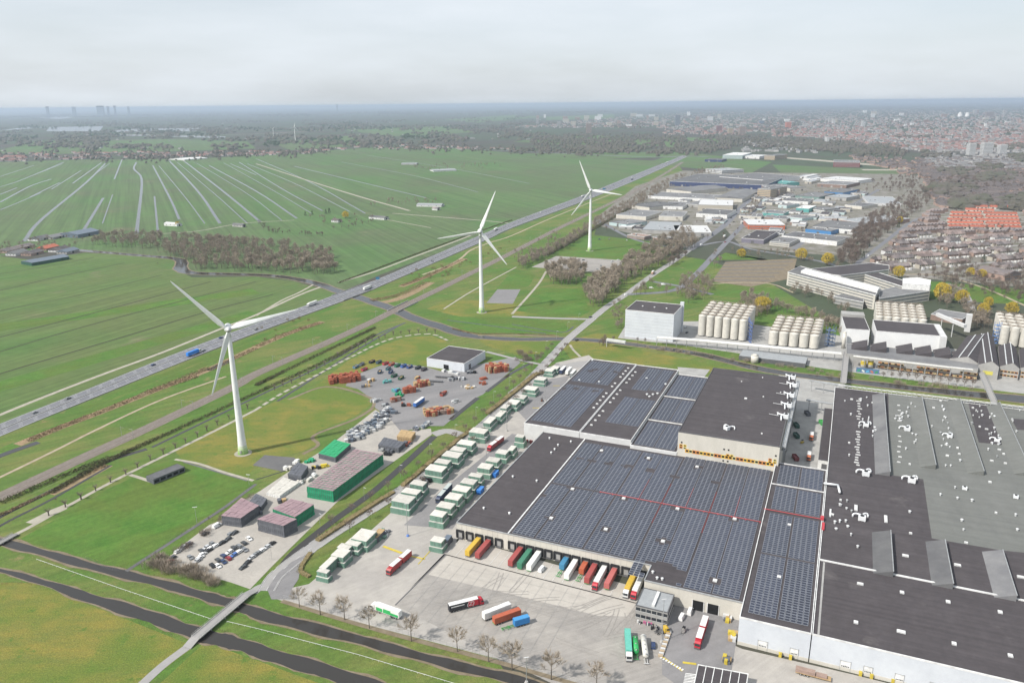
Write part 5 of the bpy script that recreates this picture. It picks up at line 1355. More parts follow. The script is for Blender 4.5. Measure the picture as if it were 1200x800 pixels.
# ---------------------------------------------------------------- trees
def scatter(P, n, mind=0.0):
    xs, ys = [p[0] for p in P], [p[1] for p in P]; out = []; tries = 0
    while len(out) < n and tries < n * 40:
        tries += 1
        x, y = uni(min(xs), max(xs)), uni(min(ys), max(ys))
        if in_poly(x, y, P) and (not mind or all((x - a) ** 2 + ((y - b_) * 2) ** 2 > mind * mind for a, b_ in out)): out.append((x, y))
    return out
def grow(kind, h, seed):
    """Trunk and crown shapes of one tree standing at the origin."""
    random.seed(seed)
    tr, crn = MB(), MB()
    far = kind.endswith('_far'); kind = kind.replace('_far', '')
    if kind in ('bare', 'street', 'grove'):
        bend = Vector((uni(-.3, .3), uni(-.3, .3), 0))
        th = h * (.34 if kind == 'street' else .26)
        rr = h * .016
        top = Vector((bend.x, bend.y, h * .93))
        fork = Vector((bend.x * .4, bend.y * .4, th))
        tr.cyl((0, 0, -.1), fork, rr * 1.25, rr * .85, 4 if far else 7, 0, False)
        tr.cyl(fork, top, rr * .8, rr * .12, 3 if far else 5, 0, False)
        nl = 11 if kind == 'street' else 12
        W_c = h * (.34 if kind == 'street' else .29)
        tips = []
        for i in range(nl):
            a = i * 2.4 + uni(-.3, .3); z = lerp(th * .9, h * .75, i / nl)
            p = lerp(fork, top, max(0, (z - th) / (h * .93 - th)))
            ln = W_c * (1.15 - .55 * i / nl) * uni(.8, 1.1)
            d = Vector((math.cos(a), math.sin(a), uni(.45, 1.0) if kind == 'street' else uni(.8, 1.9))).normalized()
            e = p + d * ln + Vector((0, 0, ln * .25))
            if far: crn.leaf(p, e - p, rr * .3)
            else: crn.cyl(p, e, rr * .38, rr * .10, 4, 0, False)
            for k in range(4 if far else 6):
                s = uni(.3, 1.0); q = lerp(p, e, s)
                d2 = (d + Vector((uni(-.9, .9), uni(-.9, .9), uni(-.2, .9)))).normalized()
                e2 = q + d2 * ln * uni(.35, .65)
                if not far: crn.cyl(q, e2, rr * .16, rr * .05, 3, 0, False)
                tips.append((q, e2, d2))
        nt_ = 6 if far else 10 if kind == 'street' else 8
        tw = .05 if kind == 'street' else .08 if far else .06
        for q, e2, d2 in tips:
            for k in range(nt_):
                s = uni(.2, 1.05); b_ = lerp(q, e2, s)
                d3 = (d2 + Vector((uni(-1, 1), uni(-1, 1), uni(-.4, .9)))).normalized() * h * uni(.07, .14)
                crn.leaf(b_, d3, tw * uni(.7, 1.3) * h / 9)
    elif kind == 'bush':
        tr.cyl((0, 0, -.1), (0, 0, h * .5), h * .012, h * .006, 4, 0, False)
        for i in range(150 if far else 260):
            a, r0 = uni(0, 6.28), math.sqrt(rnd()) * h * .42
            z = uni(0, .62) * h * (1 - (r0 / (h * .5)) ** 2 * .7)
            crn.leaf(Vector((math.cos(a) * r0, math.sin(a) * r0, z)), Vector((math.cos(a) * .5 + uni(-.5, .5), math.sin(a) * .5 + uni(-.5, .5), uni(.6, 1.5))).normalized() * h * uni(.2, .36), h * .012)
    elif kind == 'pollard':
        tr.cyl((0, 0, -.1), (0, 0, 2.2), .35, .3, 7); tr.cyl((0, 0, 2.0), (0, 0, 2.7), .3, .55, 7)
        for i in range(70):
            a = uni(0, 6.28); d = Vector((math.cos(a) * uni(.2, .8), math.sin(a) * uni(.2, .8), uni(.5, 1))).normalized() * uni(1.4, 2.4)
            crn.leaf(Vector((math.cos(a) * .4, math.sin(a) * .4, 2.4)), d, .045)
    elif kind == 'willow':
        tr.cyl((0, 0, -.1), (0, 0, h * .4), h * .04, h * .028, 7)
        for i in range(6):
            a = i * 1.05; tr.cyl((0, 0, h * .35), (math.cos(a) * h * .22, math.sin(a) * h * .22, h * .75), h * .018, h * .006, 5)
        for i in range(900):
            a, z = uni(0, 6.28), uni(-.75, 1); r0 = math.sqrt(max(0, 1 - z * z)) * uni(.55, 1.0) * (1 + .2 * math.sin(a * 3 + seed))
            p = Vector((math.cos(a) * r0 * h * .46, math.sin(a) * r0 * h * .46, h * .58 + z * h * .40))
            crn.leaf(p, Vector((uni(-.2, .2), uni(-.2, .2), -1)) * h * uni(.06, .14), h * .015)
    else:   # evergreen
        tr.cyl((0, 0, -.1), (0, 0, h * .9), h * .025, h * .004, 6)
        for i in range(500):
            z = uni(.08, 1); a = uni(0, 6.28); r0 = (1 - z) ** .8 * h * .24 * uni(.6, 1.1) + .1
            p = Vector((math.cos(a) * r0, math.sin(a) * r0, z * h)); crn.leaf(p, Vector((math.cos(a), math.sin(a), uni(-.6, .3))) * h * .06, h * .018)
    return tr, crn
PROTO = {}
QUEUE = []                 # bare trees wait here: the 280 that show largest become objects, the others one mass
def tree(kind, p, h, name, label, cat='tree', group=None, crown='twig', var=4, queue=True):
    if queue and name == 'bare_tree': QUEUE.append((h / (p - Vector((0, 0, H))).length, kind, p, h, label, group, crown, var)); return
    k = (kind, crown, random.randrange(var))
    s = h / 10 if kind != 'pollard' else h / 4.4
    if k not in PROTO:
        st = random.getstate(); tr, crn = grow(kind, 10.0, 11 + k[2] * 17 + len(kind)); random.setstate(st)
        t = thing(name, label, cat, (0, 0, 0), group)
        tr.build('trunk', M['bark'], t); crn.build('crown', M[crown], t)
        PROTO[k] = t
        t.location = p; t.rotation_euler = (0, 0, uni(0, 6.28)); t.scale = (s, s, s)
        return t
    t = dup(PROTO[k], p, uni(0, 6.28), label, group, (s * uni(.9, 1.12), s * uni(.9, 1.12), s))
    t.name = name
    return t
def plant_queue(n):
    import numpy as np
    QUEUE.sort(key=lambda q: -q[0])
    for w, kind, p, h, label, group, crown, var in QUEUE[:n]: tree(kind, p, h, 'bare_tree', label, 'tree', group, crown, var, False)
    V, F, MI, cache, base = [], [], [], {}, 0
    mi = {'bark': 0, 'twig': 1, 'twigd': 2, 'hedge': 3}
    for w, kind, p, h, label, group, crown, var in QUEUE[n:]:
        k = (kind, random.randrange(3))
        if k not in cache:
            st = random.getstate(); tr, crn = grow(kind + '_far', 10.0, 5 + k[1] * 13); random.setstate(st)
            cache[k] = (np.array(tr.v + crn.v), [tuple(f) for f in tr.f], [tuple(i + len(tr.v) for i in f) for f in crn.f])
        v, ft, fc = cache[k]; a = uni(0, 6.28); c, s = math.cos(a), math.sin(a); sc = h / 10; sx = sc * uni(.9, 1.15)
        V.append(np.stack([(v[:, 0] * c - v[:, 1] * s) * sx + p.x, (v[:, 0] * s + v[:, 1] * c) * sx + p.y, v[:, 2] * sc], 1))
        F += [tuple(i + base for i in f) for f in ft] + [tuple(i + base for i in f) for f in fc]
        MI += [0] * len(ft) + [mi[crown]] * len(fc); base += len(v)
    me = bpy.data.meshes.new('bare_woods'); me.from_pydata(np.concatenate(V).tolist(), [], F)
    for m in mi: me.materials.append(M[m])
    me.polygons.foreach_set('material_index', MI); me.update()
    o = bpy.data.objects.new('bare_woods', me); COL.objects.link(o); o['kind'] = 'stuff'
def wood(P, n, hmin, hmax, label, group, crown='twig', kind='grove', mind=0, name='bare_tree'):
    if hmax <= 6.5: kind = 'bush'
    for x, y in sorted(scatter(P, n, mind)): tree(kind, g(x, y), uni(hmin, hmax), name, label, 'tree', group, crown)
for i, (x, y, top) in enumerate(((351, 711, 689), (375.5, 720, 694), (404, 726, 699), (433, 736, 711), (482, 751, 721), (536, 763, 735), (572.5, 775, 745), (600, 784, 751), (646, 796, 763), (699, 806, 776))):
    tree('street', g(x, y), gh(x, y, top), 'bare_tree', 'bare round-crowned tree on the canal bank below the yard, %s from the left' % o_(i), 'tree', 'bare trees along the lower yard edge', 'twig', 5)
wood([(108, 288), (180, 293), (222, 310), (232, 318), (300, 319), (380, 323), (398, 318), (392, 300), (340, 290), (260, 283), (150, 277), (110, 280)], 560, 12, 17, 'bare tree in the long grey-brown wood along the river bend', 'trees of the wood by the river bend')
wood([(640, 328), (648, 334), (680, 334), (688, 322), (683, 312), (655, 310), (640, 316)], 83, 12, 17, 'bare tree in the round grove beside the parking ground', 'trees of the round grove')
wood([(684, 345), (688, 360), (704, 360), (722, 342), (748, 327), (738, 318), (715, 322), (690, 332)], 122, 12, 17, 'bare tree in the grove left of the curving street', 'trees of the grove by the street')
wood([(725, 318), (752, 322), (790, 302), (815, 290), (812, 276), (800, 272), (770, 286), (740, 302)], 224, 12, 16, 'bare tree in the dense belt beside the dual road', 'trees of the belt by the dual road')
wood([(775, 305), (782, 316), (800, 306), (812, 292), (800, 294)], 28, 9, 13, 'bare tree on the island between the two roads', 'trees between the two roads', 'twigd')
wood([(605, 312), (640, 296), (672, 276), (700, 258), (745, 232), (790, 208), (845, 194), (850, 200), (800, 214), (752, 240), (712, 262), (676, 284), (648, 300), (612, 316)], 486, 9, 13, 'bare tree in the narrow belt along the railway and estate', 'trees of the railway belt')
wood([(980, 303), (992, 285), (1010, 262), (1040, 244), (1070, 228), (1092, 224), (1090, 240), (1062, 258), (1040, 274), (1020, 290), (1000, 312), (985, 315)], 357, 11, 15, 'bare tree in the wood between estate and houses', 'trees of the wood between estate and houses', 'twigd')
for x, y in scatter([(985, 308), (1000, 290), (1030, 270), (1062, 252), (1070, 258), (1030, 285), (1005, 312)], 16, 5): tree('evergreen', g(x, y), uni(9, 13), 'evergreen_tree', 'dark evergreen at the edge of the wood before the houses', 'tree', 'evergreens at the wood edge', 'leaf', 2)
wood([(862, 352), (870, 372), (885, 376), (905, 366), (945, 368), (990, 386), (988, 396), (965, 388), (960, 378), (930, 372), (898, 352), (880, 345)], 134, 8, 12, 'bare brownish tree in the park behind the silos', 'park trees behind the silos')
wood([(1092, 350), (1100, 362), (1125, 362), (1140, 388), (1165, 385), (1160, 365), (1135, 360), (1125, 340), (1105, 338)], 92, 8, 12, 'bare brown tree right of the banded office', 'trees right of the banded office')
wood([(800, 340), (806, 358), (830, 350), (838, 335), (820, 325), (800, 330)], 57, 8, 12, 'bare tree behind the white block hall', 'trees behind the block hall')
wood([(716, 365), (722, 390), (732, 385), (735, 362), (728, 350)], 21, 6, 9, 'bare tree left of the white block hall', 'trees left of the block hall')
wood([(700, 398), (706, 415), (726, 410), (724, 400)], 8, 5, 8, 'reddish bare bush by the river below the street bend', 'bushes by the river', 'twigd')
wood([(1090, 318), (1200, 318), (1240, 335), (1240, 350), (1170, 345), (1100, 334)], 122, 8, 12, 'bare tree on the green strip before the houses', 'trees before the houses', 'twigd')
wood([(1015, 215), (1040, 208), (1090, 208), (1200, 214), (1200, 222), (1090, 226), (1040, 224)], 165, 10, 15, 'bare tree in the dark belt behind the estate', 'trees behind the estate', 'twigd')
wood([(870, 250), (880, 235), (900, 215), (912, 208), (906, 222), (888, 244), (876, 262)], 83, 6, 9, 'bare street tree on the road through the estate', 'street trees of the estate')
wood([(18, 300), (100, 290), (95, 270), (60, 280), (20, 285), (0, 290), (0, 300)], 48, 6, 10, 'bare tree among the buildings of the left farm cluster', 'trees of the left farm')
wood([(300, 260), (312, 274), (372, 278), (440, 260), (436, 258), (372, 274), (316, 270), (306, 260)], 64, 5, 8, 'bare tree in the hedge row round the farm plot', 'trees round the farm plot', 'twigd')
wood([(350, 258), (390, 252), (430, 254), (440, 258), (400, 264), (360, 264)], 16, 7, 10, 'bare tree inside the farm plot', 'trees in the farm plot')
wood([(430, 242), (500, 240), (525, 236), (530, 232), (500, 234), (440, 236)], 32, 7, 10, 'bare tree by the long pale farm barn', 'trees by the pale barn')
wood([(480, 200), (510, 201), (590, 196), (590, 193), (510, 194), (484, 196)], 39, 8, 12, 'bare tree beside the distant barns on the far meadow', 'trees by the distant barns')
wood([(603, 424), (630, 424), (634, 416), (608, 412)], 14, 4, 6, 'brown bush above the upper street bend', 'bushes above the street bend', 'twigd')
wood([(172, 664), (200, 672), (255, 688), (262, 680), (215, 664), (188, 650)], 48, 4, 6, 'thin bare tree between canal and car park', 'thin trees by the car park')
wood([(205, 648), (262, 606), (296, 580), (300, 586), (264, 610), (212, 650)], 14, 3, 5, 'brown bush on the edge of the car park bank', 'bushes by the car park bank', 'twigd')
wood([(475, 318), (500, 330), (530, 322), (520, 312), (490, 316)], 14, 3, 5, 'low brown bush between motorway and railway', 'bushes between motorway and railway', 'hedge')
wood([(300, 385), (345, 372), (378, 376), (345, 390), (310, 400)], 12, 2.5, 4, 'low brown bush in the reeds between motorway and railway', 'bushes in the reeds', 'hedge')
for x, y, h in ((939, 305, 12), (969, 311, 12), (869, 302, 9), (1053, 326, 11), (893, 366, 12), (1102, 352, 14), (1126, 356, 11), (1152, 369, 9), (1185, 368, 9), (1150, 326, 8), (405, 256, 10), (1054, 262, 9), (1137, 324, 8), (1158, 360, 8), (208, 265, 6)):
    tree('willow', g(x, y), h * 1.5, 'willow_tree', 'yellow willow ' + {939: 'left of two behind the striped car park', 969: 'right of two behind the striped car park', 869: 'beside the dual road, left of the car park', 1053: 'behind the banded office court', 893: 'alone right of the first silo bank', 1102: 'at the right corner of the banded office, largest', 1126: 'second behind the red shed', 1152: 'above the dark path to the brewery', 1185: 'above the right-edge silos', 1150: 'at the edge of the houses', 405: 'in the farm plot of the polder', 1054: 'in the wood edge before the houses', 1137: 'small pale one before the houses', 1158: 'small one by the dark path', 208: 'small one by the white-roofed polder barn'}[x], 'tree', 'yellow willows', 'willow', 3)
for x, y in ((358, 253), (366, 252), (382, 251), (386, 250), (1116, 297), (1152, 308), (1148, 290), (1192, 300)): tree('evergreen', g(x, y), uni(9, 13), 'evergreen_tree', 'dark evergreen ' + ('by the farm plot' if x < 500 else 'among the houses'), 'tree', 'evergreens by the farm plot' if x < 500 else 'evergreens among the houses', 'leaf', 2)
# pollards along the pale path
PX = [(57, 604), (77, 594), (95, 585), (112, 575), (130, 565), (147, 556), (162, 548), (176, 539), (192, 532), (205, 525), (218, 519), (231, 512), (243, 505), (255, 498), (268, 491), (290, 479), (322, 457), (332, 453), (342, 449), (352, 444), (362, 438.5), (371, 433.5), (381, 428.5), (389, 423), (396, 417.5), (404, 414.5), (412, 410), (420, 407), (429, 403.5), (436, 400), (444, 398.5), (451, 396), (461, 392.5), (470, 392), (480, 391), (490, 390), (500, 389), (510, 390)]
for i, (x, y) in enumerate(PX): tree('pollard', g(x, y) + Vector((uni(-.4, .4), 0, 0)), uni(4.2, 5.2), 'pollard_tree', 'pollard on the pale path, %s from the left end' % o_(i), 'tree', 'pollards along the pale path', 'twigd', 3)
# slim street trees
i = 0
for off, nm in ((-7.0, 'yard side'), (6.5, 'ditch side')):
    for k, (p, d) in enumerate(along(SP, 15.5, 60)):
        if k > 22: break
        q = p + Vector((-d.y, d.x, 0)) * off
        tree('street', q, uni(5.5, 7), 'street_tree', 'slim street tree on the %s of the curving street, %s from the bend' % (nm, o_(k)), 'tree', 'slim street trees', 'twigd', 4)
for k, (x, y, h) in enumerate(((150, 350 + 300, 3), (747, 402, 6), (756, 403, 6), (560, 420, 4), (185, 310, 3.5), (245, 230 + 380, 2.5), (66, 588, 3))):
    if y < 640: tree('bare', g(x, y), h, 'bare_tree', {747: 'bare tree before the white block hall, left of two', 756: 'bare tree before the white block hall, right of two', 560: 'small bare tree behind the dark-roofed depot', 185: 'lone dark bush on the river bend', 245: 'small bush at the edge of the big lawn', 66: 'bush by the pale path at the left'}[x], 'tree', None, 'twigd')
for k in range(12):
    x = 1035 + k * 9.5; tree('bare', g(x, 443.5 + (x - 1035) * .11), uni(6, 9), 'bare_tree', 'thin bare tree on the river bank before the orange windows', 'tree', 'thin trees before the orange windows', 'twigd')

# hedges, reeds and rough growth
def growth(name, label, pts, w, h, n, m, lw=.12, stuff=False, up=.6, cat='hedge', core=True):
    if cat == 'hedge' and not stuff: w *= 1.35; h *= 1.2
    P = smooth_line([g(*p) for p in pts], 4); A, B = sides(P, w)
    b = MB(); L = sum((q - p).length for p, q in zip(P, P[1:]))
    if core:
        A2, B2 = sides(P, w * .6)
        for i in range(len(P) - 1): b.prism([B2[i], B2[i + 1], A2[i + 1], A2[i]], 0, h * uni(.45, .7))
    for k in range(int(n * L)):
        i = random.randrange(len(P) - 1); t_ = rnd(); p = lerp(lerp(A[i], A[i + 1], t_), lerp(B[i], B[i + 1], t_), rnd())
        p.z = uni(0, h * (.4 if up > .7 else .8)); d = Vector((uni(-1, 1), uni(-1, 1), uni(up, 1.4))).normalized() * h * uni(.3, .7)
        b.leaf(p, d, lw * uni(.6, 1.5))
    o = b.build(name, M[m])
    if stuff: o['kind'] = 'stuff'
    else: tag(o, label, cat)
for k, (pts, w, h) in enumerate((([(372, 634), (415, 606), (461, 577)], 3.5, 1.8), ([(472, 570), (510, 538), (553, 503)], 3.5, 2), ([(571, 485), (605, 458), (626, 441), (640, 437)], 4.5, 2.2), ([(363, 676), (352, 668), (364, 648)], 2.5, 1.2))):
    growth('hedge', 'clipped brown hedge between street and crate yard, %s from the lower bend' % o_(3 - k if k < 3 else 0) if k == 3 else 'clipped brown hedge between street and crate yard, %s piece above the lower bend' % o_(k), pts, w, h, 9, 'hedge', .10)
for pts, w, h in (([(32, 517), (75, 499), (120, 482), (180, 458), (232, 441)], 7, 1.4), ([(170, 461), (215, 443), (245, 431)], 8, 1.3), ([(0, 604), (60, 576), (125, 545)], 3, 1.2), ([(300, 406), (340, 390), (376, 378)], 9, 1.3), ([(470, 335), (500, 324), (540, 304)], 7, 1.0), ([(530, 385), (560, 391), (600, 391), (650, 393)], 3, .9), ([(245, 434), (300, 408)], 7, 1.2), ([(435, 352), (470, 345), (500, 330)], 10, 1.2)):
    growth('reeds', '', pts, w, h, 14, 'reeds', .28, True, .9, core=False)
for pts, w, h in (([(60, 578), (125, 541), (200, 507), (300, 461), (380, 424), (440, 392)], 3, 1.2), ([(0, 590), (70, 560), (130, 536)], 4, 1.3), ([(300, 452), (330, 437), (400, 403), (440, 384)], 3, 1.2), ([(396, 332), (520, 286), (600, 258)], 2.5, .9), ([(640, 300), (690, 272), (740, 243)], 6, 2)):
    growth('undergrowth', '', pts, w * 1.3, h * 1.2, 18, 'scrub', .24, True, .4, core=False)
for pts, w, h in (([(0, 684), (40, 685), (140, 722), (228, 752)], 1.6, .5), ([(20, 667), (142, 701), (240, 733), (300, 750), (440, 793)], 1.2, .5), ([(15, 631), (142, 664), (250, 692), (300, 708), (450, 748), (600, 787)], 1.2, .5), ([(10, 645), (140, 679), (245, 708), (300, 728), (450, 767)], 1.2, .5)):
    growth('reeds', '', pts, w, h, 2.5, 'reeds', .10, True, .8, core=False)

# ---------------------------------------------------------------- houses
def house_mesh(w, d, h, rise, wall, roof):
    b = MB(); q = [Vector(v) for v in ((-w / 2, -d / 2, 0), (w / 2, -d / 2, 0), (w / 2, d / 2, 0), (-w / 2, d / 2, 0))]
    b.prism(q, 0, h, top=False)
    for x in (-w * .25, w * .25):
        for z in (.8, 3.4):
            for s in (-1, 1): b.face([Vector((x + dx * s * -1, s * (d / 2 + .03), zz)) for dx, zz in ((-.8, z), (.8, z), (.8, z + 1.4), (-.8, z + 1.4))], 1)
    r = MB(); a0, a1, c0, c1 = Vector((-w / 2, -d / 2 - .3, h - .1)), Vector((w / 2, -d / 2 - .3, h - .1)), Vector((w / 2, d / 2 + .3, h - .1)), Vector((-w / 2, d / 2 + .3, h - .1))
    r0, r1 = Vector((-w / 2, 0, h + rise)), Vector((w / 2, 0, h + rise))
    r.face([a0, a1, r1, r0]); r.face([c0, c1, r0, r1]); r.face([a1, c0, r1]); r.face([c1, a0, r0])
    r.box((w * .3, d * .1, h + rise * .5), .7, .7, rise * .8)
    return b, r
M['tile2'] = mat('pinkish_roof_tiles', (.25, .19, .17), .85, .2, .15, (.19, .155, .145), objrnd=.35)
KH = []
for wl, rf, w in (('brick', 'tile', 6), ('beige', 'tile', 6.5), ('pale', 'tile', 6), ('beige', 'tile2', 7)):
    b, r = house_mesh(w, 9, 5.4, 3.4, wl, rf)
    t = thing('house', 'brown terraced house with dark roof in the rows right of the office park', 'house', (0, 0, 0), 'terraced houses')
    b.build('wall', [M[wl], M['glass']], t); r.build('roof', M[rf], t)
    e = MB(); e.box((w * .2, -6.2, 0), 2.8, 3.4, 2.6); e.build('lean_to', M[cho(['white', 'pale', 'brick'])], t)
    KH.append([t, False, w])
def put_house(k, p, rz, lab, group):
    t, used, w = KH[k]
    if not used: KH[k][1] = True; t.location = p; t.rotation_euler = (0, 0, rz); t['label'] = lab; t['group'] = group; return t
    return dup(t, p, rz, lab, group)
RES = [(1010, 322), (1035, 296), (1065, 268), (1092, 248), (1125, 246), (1240, 246), (1240, 322), (1180, 318), (1100, 318)]
spots = []
org = g(1100, 300); a0 = R(14)
ex, ey = Vector((math.cos(a0), math.sin(a0), 0)), Vector((-math.sin(a0), math.cos(a0), 0))
def to_px(p):
    d = Vector((p.x, p.y, p.z - H)); w = d.dot(fw); a, b_ = d.dot(rt) / w, d.dot(dn) / w
    return 600 + FPX * (a * cr + b_ * sr), 400 + FPX * (-a * sr + b_ * cr)
row = 0
for j in range(-40, 60):
    y0 = j * 24.0 + (9 if j % 2 else 0)
    for s in range(-12, 14):
        x0 = s * 44
        if rnd() < .14: continue
        k = random.randrange(4) if rnd() < .4 else (0, 0, 1, 3)[s % 4]
        turn = rnd() < .05
        n = random.randrange(4, 7)
        for i in range(n):
            p = org + ex * (x0 + (i * KH[k][2] if not turn else 0)) + ey * (y0 + (i * KH[k][2] if turn else 0))
            x, y = to_px(p)
            if in_poly(x, y, RES) and not in_poly(x, y, [(1105, 270), (1108, 238), (1200, 236), (1205, 272)]): spots.append((y, p, k, a0 + (R(90) if turn else 0), s, j))
for j in range(-40, 60, 2):      # streets between the terraces
    run = []
    for i in range(-60, 66):
        p = org + ex * (i * 10) + ey * (j * 24.0 - 12); x, y = to_px(p)
        ok = in_poly(x, y, RES)
        if ok: run.append(p)
        if (not ok or i == 65) and len(run) > 3: ribbon('street', 8, 'street', run, 6, 0, True)
        if not ok: run = []
spots.sort(key=lambda q: -q[0])
AREA = lambda x: 'streets by the wood' if x < 1085 else 'middle streets' if x < 1140 else 'right-hand streets'
for y, p, k, a, s, j in spots[:285]:
    ar = AREA(to_px(p)[0]); wl = ('brown brick', 'beige brick', 'white-walled', 'pinkish-roofed pale')[k]
    put_house(k, p, a, '%s terraced house%s in the %s' % (wl, '' if k == 3 else ' with dark roof', ar), 'terraced houses, ' + ar + ', ' + wl)
def mass_houses(name, pts, m, mw, sz=(8, 10, 5, 3)):
    b = MB()
    for p, a, k in pts:
        w, d, h, r_ = sz[0] * k, sz[1], sz[2], sz[3]
        c_, s_ = math.cos(a), math.sin(a)
        q = [Vector((p.x + x * c_ - y * s_, p.y + x * s_ + y * c_, 0)) for x, y in ((-w / 2, -d / 2), (w / 2, -d / 2), (w / 2, d / 2), (-w / 2, d / 2))]
        b.prism(q, 0, h, 1, top=False); b.gable(q, h, h + r_, 0)
    return b.build(name, [M[m], M[mw]], None, kind='stuff')
mass_houses('far_houses', [(p, a, 1) for y, p, k, a, s, j in spots[285:]], 'tile', 'brick')
for i in range(7):      # orange-roofed terraces
    y = 242 + i * 3.9; x0, x1 = 1117 - i * .7, 1190 + i * 1.2
    if i == 1: x0, x1 = 1132, 1165
    if i in (4, 5): x0 = 1112
    cut = uni(.35, .65)
    for half, (f0, f1) in enumerate(((0, cut), (cut + .05, 1))):
        a, c = lerp(x0, x1, f0), lerp(x0, x1, f1)
        q = rect((a, y + 1.2 * f0), (c, y + 1.2 * f1), (a + 1, y + 1.2 * f0 - .95), 4.6)
        t = thing('terrace', 'terrace with orange-red tiled roof, %s half of the %s row from the back' % (('left', 'right')[half], o_(i)), 'terrace', cen(q), 'orange-roofed terraces')
        b = MB(); b.prism(q, 0, 4.6, top=False); b.build('wall', M['cream'], t)
        b = MB(); b.gable(q, 4.6, 7.8, 0, .4)
        n = int((q[1] - q[0]).length / 7)
        for k in range(n):
            for s_ in (.25, .75):
                p = bil(q, (k + .5) / n, s_); b.box((p.x, p.y, 6.0), .6, .6, 2.4)
        b.build('roof', M['tiler'], t)
        b = MB()
        for k in range(n):
            P, z0, z1 = on_wall(q, 0, (k + .5) / n, 1, 3, 2.6, .05); b.prism(P, z0, z1)
        b.build('window', M['glass'], t)
q = rect((1178, 324), (1197, 321), (1178, 312), 6); t = thing('house', 'apartment house with dark hipped roof and red brick front at the right edge', 'house', cen(q)); b = MB(); b.prism(q, 0, 7, top=False); b.build('wall', M['brick'], t); b = MB(); b.gable(q, 7, 12, 0, .5); b.build('roof', M['tile'], t); banded(t, q, 7, 2, (0, 1))
# distant town, villages and woods: masses nobody could count
M['roofred'] = mat('red_brown_roofs', (.25, .12, .10), .9, .2, .01, (.16, .12, .11))
M['slateroof'] = mat('grey_brown_roofs', (.088, .08, .08), .9, .25, .02, (.13, .108, .10))
M['farwhite'] = mat('pale_far_walls', (.40, .39, .38), .8, .2, .02, (.26, .255, .25))
def far_pts(polys):
    out = []
    for P, n in polys:
        for x, y in scatter(P, n): out.append((g(x, y), uni(-.5, .5) + (R(90) if rnd() < .4 else 0), uni(.9, 4.0)))
    return out
TOWN = [(600, 150), (640, 144), (760, 134), (900, 129), (1240, 127), (1240, 176), (1080, 178), (1000, 168), (900, 156), (760, 150)]
mass_houses('far_town', far_pts([(TOWN, 2600), ([(905, 152), (1020, 150), (1020, 161), (905, 161)], 160), ([(770, 152), (880, 152), (872, 160), (780, 158)], 120)]), 'roofred', 'gwall', (9, 11, 6, 4))
mass_houses('far_town', far_pts([(TOWN, 2200), ([(870, 165), (960, 172), (960, 180), (870, 178)], 60), ([(1085, 184), (1240, 182), (1240, 200), (1090, 198)], 200), ([(1100, 176), (1240, 176), (1240, 184), (1100, 182)], 90)]), 'rooff', 'farwhite', (9, 12, 8, 1))
mass_houses('far_town', far_pts([([(1075, 186), (1240, 184), (1240, 244), (1100, 244), (1080, 205)], 1500), ([(985, 182), (1090, 188), (1090, 206), (1060, 205)], 120)]), 'slateroof', 'brick')
mass_houses('far_village', far_pts([([(0, 188), (0, 181), (90, 179), (250, 178), (330, 178), (420, 172), (500, 170), (620, 176), (420, 175), (330, 183), (110, 187)], 260), ([(0, 190), (0, 183), (30, 183), (30, 190)], 60)]), 'roofred', 'farwhite')
mass_houses('far_village', far_pts([([(0, 150), (300, 140), (640, 140), (640, 170), (300, 174), (0, 178)], 70)]), 'rooff', 'farwhite')
def far_wood(name, polys, m, hm=(8, 14), wd=1.0, clump=30, ex=22.0):
    """Woods seen as one mass: long clumps of trees lying across the view."""
    b = MB()
    for P, n in polys:
        spots_ = []
        for cx, cy in scatter(P, max(1, n // clump)):
            dep = max(.25, (cy - 122) * .035)
            L = uni(.3, 1.3) * ex
            spots_ += [(cx + uni(-1, 1) * L, cy + random.gauss(0, dep)) for _ in range(clump)]
        for x, y in spots_:
            if y < 124.6: y = uni(124.6, 126)
            p = g(x, y)
            if p.y < 0 or p.length > 60000: continue
            h = uni(*hm); r_ = h * uni(.5, .8) * wd; k = 6; a0 = uni(0, 6)
            lo = [p + Vector((math.cos(a0 + i * 1.047) * r_ * uni(.7, 1.1), math.sin(a0 + i * 1.047) * r_ * uni(.7, 1.1), h * uni(.1, .3))) for i in range(k)]
            hi = [p + Vector((math.cos(a0 + i * 1.047) * r_ * uni(.5, .9), math.sin(a0 + i * 1.047) * r_ * uni(.5, .9), h * uni(.6, .85))) for i in range(k)]
            tp = p + Vector((uni(-.2, .2) * r_, uni(-.2, .2) * r_, h))
            for i in range(k):
                j = (i + 1) % k; b.face([lo[i], lo[j], hi[j], hi[i]]); b.face([hi[i], hi[j], tp])
    return b.build(name, M[m], None, kind='stuff')
def horizon_wood():
    b = MB()
    for _ in range(150):
        cx, k = uni(-80, 1280), uni(.15, 9); L = uni(8, 40)
        for _ in range(22):
            x = cx + uni(-1, 1) * L; p = g(x, 123.6 - (x - 600) * .00995 + k + uni(-.12, .12))
            if p.y < 0 or not 5000 < p.length < 95000: continue
            h, r_ = uni(10, 20), uni(.0008, .0024) * p.length
            q = [p + Vector((math.cos(a) * r_, math.sin(a) * r_ * 2, 0)) for a in (0, 1.26, 2.51, 3.77, 5.03)]
            b.prism(q, 0, h * .6, top=False); b.prism(inset(q, r_ * .15), h * .6 - .1, h)
    return b.build('far_woods', M['farwood'], None, kind='stuff')
M['farwood'] = mat('far_bare_wood', (.10, .085, .075), .95, .2, .01, (.075, .08, .055))
far_wood('far_woods', [([(-100, 188), (-100, 178), (60, 179), (200, 176), (330, 178), (420, 171), (520, 169), (640, 177), (760, 183), (600, 179), (430, 174.5), (330, 182), (220, 186), (60, 188)], 1100)], 'farwood', (7, 12), 1, 8, 8)
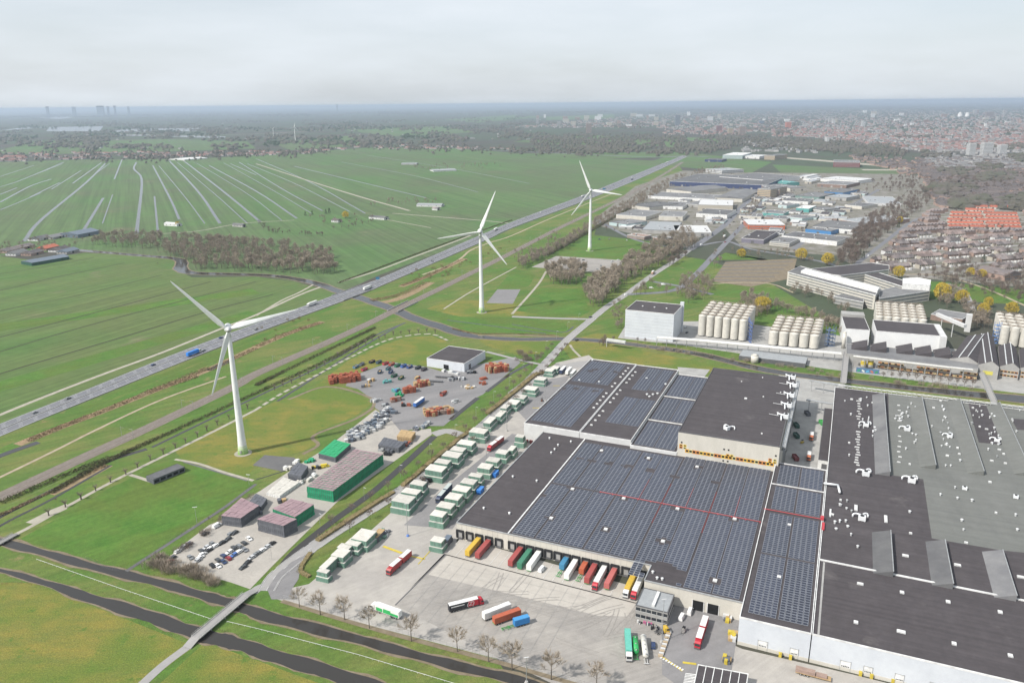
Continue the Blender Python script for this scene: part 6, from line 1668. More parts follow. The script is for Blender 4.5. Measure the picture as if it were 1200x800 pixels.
far_wood('far_woods', [([(600, 168), (640, 160), (880, 158), (1060, 178), (1060, 186), (900, 172), (800, 170), (700, 172)], 2600), ([(600, 176), (720, 170), (860, 170), (850, 176), (760, 180), (680, 180)], 900), ([(1030, 180), (900, 168), (1010, 164), (1080, 176)], 600)], 'farwood', (9, 14), 1.2, 26, 18)
far_wood('far_woods', [([(-100, 176), (-100, 130), (300, 128), (620, 127), (640, 160), (420, 170), (300, 172), (100, 174)], 4600), ([(-100, 140), (-100, 130), (640, 124.5), (1240, 121), (1240, 128), (640, 132)], 4200), (TOWN, 700), ([(1075, 182), (1240, 182), (1240, 244), (1100, 244)], 420)], 'farwood', (10, 17), 1.7, 32, 26)
far_wood('far_woods', [([(300, 170), (420, 158), (500, 158), (520, 166), (440, 170)], 200), ([(-100, 150), (640, 134), (640, 150), (-100, 170)], 700)], 'leaf', (9, 14), 1.5, 28, 20)
wood([(915, 336), (925, 345), (975, 362), (990, 372), (1000, 366), (975, 350), (930, 335)], 26, 7, 11, 'bare tree in front of the banded office', 'trees before the banded office')
wood([(828, 300), (850, 292), (930, 296), (985, 312), (985, 318), (930, 304), (850, 302), (834, 318)], 50, 6, 10, 'bare tree along the road above the striped car park', 'trees above the striped car park')
wood([(770, 330), (800, 322), (830, 326), (835, 345), (805, 352), (775, 345), (740, 352), (738, 346)], 44, 7, 11, 'bare tree around the roundabout bend behind the block hall', 'trees at the road bend')
wood([(1010, 318), (1090, 322), (1200, 336), (1240, 345), (1240, 365), (1160, 350), (1090, 336), (1060, 330), (1040, 322)], 70, 6, 10, 'bare tree on the green between office and houses', 'trees on the green by the houses', 'twigd')
wood([(735, 404), (800, 412), (880, 422), (990, 440), (1140, 456), (1140, 459), (990, 444), (880, 426), (790, 414)], 40, 3, 6, 'bare bush on the river bank before the pipe rack', 'bushes on the river bank')
wood([(595, 300), (640, 282), (660, 268), (655, 285), (640, 300), (612, 314)], 50, 6, 10, 'bare tree in the scrub left of the parking ground', 'trees left of the parking ground')
wood([(480, 330), (520, 312), (560, 300), (600, 280), (596, 288), (560, 306), (520, 325)], 30, 2.5, 4, 'low brown bush between sand track and railway', 'bushes by the sand track', 'hedge')
wood([(1000, 228), (1060, 212), (1240, 214), (1240, 240), (1210, 236), (1110, 234), (1050, 232)], 150, 8, 12, 'bare tree among the houses behind the orange roofs', 'trees behind the orange roofs', 'twigd')
wood([(1060, 184), (1240, 180), (1240, 214), (1080, 210)], 60, 8, 12, 'bare tree in the far streets below the apartment towers', 'trees below the apartment towers', 'twigd')
horizon_wood()
wood(RES, 260, 6, 10, 'bare tree between the terraced houses of the housing estate', 'trees among the houses', 'twigd')
wood([(700, 270), (745, 225), (850, 200), (1000, 210), (1050, 235), (985, 290), (870, 285), (800, 280)], 156, 5, 9, 'bare tree between the halls of the industrial estate', 'trees among the estate halls', 'twigd')
plant_queue(285)

# ---------------------------------------------------------------- crate stacks of the lorry yard
def stack(cx, cy, ang, w, l, h, label, group, ledge=0, cover=True, body='crate', top='sheet'):
    """Block of stacked crates: base tier, upper tier set back, white sheet on top."""
    p = g(cx, cy, h); p.z = 0
    t = thing('crate_stack', label, 'crate stack', p, group)
    ux, uy = Vector((math.cos(ang), math.sin(ang), 0)), Vector((-math.sin(ang), math.cos(ang), 0))
    h *= uni(1.04, 1.2); w *= uni(.88, 1.0); l *= uni(.9, 1.05); ang += uni(-.03, .03)
    def blk(x0, x1, y0, y1, z0, z1, nm, m, tiers=2):
        b = MB(); hz = (z1 - z0) / tiers
        nx, ny = max(1, int((x1 - x0) / 1.25)), max(1, int((y1 - y0) / 1.25))
        for k in range(tiers):
            j = uni(-.05, .05)
            b.prism([p + ux * a + uy * c for a, c in ((x0 + j, y0 + j), (x1 + j, y0 - j), (x1 + j, y1 - j), (x0 - j, y1 + j))], z0 + k * hz + (.06 if k else 0), z0 + (k + 1) * hz - .05)
        if nm != 'lower_tier':      # dark slits between the crate columns, and the gap at the far corner
            hh = z1 - z0
            for k in range(max(2, int(l / 2.5))):
                a = -l / 2 + (k + .5) * 2.5
                if a < l / 2: b.box(p + ux * a - uy * (w / 2) + Vector((0, 0, z0 + hh * .1)), .16, .12, hh * .8, ang, 1)
            for k in range(max(2, int(w / 2.5))):
                c = -w / 2 + (k + .5) * 2.5
                if c < w / 2: b.box(p - ux * (l / 2) + uy * c + Vector((0, 0, z0 + hh * .1)), .12, .16, hh * .8, ang, 1)
            b.box(p + ux * (l / 2 - .2) - uy * (w / 2 - .3) + Vector((0, 0, z0 + .05)), 1.1, 1.1, hh * .6, ang, 1)
        return b.build(nm, [M[m], M['dtrim']], t)
    if ledge:
        blk(-l / 2 - ledge * .5, l / 2 + ledge * .2, -w / 2 - .9, w / 2 + .3, 0, h * .5, 'lower_tier', body)
        b = MB(); b.prism([p + ux * a + uy * c for a, c in ((-l / 2 - ledge * .5, -w / 2 - .9), (l / 2 + ledge * .2, -w / 2 - .9), (l / 2 + ledge * .2, w / 2 + .3), (-l / 2 - ledge * .5, w / 2 + .3))], h * .5 - .03, h * .5 + .06); b.build('tier_sheet', M[top], t)
        blk(-l / 2, l / 2, -w / 2, w / 2, h * .5 + .07, h, 'upper_tier', body, 2)
    else: blk(-l / 2, l / 2, -w / 2, w / 2, 0, h, 'tiers', body, 3)
    b = MB(); b.prism([p + ux * a + uy * c for a, c in ((-l / 2 - .08, -w / 2 - .08), (l / 2 + .08, -w / 2 - .08), (l / 2 + .08, w / 2 + .08), (-l / 2 - .08, w / 2 + .08))], h + .01, h + .12)
    for k in range(int(l / 1.3)):
        x = -l / 2 + (k + .5) * 1.3; b.prism([p + ux * a + uy * c for a, c in ((x, -w / 2 + .1), (x + .9, -w / 2 + .1), (x + .9, w / 2 - .1), (x, w / 2 - .1))], h + .12, h + .12 + uni(.03, .12))
    b.build('top_sheet', M[top], t)
    return t
def dirpx(a, c):
    d = g(*c) - g(*a); return math.atan2(d.y, d.x)
AR = dirpx((470, 590), (560, 504))
ROWS = [('short row at the bend', [(473, 586, 11, 8, 6, 2.5), (482, 576, 10, 6, 6, 2), (490.5, 567.5, 9, 5.5, 6, 2)]),
 ('street-side row', [(511, 550, 11, 7.5, 6, 2.2), (519, 542, 9, 6.5, 6, 2), (530, 534, 11, 7.5, 6, 2), (537, 526.5, 9, 7, 5.6, 1.5), (546.5, 519.5, 11, 7.5, 6, 1.8), (561, 506, 11, 8, 5.6, 2), (574, 493, 5, 13, 5.2, 1.5), (586.5, 485, 5, 13, 5.0, 1.2), (592, 477.5, 5, 9, 4.6, 1.2), (601.5, 471.5, 8, 9, 4.6, 2), (610, 465, 9, 9, 4.6, 1.5), (622, 455.5, 9.5, 9, 4.4, 2.5), (633.5, 444, 8.5, 9, 4.4, 2.5), (644, 434, 7.5, 8, 4.2, 2), (650.5, 431, 6, 8, 4.2, 1)]),
 ('row beside the dock hall', [(514, 603, 8, 6, 5.6, 2.2), (522.5, 592.5, 9, 6.5, 5.6, 1.5), (532, 583, 9, 7, 5.6, 1.5), (541, 574, 9, 7, 5.6, 1.5), (549.5, 565, 9, 6.5, 5.4, 1.5), (557.5, 557.5, 8, 4.5, 5.4, 1.5), (569, 546.5, 8.5, 7, 5.8, 2.2), (578, 539, 8, 6.5, 5.4, 2), (588.5, 530, 7.5, 7, 5.4, 2), (600, 526, 3.5, 8, 5.0, 1), (609.5, 511.5, 6, 4.5, 6.6, 1.8)]),
 ('lower bend group', [(379, 669, 6, 3, 4.6, 1.2), (385, 659.5, 3.6, 11, 4.6, 0), (399.5, 649, 7.5, 7, 4.6, 1.2), (404, 641, 6.5, 4, 4.0, 1.5), (415, 635.5, 8, 6, 4.6, 2), (426.5, 628, 10, 10, 5.0, 1.6)])]
for rn, L in ROWS:
    for i, (x, y, w, l, h, led) in enumerate(L):
        stack(x, y, AR, w, l, h, 'white-sheeted green crate stack, %s from the lower end of the %s' % (o_(i), rn), 'green crate stacks, ' + rn, led)
stack(443, 625, AR, 4, 9, 3, 'low stack of brownish crates with a tan top past the lower bend stacks', 'green crate stacks, group at the lower bend of the street', 0, True, 'slate', 'wood')
stack(513, 633, AR, 6.5, 5, 5, 'green crate stack alone on the ramp corner beside the dock wall', 'crate stacks by the dock wall', 1.6)
stack(524, 630.5, AR, 3, 6, 3.2, 'dark blue covered crates beside the lone stack on the ramp corner', 'crate stacks by the dock wall', 0, True, 'slate', 'bluer')
def pile(name, label, cat, cx, cy, n, spread, hm, ms, group=None, ang=AR, bx=(1.2, 2.6)):
    """A loose heap of stacked boxes of one load, one object."""
    p = g(cx, cy); b = MB(); ms = [M[m] if isinstance(m, str) else m for m in ms]
    for i in range(n):
        x, y = uni(-1, 1) * spread[0], uni(-1, 1) * spread[1]
        c, s = math.cos(ang), math.sin(ang); k = random.randrange(len(ms)); h = uni(.5, 1) * hm; z = 0
        sx, sy = uni(*bx), uni(*bx)
        while z < h:
            hz = uni(.5, .9); b.box((p.x + x * c - y * s + uni(-.06, .06), p.y + x * s + y * c + uni(-.06, .06), z), sx, sy, hz - .08, ang + uni(-.06, .06), k); z += hz
    o = b.build(name, ms); return tag(o, label, cat, group)
pile('clutter_heap', 'pallets and machines piled in the gap of the street-side crate row', 'pallets', 497, 566, 12, (3, 2.4), 2.5, ['dark', 'pale', 'slate', 'wood'])
pile('clutter_heap', 'pallets and scrap on the pavement before the lower crate group', 'pallets', 449, 627, 16, (5, 2.5), 1.2, ['crate', 'slate', 'wood', 'pale'])
pile('clutter_heap', 'reddish crates beside the three-tier stack at the white hall front', 'pallets', 620, 518, 8, (3, 2), 2.5, ['brick', 'redb', 'slate'])
for x, y, c, lab in ((563, 577, .05, 'bright blue container between crate row and dock hall, lower one'), (580.5, 557.5, .05, 'bright blue container between crate row and dock hall, upper one')):
    p = g(x, y); b = MB(); b.box((p.x, p.y, .2), 5.5, 2.6, 2.6, AR)
    t = b.build('container', paint(.03, .16, .50)); tag(t, lab, 'container', 'blue containers')
    b = MB(); 
    for k in range(8): q = p + Vector((math.cos(AR), math.sin(AR), 0)) * (k - 3.5) * .7; b.box((q.x, q.y, .3), .12, 2.75, 2.4, AR)
    b.build('rib', paint(.02, .12, .40), t)
    b = MB(); b.box((p.x, p.y, 2.8), 5.6, 2.7, .15, AR); b.build('lid', paint(.05, .20, .55), t)

# ---------------------------------------------------------------- pallet yard
def block(name, label, cat, pts, base, wall, top, tiers=4, group=None):
    h = gh(base[0], base[1], base[2])
    q = [g(x, y, h) for x, y in pts]
    if area2(q) < 0: q = q[::-1]
    t = thing(name, label, cat, cen(q), group)
    b = MB()
    for k in range(tiers): b.prism(inset(q, .12 * (k % 2)), h * k / tiers + .03, h * (k + 1) / tiers - .03)
    b.build('tiers', M[wall], t)
    b = MB(); n = max(2, int((q[1] - q[0]).length / 2.4)); m = max(2, int((q[3] - q[0]).length / 2.4))
    for i in range(n):
        for j in range(m): b.prism(sub(q, i / n + .006, (i + 1) / n - .006, j / m + .006, (j + 1) / m - .006), h - .02, h + uni(.08, .3))
    b.build('top_layer', M[top], t)
    b = MB(); L0 = (q[1] - q[0]).length
    for sd in range(4):
        L = (q[(sd + 1) % 4] - q[sd]).length
        for k in range(int(L / 1.3)):
            P, z0, z1 = on_wall(q, sd, (k + .5) * 1.3 / L, .1, .1, h - .2, .05); b.prism(P, z0, z1)
    b.build('upright', M['dtrim'], t)
    return t
block('crate_block', 'largest block of bright green crates with a mauve top, beside the street ditch', 'crate stack', [(359, 570), (390, 575.5), (449, 532), (416, 526)], (391, 588, 575), 'crate2', 'mauve')
block('crate_block', 'smaller block of bright green crates with a mauve top, below the largest one', 'crate stack', [(319, 596), (345.5, 606), (368, 591), (341, 584)], (346, 618, 606), 'crate2', 'mauve')
block('crate_block', 'slate grey crate block with mauve top in front of the smaller green block', 'crate stack', [(301, 608), (332, 616), (348, 608), (320, 600)], (332, 630, 616), 'slate', 'mauve')
block('crate_block', 'slate grey crate block with mauve top by the car park', 'crate stack', [(259, 604), (282, 607), (304, 592), (283, 583)], (282, 618, 607), 'slate', 'mauve')
M['greentop'] = paint(.02, .30, .12)
block('crate_block', 'grey crates under a bright green tarpaulin behind the largest crate block', 'crate stack', [(373, 531), (393, 536), (411, 520), (392, 515)], (393, 541, 535), 'slate', 'greentop', 3)
block('crate_block', 'dark grey crate block between white sheets and terrace', 'crate stack', [(337, 555), (353, 558), (361, 546), (349, 541)], (352, 566, 558), 'slate', 'slate', 3)
block('crate_block', 'dark crate block at the edge behind the car park block', 'crate stack', [(290, 590), (306, 594), (313, 584), (300, 578)], (305, 600, 594), 'slate', 'slate', 3)
block('crate_block', 'dark grey crates by the street ditch, upper end of the yard', 'crate stack', [(443, 521), (467, 525), (475, 518), (450, 512)], (466, 531, 525), 'slate', 'slate', 3)
block('crate_block', 'tan wooden crate block in the upper pallet yard', 'crate stack', [(465, 511), (482, 513), (487, 506), (470, 503)], (482, 519, 513), 'wood', 'wood', 3)
block('tent', 'flat white tent sheet over goods in the lower yard', 'tent', [(312, 577), (328, 581), (351, 565), (332, 559)], (328, 584, 580.5), 'white', 'sheet', 1)
for i, (x, y) in enumerate(((353, 566), (348, 542), (337, 550), (361, 563), (368, 557))): pile('sheeted_goods', 'small heap of goods under white sheets, %s from the white tent' % o_(i), 'goods', x, y, 6, (2, 1.5), 1.8, ['white', 'sheet'], 'white sheeted goods')
pile('garden_heap', 'small bright green covered heap beside the terrace', 'goods', 364, 541, 7, (3, 2), 1.5, ['greentop', 'crate2'])
OG = 'orange pallet stacks'
for x, y, n, sx, sy, h, lab, ms in ((404, 446, 120, 11, 5.5, 5, 'largest block of orange pallets at the left edge of the paved yard', ['redwood']), (480, 459, 34, 4.5, 2.5, 4, 'orange pallets behind the green tarpaulin heap', ['redwood']), (494, 452, 40, 5.5, 3, 4, 'orange and tan pallets in the middle of the paved yard', ['redwood', 'redwood', 'wood']), (464, 470, 12, 3.5, 2, 3, 'small orange-brown pallet stack left of the green heap', ['redwood', 'brick']), (514, 484, 70, 9, 4.5, 3.6, 'brownish red pallet rows near the street corner', ['redwood', 'brick', 'wood']), (582, 434, 100, 8, 5.5, 5, 'tall orange pallet block right of the depot', ['redwood', 'redwood', 'wood']), (552, 454, 10, 4, 2, 1.8, 'pale timber pile beside the yard mast', ['sheet', 'wood'])):
    pile('pallet_stack', lab, 'pallet stack', x, y, n, (sx * 1.1, sy * 1.1), h * 1.1, ms, OG, R(20), (1.6, 2.7))
pile('tarpaulin_heap', 'heap under green tarpaulin in the paved yard', 'goods', 469, 464, 12, (3, 2), 2.4, ['greentop', 'crate2'])
pile('clutter_heap', 'blue and teal crates behind the green tarpaulin heap', 'crates', 464, 458, 10, (3, 1.5), 2.4, ['teal', 'blue', 'slate'])
for i, (x, y, ms, n, lab) in enumerate(((530, 445, ['steel', 'slate', 'dark'], 10, 'dark frames stacked before the depot'), (540, 445, ['pale', 'white', 'slate'], 8, 'white sacks and crates right of the depot gate'), (552, 437, ['slate', 'dark', 'steel'], 8, 'dark gear at the right depot corner'), (566, 444, ['redwood', 'wood'], 8, 'loose red pallets left of the tall orange block'), (520, 462, ['redwood', 'dark'], 3, 'single reddish crate in the middle of the paved yard'), (532, 472, ['pale', 'steel'], 5, 'pale gear near the street fence of the paved yard'), (434, 447, ['slate', 'wood', 'pale'], 10, 'mixed gear below the row of skips'), (428, 453, ['wood', 'slate'], 7, 'tan crates at the left corner of the paved yard'), (566, 450, ['slate', 'redwood'], 4, 'small red and grey heap at the street side'), (452, 448, ['bluer', 'slate', 'teal'], 8, 'blue-grey gear in front of the loose skips'), (488, 444, ['slate', 'wood', 'redwood'], 9, 'brown gear under the back row of skips'), (476, 475, ['dark', 'redwood'], 6, 'dark gear below the green tarpaulin'), (440, 470, ['slate', 'steel', 'pale'], 9, 'grey gear on the left of the paved yard'), (450, 476, ['steel', 'slate'], 9, 'steel racks at the lower left of the paved yard'), (372, 548, ['dark', 'slate', 'yellow'], 7, 'dark gear behind the largest crate block'), (330, 588, ['slate', 'wood'], 7, 'wooden gear below the white tent'), (300, 602, ['dark', 'slate', 'mauve'], 7, 'dark crates between the slate blocks'))):
    pile('clutter_heap', lab, 'crates', x, y, n, (3.2, 2), 2, ms, None, uni(0, 1))
for i in range(56):
    t_ = rnd(); x = lerp(412, 460, t_) + uni(-8, 8); y = lerp(513, 483, t_) + uni(-5, 6)
    pile('machine_heap', 'grey machine parts and crates in the scattered heap beside the olive meadow', 'machine parts', x, y, 6, (1.9, 1.6), 2.3, ['slate', 'pale', 'steel', 'bluer'], 'grey machine heaps', uni(0, 1))
for x, y, m in ((487, 503, ['bluer', 'pale', 'slate']), (496, 500, ['bluer', 'steel']), (455, 532, ['slate', 'dark']), (478, 521, ['redwood', 'slate']), (448, 527, ['slate', 'steel']), (500, 497, ['steel', 'bluer'])):
    pile('clutter_heap', 'mixed dark crates by the street ditch in the upper yard', 'crates', x, y, 8, (2.6, 1.6), 2, m, 'mixed crates by the street ditch')
t, q = rect_b('depot', 'white-walled depot with dark flat roof at the back of the paved yard', 'depot', (500, 419.5), (544, 426), (525, 405), gh(543, 436, 426), 'wwall', 'roof', .4)
wall_box(t, 'gate', 'black', q, 0, .52, 0, 5, 4.2, .06); wall_box(t, 'gate', 'dtrim', q, 1, .25, 0, 4, 4.2, .06)
pile('clutter_heap', 'bikes and white crates along the depot front', 'crates', 528, 437, 14, (9, 1), 1.6, ['white', 'pale', 'slate', 'bluer'], None, dirpx((500, 427), (543, 436)))
h = 3.4
t, q = rect_b('field_shed', 'long dark shed on the edge of the bright green lawn', 'shed', (171, 557.5), (179.5, 561.5), (200, 539.5), h, 'slate', 'dtrim', .15, 'dtrim')
for i in range(5): wall_box(t, 'window', 'black', q, 1, .1 + .2 * i, .8, 3, 1.6, .06)
SK = [(436, 425, (.03, .035, .05)), (444, 425.5, (.05, .09, .12)), (452, 427, (.40, .06, .06)), (459, 428, (.33, .06, .05)), (466, 429.5, (.03, .15, .08)), (473, 430, (.05, .12, .35)), (480, 431, (.04, .08, .22)), (490, 432, (.02, .03, .04)), (497, 434, (.06, .05, .06)), (417, 431, (.10, .20, .30)), (427, 434, (.36, .05, .08)), (424, 428, (.12, .14, .16)), (445, 437, (.03, .06, .10)), (458, 437, (.03, .06, .12)), (462, 441.5, (.03, .10, .06)), (470, 444, (.03, .09, .05)), (455, 433, (.05, .12, .14)), (519, 463, (.30, .07, .05))]
def skip_mesh():
    b = MB(); b.ring([Vector(v) for v in ((-3, -1.2, 0), (3, -1.2, 0), (3, 1.2, 0), (-3, 1.2, 0))], .12, .3, 2.2); b.box((0, 0, .25), 5.8, 2.2, .3)
    for k in range(7): b.box((-2.7 + k * .9, 0, .4), .12, 2.5, 1.7) if k in (0, 6) else (b.box((-2.7 + k * .9, 1.22, .4), .12, .1, 1.7), b.box((-2.7 + k * .9, -1.22, .4), .12, .1, 1.7))
    f = MB(); f.box((0, 0, .5), 5.6, 2.1, 1.1); return b, f
SN = {0: 'black', 1: 'dark teal', 2: 'red', 3: 'darker red', 4: 'green', 5: 'blue', 6: 'navy', 7: 'black', 8: 'brownish', 9: 'grey-blue', 10: 'crimson', 11: 'grey', 12: 'navy', 13: 'navy', 14: 'dark green', 15: 'dark green', 16: 'teal', 17: 'red-brown'}
for i, (x, y, c) in enumerate(SK):
    p = g(x, y); t = thing('skip', '%s open-topped skip in the paved yard, %s' % (SN[i], ('%s from the left in the back row' % o_(i)) if i < 9 else ('%s loose one from the left' % o_(i - 9))), 'skip', (0, 0, 0), 'skips in the paved yard')
    b, f = skip_mesh(); b.build('tub', paint(*c), t); f.build('load', M['slate' if i % 3 else 'wood'], t); t.location = p; t.rotation_euler = (0, 0, R(60) + uni(-.15, .15) if i < 9 else AR + uni(-.3, .3))

# ---------------------------------------------------------------- lorries, trailers and cars
M['tyre'] = M['dark']
def wheels(t, xs, w=2.4, r=.5, tw=.32):
    for x in xs:
        for s in (-1, 1):
            b = MB(); b.cyl((x, s * (w / 2 - tw), r), (x, s * w / 2, r), r, r, 12); o = b.build('wheel', M['dark'], t)
            b = MB(); b.cyl((x, s * (w / 2 - .02), r), (x, s * (w / 2 + .01), r), r * .5, r * .5, 8); b.build('hub', M['steel'], o)
def box_body(t, x0, x1, body, top, z0=1.05, z1=4.0, nm='trailer_body', ribs=False):
    b = MB(); b.box(((x0 + x1) / 2, 0, z0), x1 - x0, 2.5, z1 - z0)
    o = b.build(nm, body, t)
    b = MB(); b.box(((x0 + x1) / 2, 0, z1 - .01), x1 - x0 - .06, 2.44, .05); b.build('roof_panel', top, o)
    b = MB()
    for k in range(int((x1 - x0) / (.6 if ribs else 1.35))):
        x = x0 + .3 + k * (.6 if ribs else 1.35); b.box((x, 0, z0 + .1), .07, 2.56, z1 - z0 - .2)
    b.build('side_rib', body, o)
    b = MB(); b.box((x0 - .02, 0, z0 + .1), .05, 2.3, z1 - z0 - .25); b.box((x1 + .02, 0, z0 + .1), .05, 2.3, z1 - z0 - .25); b.build('end_panel', body, o)
    return o
def chassis(t, x0, x1, m):
    b = MB()
    for s in (-.45, .45): b.box(((x0 + x1) / 2, s, .75), x1 - x0, .18, .32)
    for k in range(5): b.box((lerp(x0, x1, k / 4), 0, .8), .2, 2.2, .2)
    for s in (-.8, .8): b.box((x1 - 2.6, s, .05), .18, .18, .8)
    return b.build('chassis', m, t)
def cab(t, x, body, tall=True):
    """Lorry cab, its front face at x."""
    h = 3.5 if tall else 2.9
    b = MB(); pr = [(x - 2.2, .55), (x - .05, .55), (x, 1.5), (x - .28, 2.9 if tall else 2.5), (x - .9, h), (x - 2.2, h + .05)]
    for s in (-1.2, 1.2): b.face([Vector((a, s, z)) for a, z in (pr if s < 0 else pr[::-1])])
    for i in range(6):
        (a, z), (c, z2) = pr[i], pr[(i + 1) % 6]; b.face([Vector((c, -1.2, z2)), Vector((c, 1.2, z2)), Vector((a, 1.2, z)), Vector((a, -1.2, z))][::-1])
    o = b.build('cab', body, t)
    b = MB(); b.face([Vector((x + .01, -1.05, 1.65)), Vector((x + .01, 1.05, 1.65)), Vector((x - .24, 1.05, 2.7 if tall else 2.35)), Vector((x - .24, -1.05, 2.7 if tall else 2.35))])
    for s in (-1.215, 1.215): b.face([Vector((a, s, z)) for a, z in ((x - 1.3, 1.75), (x - .3, 1.75), (x - .45, 2.6), (x - 1.3, 2.6))])
    b.build('window', M['glass'], o)
    b = MB(); b.box((x + .02, 0, .35), .25, 2.4, .5); b.build('bumper', M['dtrim'], o)
    for s in (-.9, .9): b = MB(); b.box((x + .08, s, .62), .12, .4, .22); b.build('headlight', M['pale'], o)
    for s in (-1.4, 1.4): b = MB(); b.box((x - .35, s, 1.9), .15, .25, .7); b.build('mirror', M['dark'], o)
    b = MB()
    for s in (-.45, .45): b.box((x - 4.2, s, .7), 4.4, .2, .3)
    b.box((x - 3.2, 0, .55), 1.2, 2.3, .5); b.build('frame', M['dtrim'], t)
    wheels(t, (x - 1.4, x - 4.9))
def lorry(label, p0, p1, body, top=None, cabc=None, L=13.6, frame='dtrim', kind='semi', logo=None, group=None, cat='lorry', name='lorry', z1=4.0, ribs=False, L2=None):
    """Rear end at picture point p0, front towards p1 (both on the ground)."""
    A, B = (g(*p0) if not isinstance(p0, Vector) else p0), (g(*p1) if not isinstance(p1, Vector) else p1)
    an = math.atan2((B - A).y, (B - A).x)
    t = thing(name, label, cat, (0, 0, 0), group)
    fm = M[frame]; top = top or M['white']
    if kind in ('semi', 'trailer'):
        bl = L2 or L
        box_body(t, 0, bl, body, top, 1.05, z1, 'trailer_body', ribs)
        chassis(t, 0, L, fm)
        wheels(t, (1.8, 3.1, 4.4))
        if cabc: cab(t, L + 2.6, cabc)
    elif kind == 'drawbar':
        box_body(t, 0, 7.6, body, top, 1.0, z1); chassis(t, 0, 8.6, fm); wheels(t, (2.6, 4.9))
        box_body(t, 8.6, 16.0, body, top, 1.0, z1, 'lorry_body'); wheels(t, (10.4,)); cab(t, 18.4, cabc)
    if logo: logo(t)
    t.location = A; t.rotation_euler = (0, 0, an)
    return t
cRed, cRed2, cGrn, cYel, cWht, cBlu, cOrg, cNav, cPnk = paint(.32, .07, .065), paint(.42, .02, .035), paint(.05, .19, .12), paint(.55, .37, .05), paint(.70, .70, .67), paint(.05, .20, .34), paint(.40, .10, .05), paint(.035, .05, .10), paint(.42, .12, .11)
cGC, cBGC = paint(.05, .28, .07), paint(.03, .36, .10)
M['gframe'] = cGC
DK = {2: ('yellow trailer', cYel, cYel, None, 13.6, 0), 3: ('dark red container trailer', cRed, cRed, None, 13.6, 0), 6: ('dark red container trailer, leftmost of a close trio', cRed, cRed, None, 13.6, 0), 7: ('dark green container trailer', cGrn, cGrn, None, 13.6, 0), 8: ('white container trailer beside the dark green one', cWht, cWht, None, 13.6, 0), 11: ('short blue container on a long green chassis', cBlu, cBlu, None, 12.5, 7), 12: ('cream white container trailer', cWht, cWht, None, 13.6, 0), 13: ('short orange-red container on a long green chassis', cOrg, cOrg, None, 12.5, 7), 14: ('brick red container trailer on a green chassis', cRed, cRed, None, 13.0, 0), 15: ('white trailer with a red cab', cWht, M['white'], cRed2, 13.6, 0), 16: ('pinkish red container trailer', cPnk, cPnk, None, 13.6, 0), 18: ('mustard trailer with a white and blue cab', cYel, cYel, M['white'], 13.6, 0), 19: ('white trailer with a red cab beside the gate office', cWht, M['white'], cRed2, 13.6, 0)}
for i, (lab, bc, tc_, cc, L, L2) in DK.items():
    a = W_(dock_s[i], -.5); a = Vector((a.x, a.y, 0)); e = a - E2 * 10
    lorry('%s backed to the %s dock from the left' % (lab, o_(i)) if len(lab) < 46 else lab + ' at the docks', a, e, bc, tc_, cc, L, 'gframe' if i in (7, 8, 11, 12, 13, 14, 16) else 'dtrim', 'semi' if cc else 'trailer', None, 'trailers at the loading docks', 'trailer' if not cc else 'lorry', 'trailer' if not cc else 'lorry', 3.9, i in (3, 6, 7, 11, 13, 14, 16), L2 or None)
def side_text(t, s, x, z, size, m, side=-1, font_shear=0):
    cu = bpy.data.curves.new('lettering', 'FONT'); cu.body = s; cu.size = size; cu.align_x = 'CENTER'; cu.align_y = 'CENTER'; cu.extrude = .01; cu.shear = font_shear
    f_ = bpy.data.objects.new('lettering', cu); COL.objects.link(f_); bpy.context.view_layer.update()
    me = bpy.data.meshes.new_from_object(f_.evaluated_get(bpy.context.evaluated_depsgraph_get()))
    bpy.data.objects.remove(f_); me.materials.clear(); me.materials.append(m)
    o = bpy.data.objects.new('lettering', me); COL.objects.link(o); o.parent = t
    o.location = (x, side * 1.31, z); o.rotation_euler = (R(90), 0, 0 if side < 0 else R(180))
def zlogo(t):
    b = MB(); b.box((11.2, -1.27, 1.1), 4.9, .04, 2.85); b.build('red_panel', cRed2, t)
    side_text(t, '(Z)', 9.8, 2.55, 2.7, M['white'], -1, .2)
    b = MB(); b.box((3.9, -1.28, 2.75), 6.2, .04, .42); b.build('white_stripe', M['white'], t)
lorry('white-roofed lorry with black side, white Z lettering and red cab', (526, 717), (567, 706.5), paint(.03, .03, .035), M['white'], cRed2, 13.6, 'dtrim', 'semi', zlogo)
def glogo(t):
    for x0, x1, z0, z1 in ((.4, 8.6, 1.25, 2.5), (4.4, 8.4, 2.5, 3.3), (8.9, 12.4, 1.25, 3.0)):
        b = MB(); b.box(((x0 + x1) / 2, 1.27, z0), x1 - x0, .04, z1 - z0); b.build('green_panel', cBGC, t)
lorry('white lorry with green side panels driving along the lower yard edge', (469.5, 725), (432, 711.5), cWht, M['white'], M['white'], 13.2, 'dtrim', 'semi', glogo)
lorry('plain white trailer left of the parked red container', (566.5, 727), (597, 715), cWht, M['white'], None, 13.6, 'dtrim', 'trailer', None, 'containers parked in the open yard', 'trailer', 'trailer', 4.1)
lorry('red container trailer between the white trailer and the blue container', (578.5, 732), (608, 721.5), cOrg, cOrg, None, 13.0, 'gframe', 'trailer', None, 'containers parked in the open yard', 'trailer', 'trailer', 3.9, True)
def blogo(t):
    b = MB(); b.box((3.3, -1.3, 2.7), 4.4, .04, .45); b.build('white_lettering_band', M['white'], t)
lorry('short blue container with white lettering on a green chassis, rightmost of three', (619.5, 729.5), (590, 738), paint(.03, .20, .48), paint(.06, .26, .52), None, 12.5, 'gframe', 'trailer', lambda t: None, 'containers parked in the open yard', 'trailer', 'trailer', 3.9, True, 7)
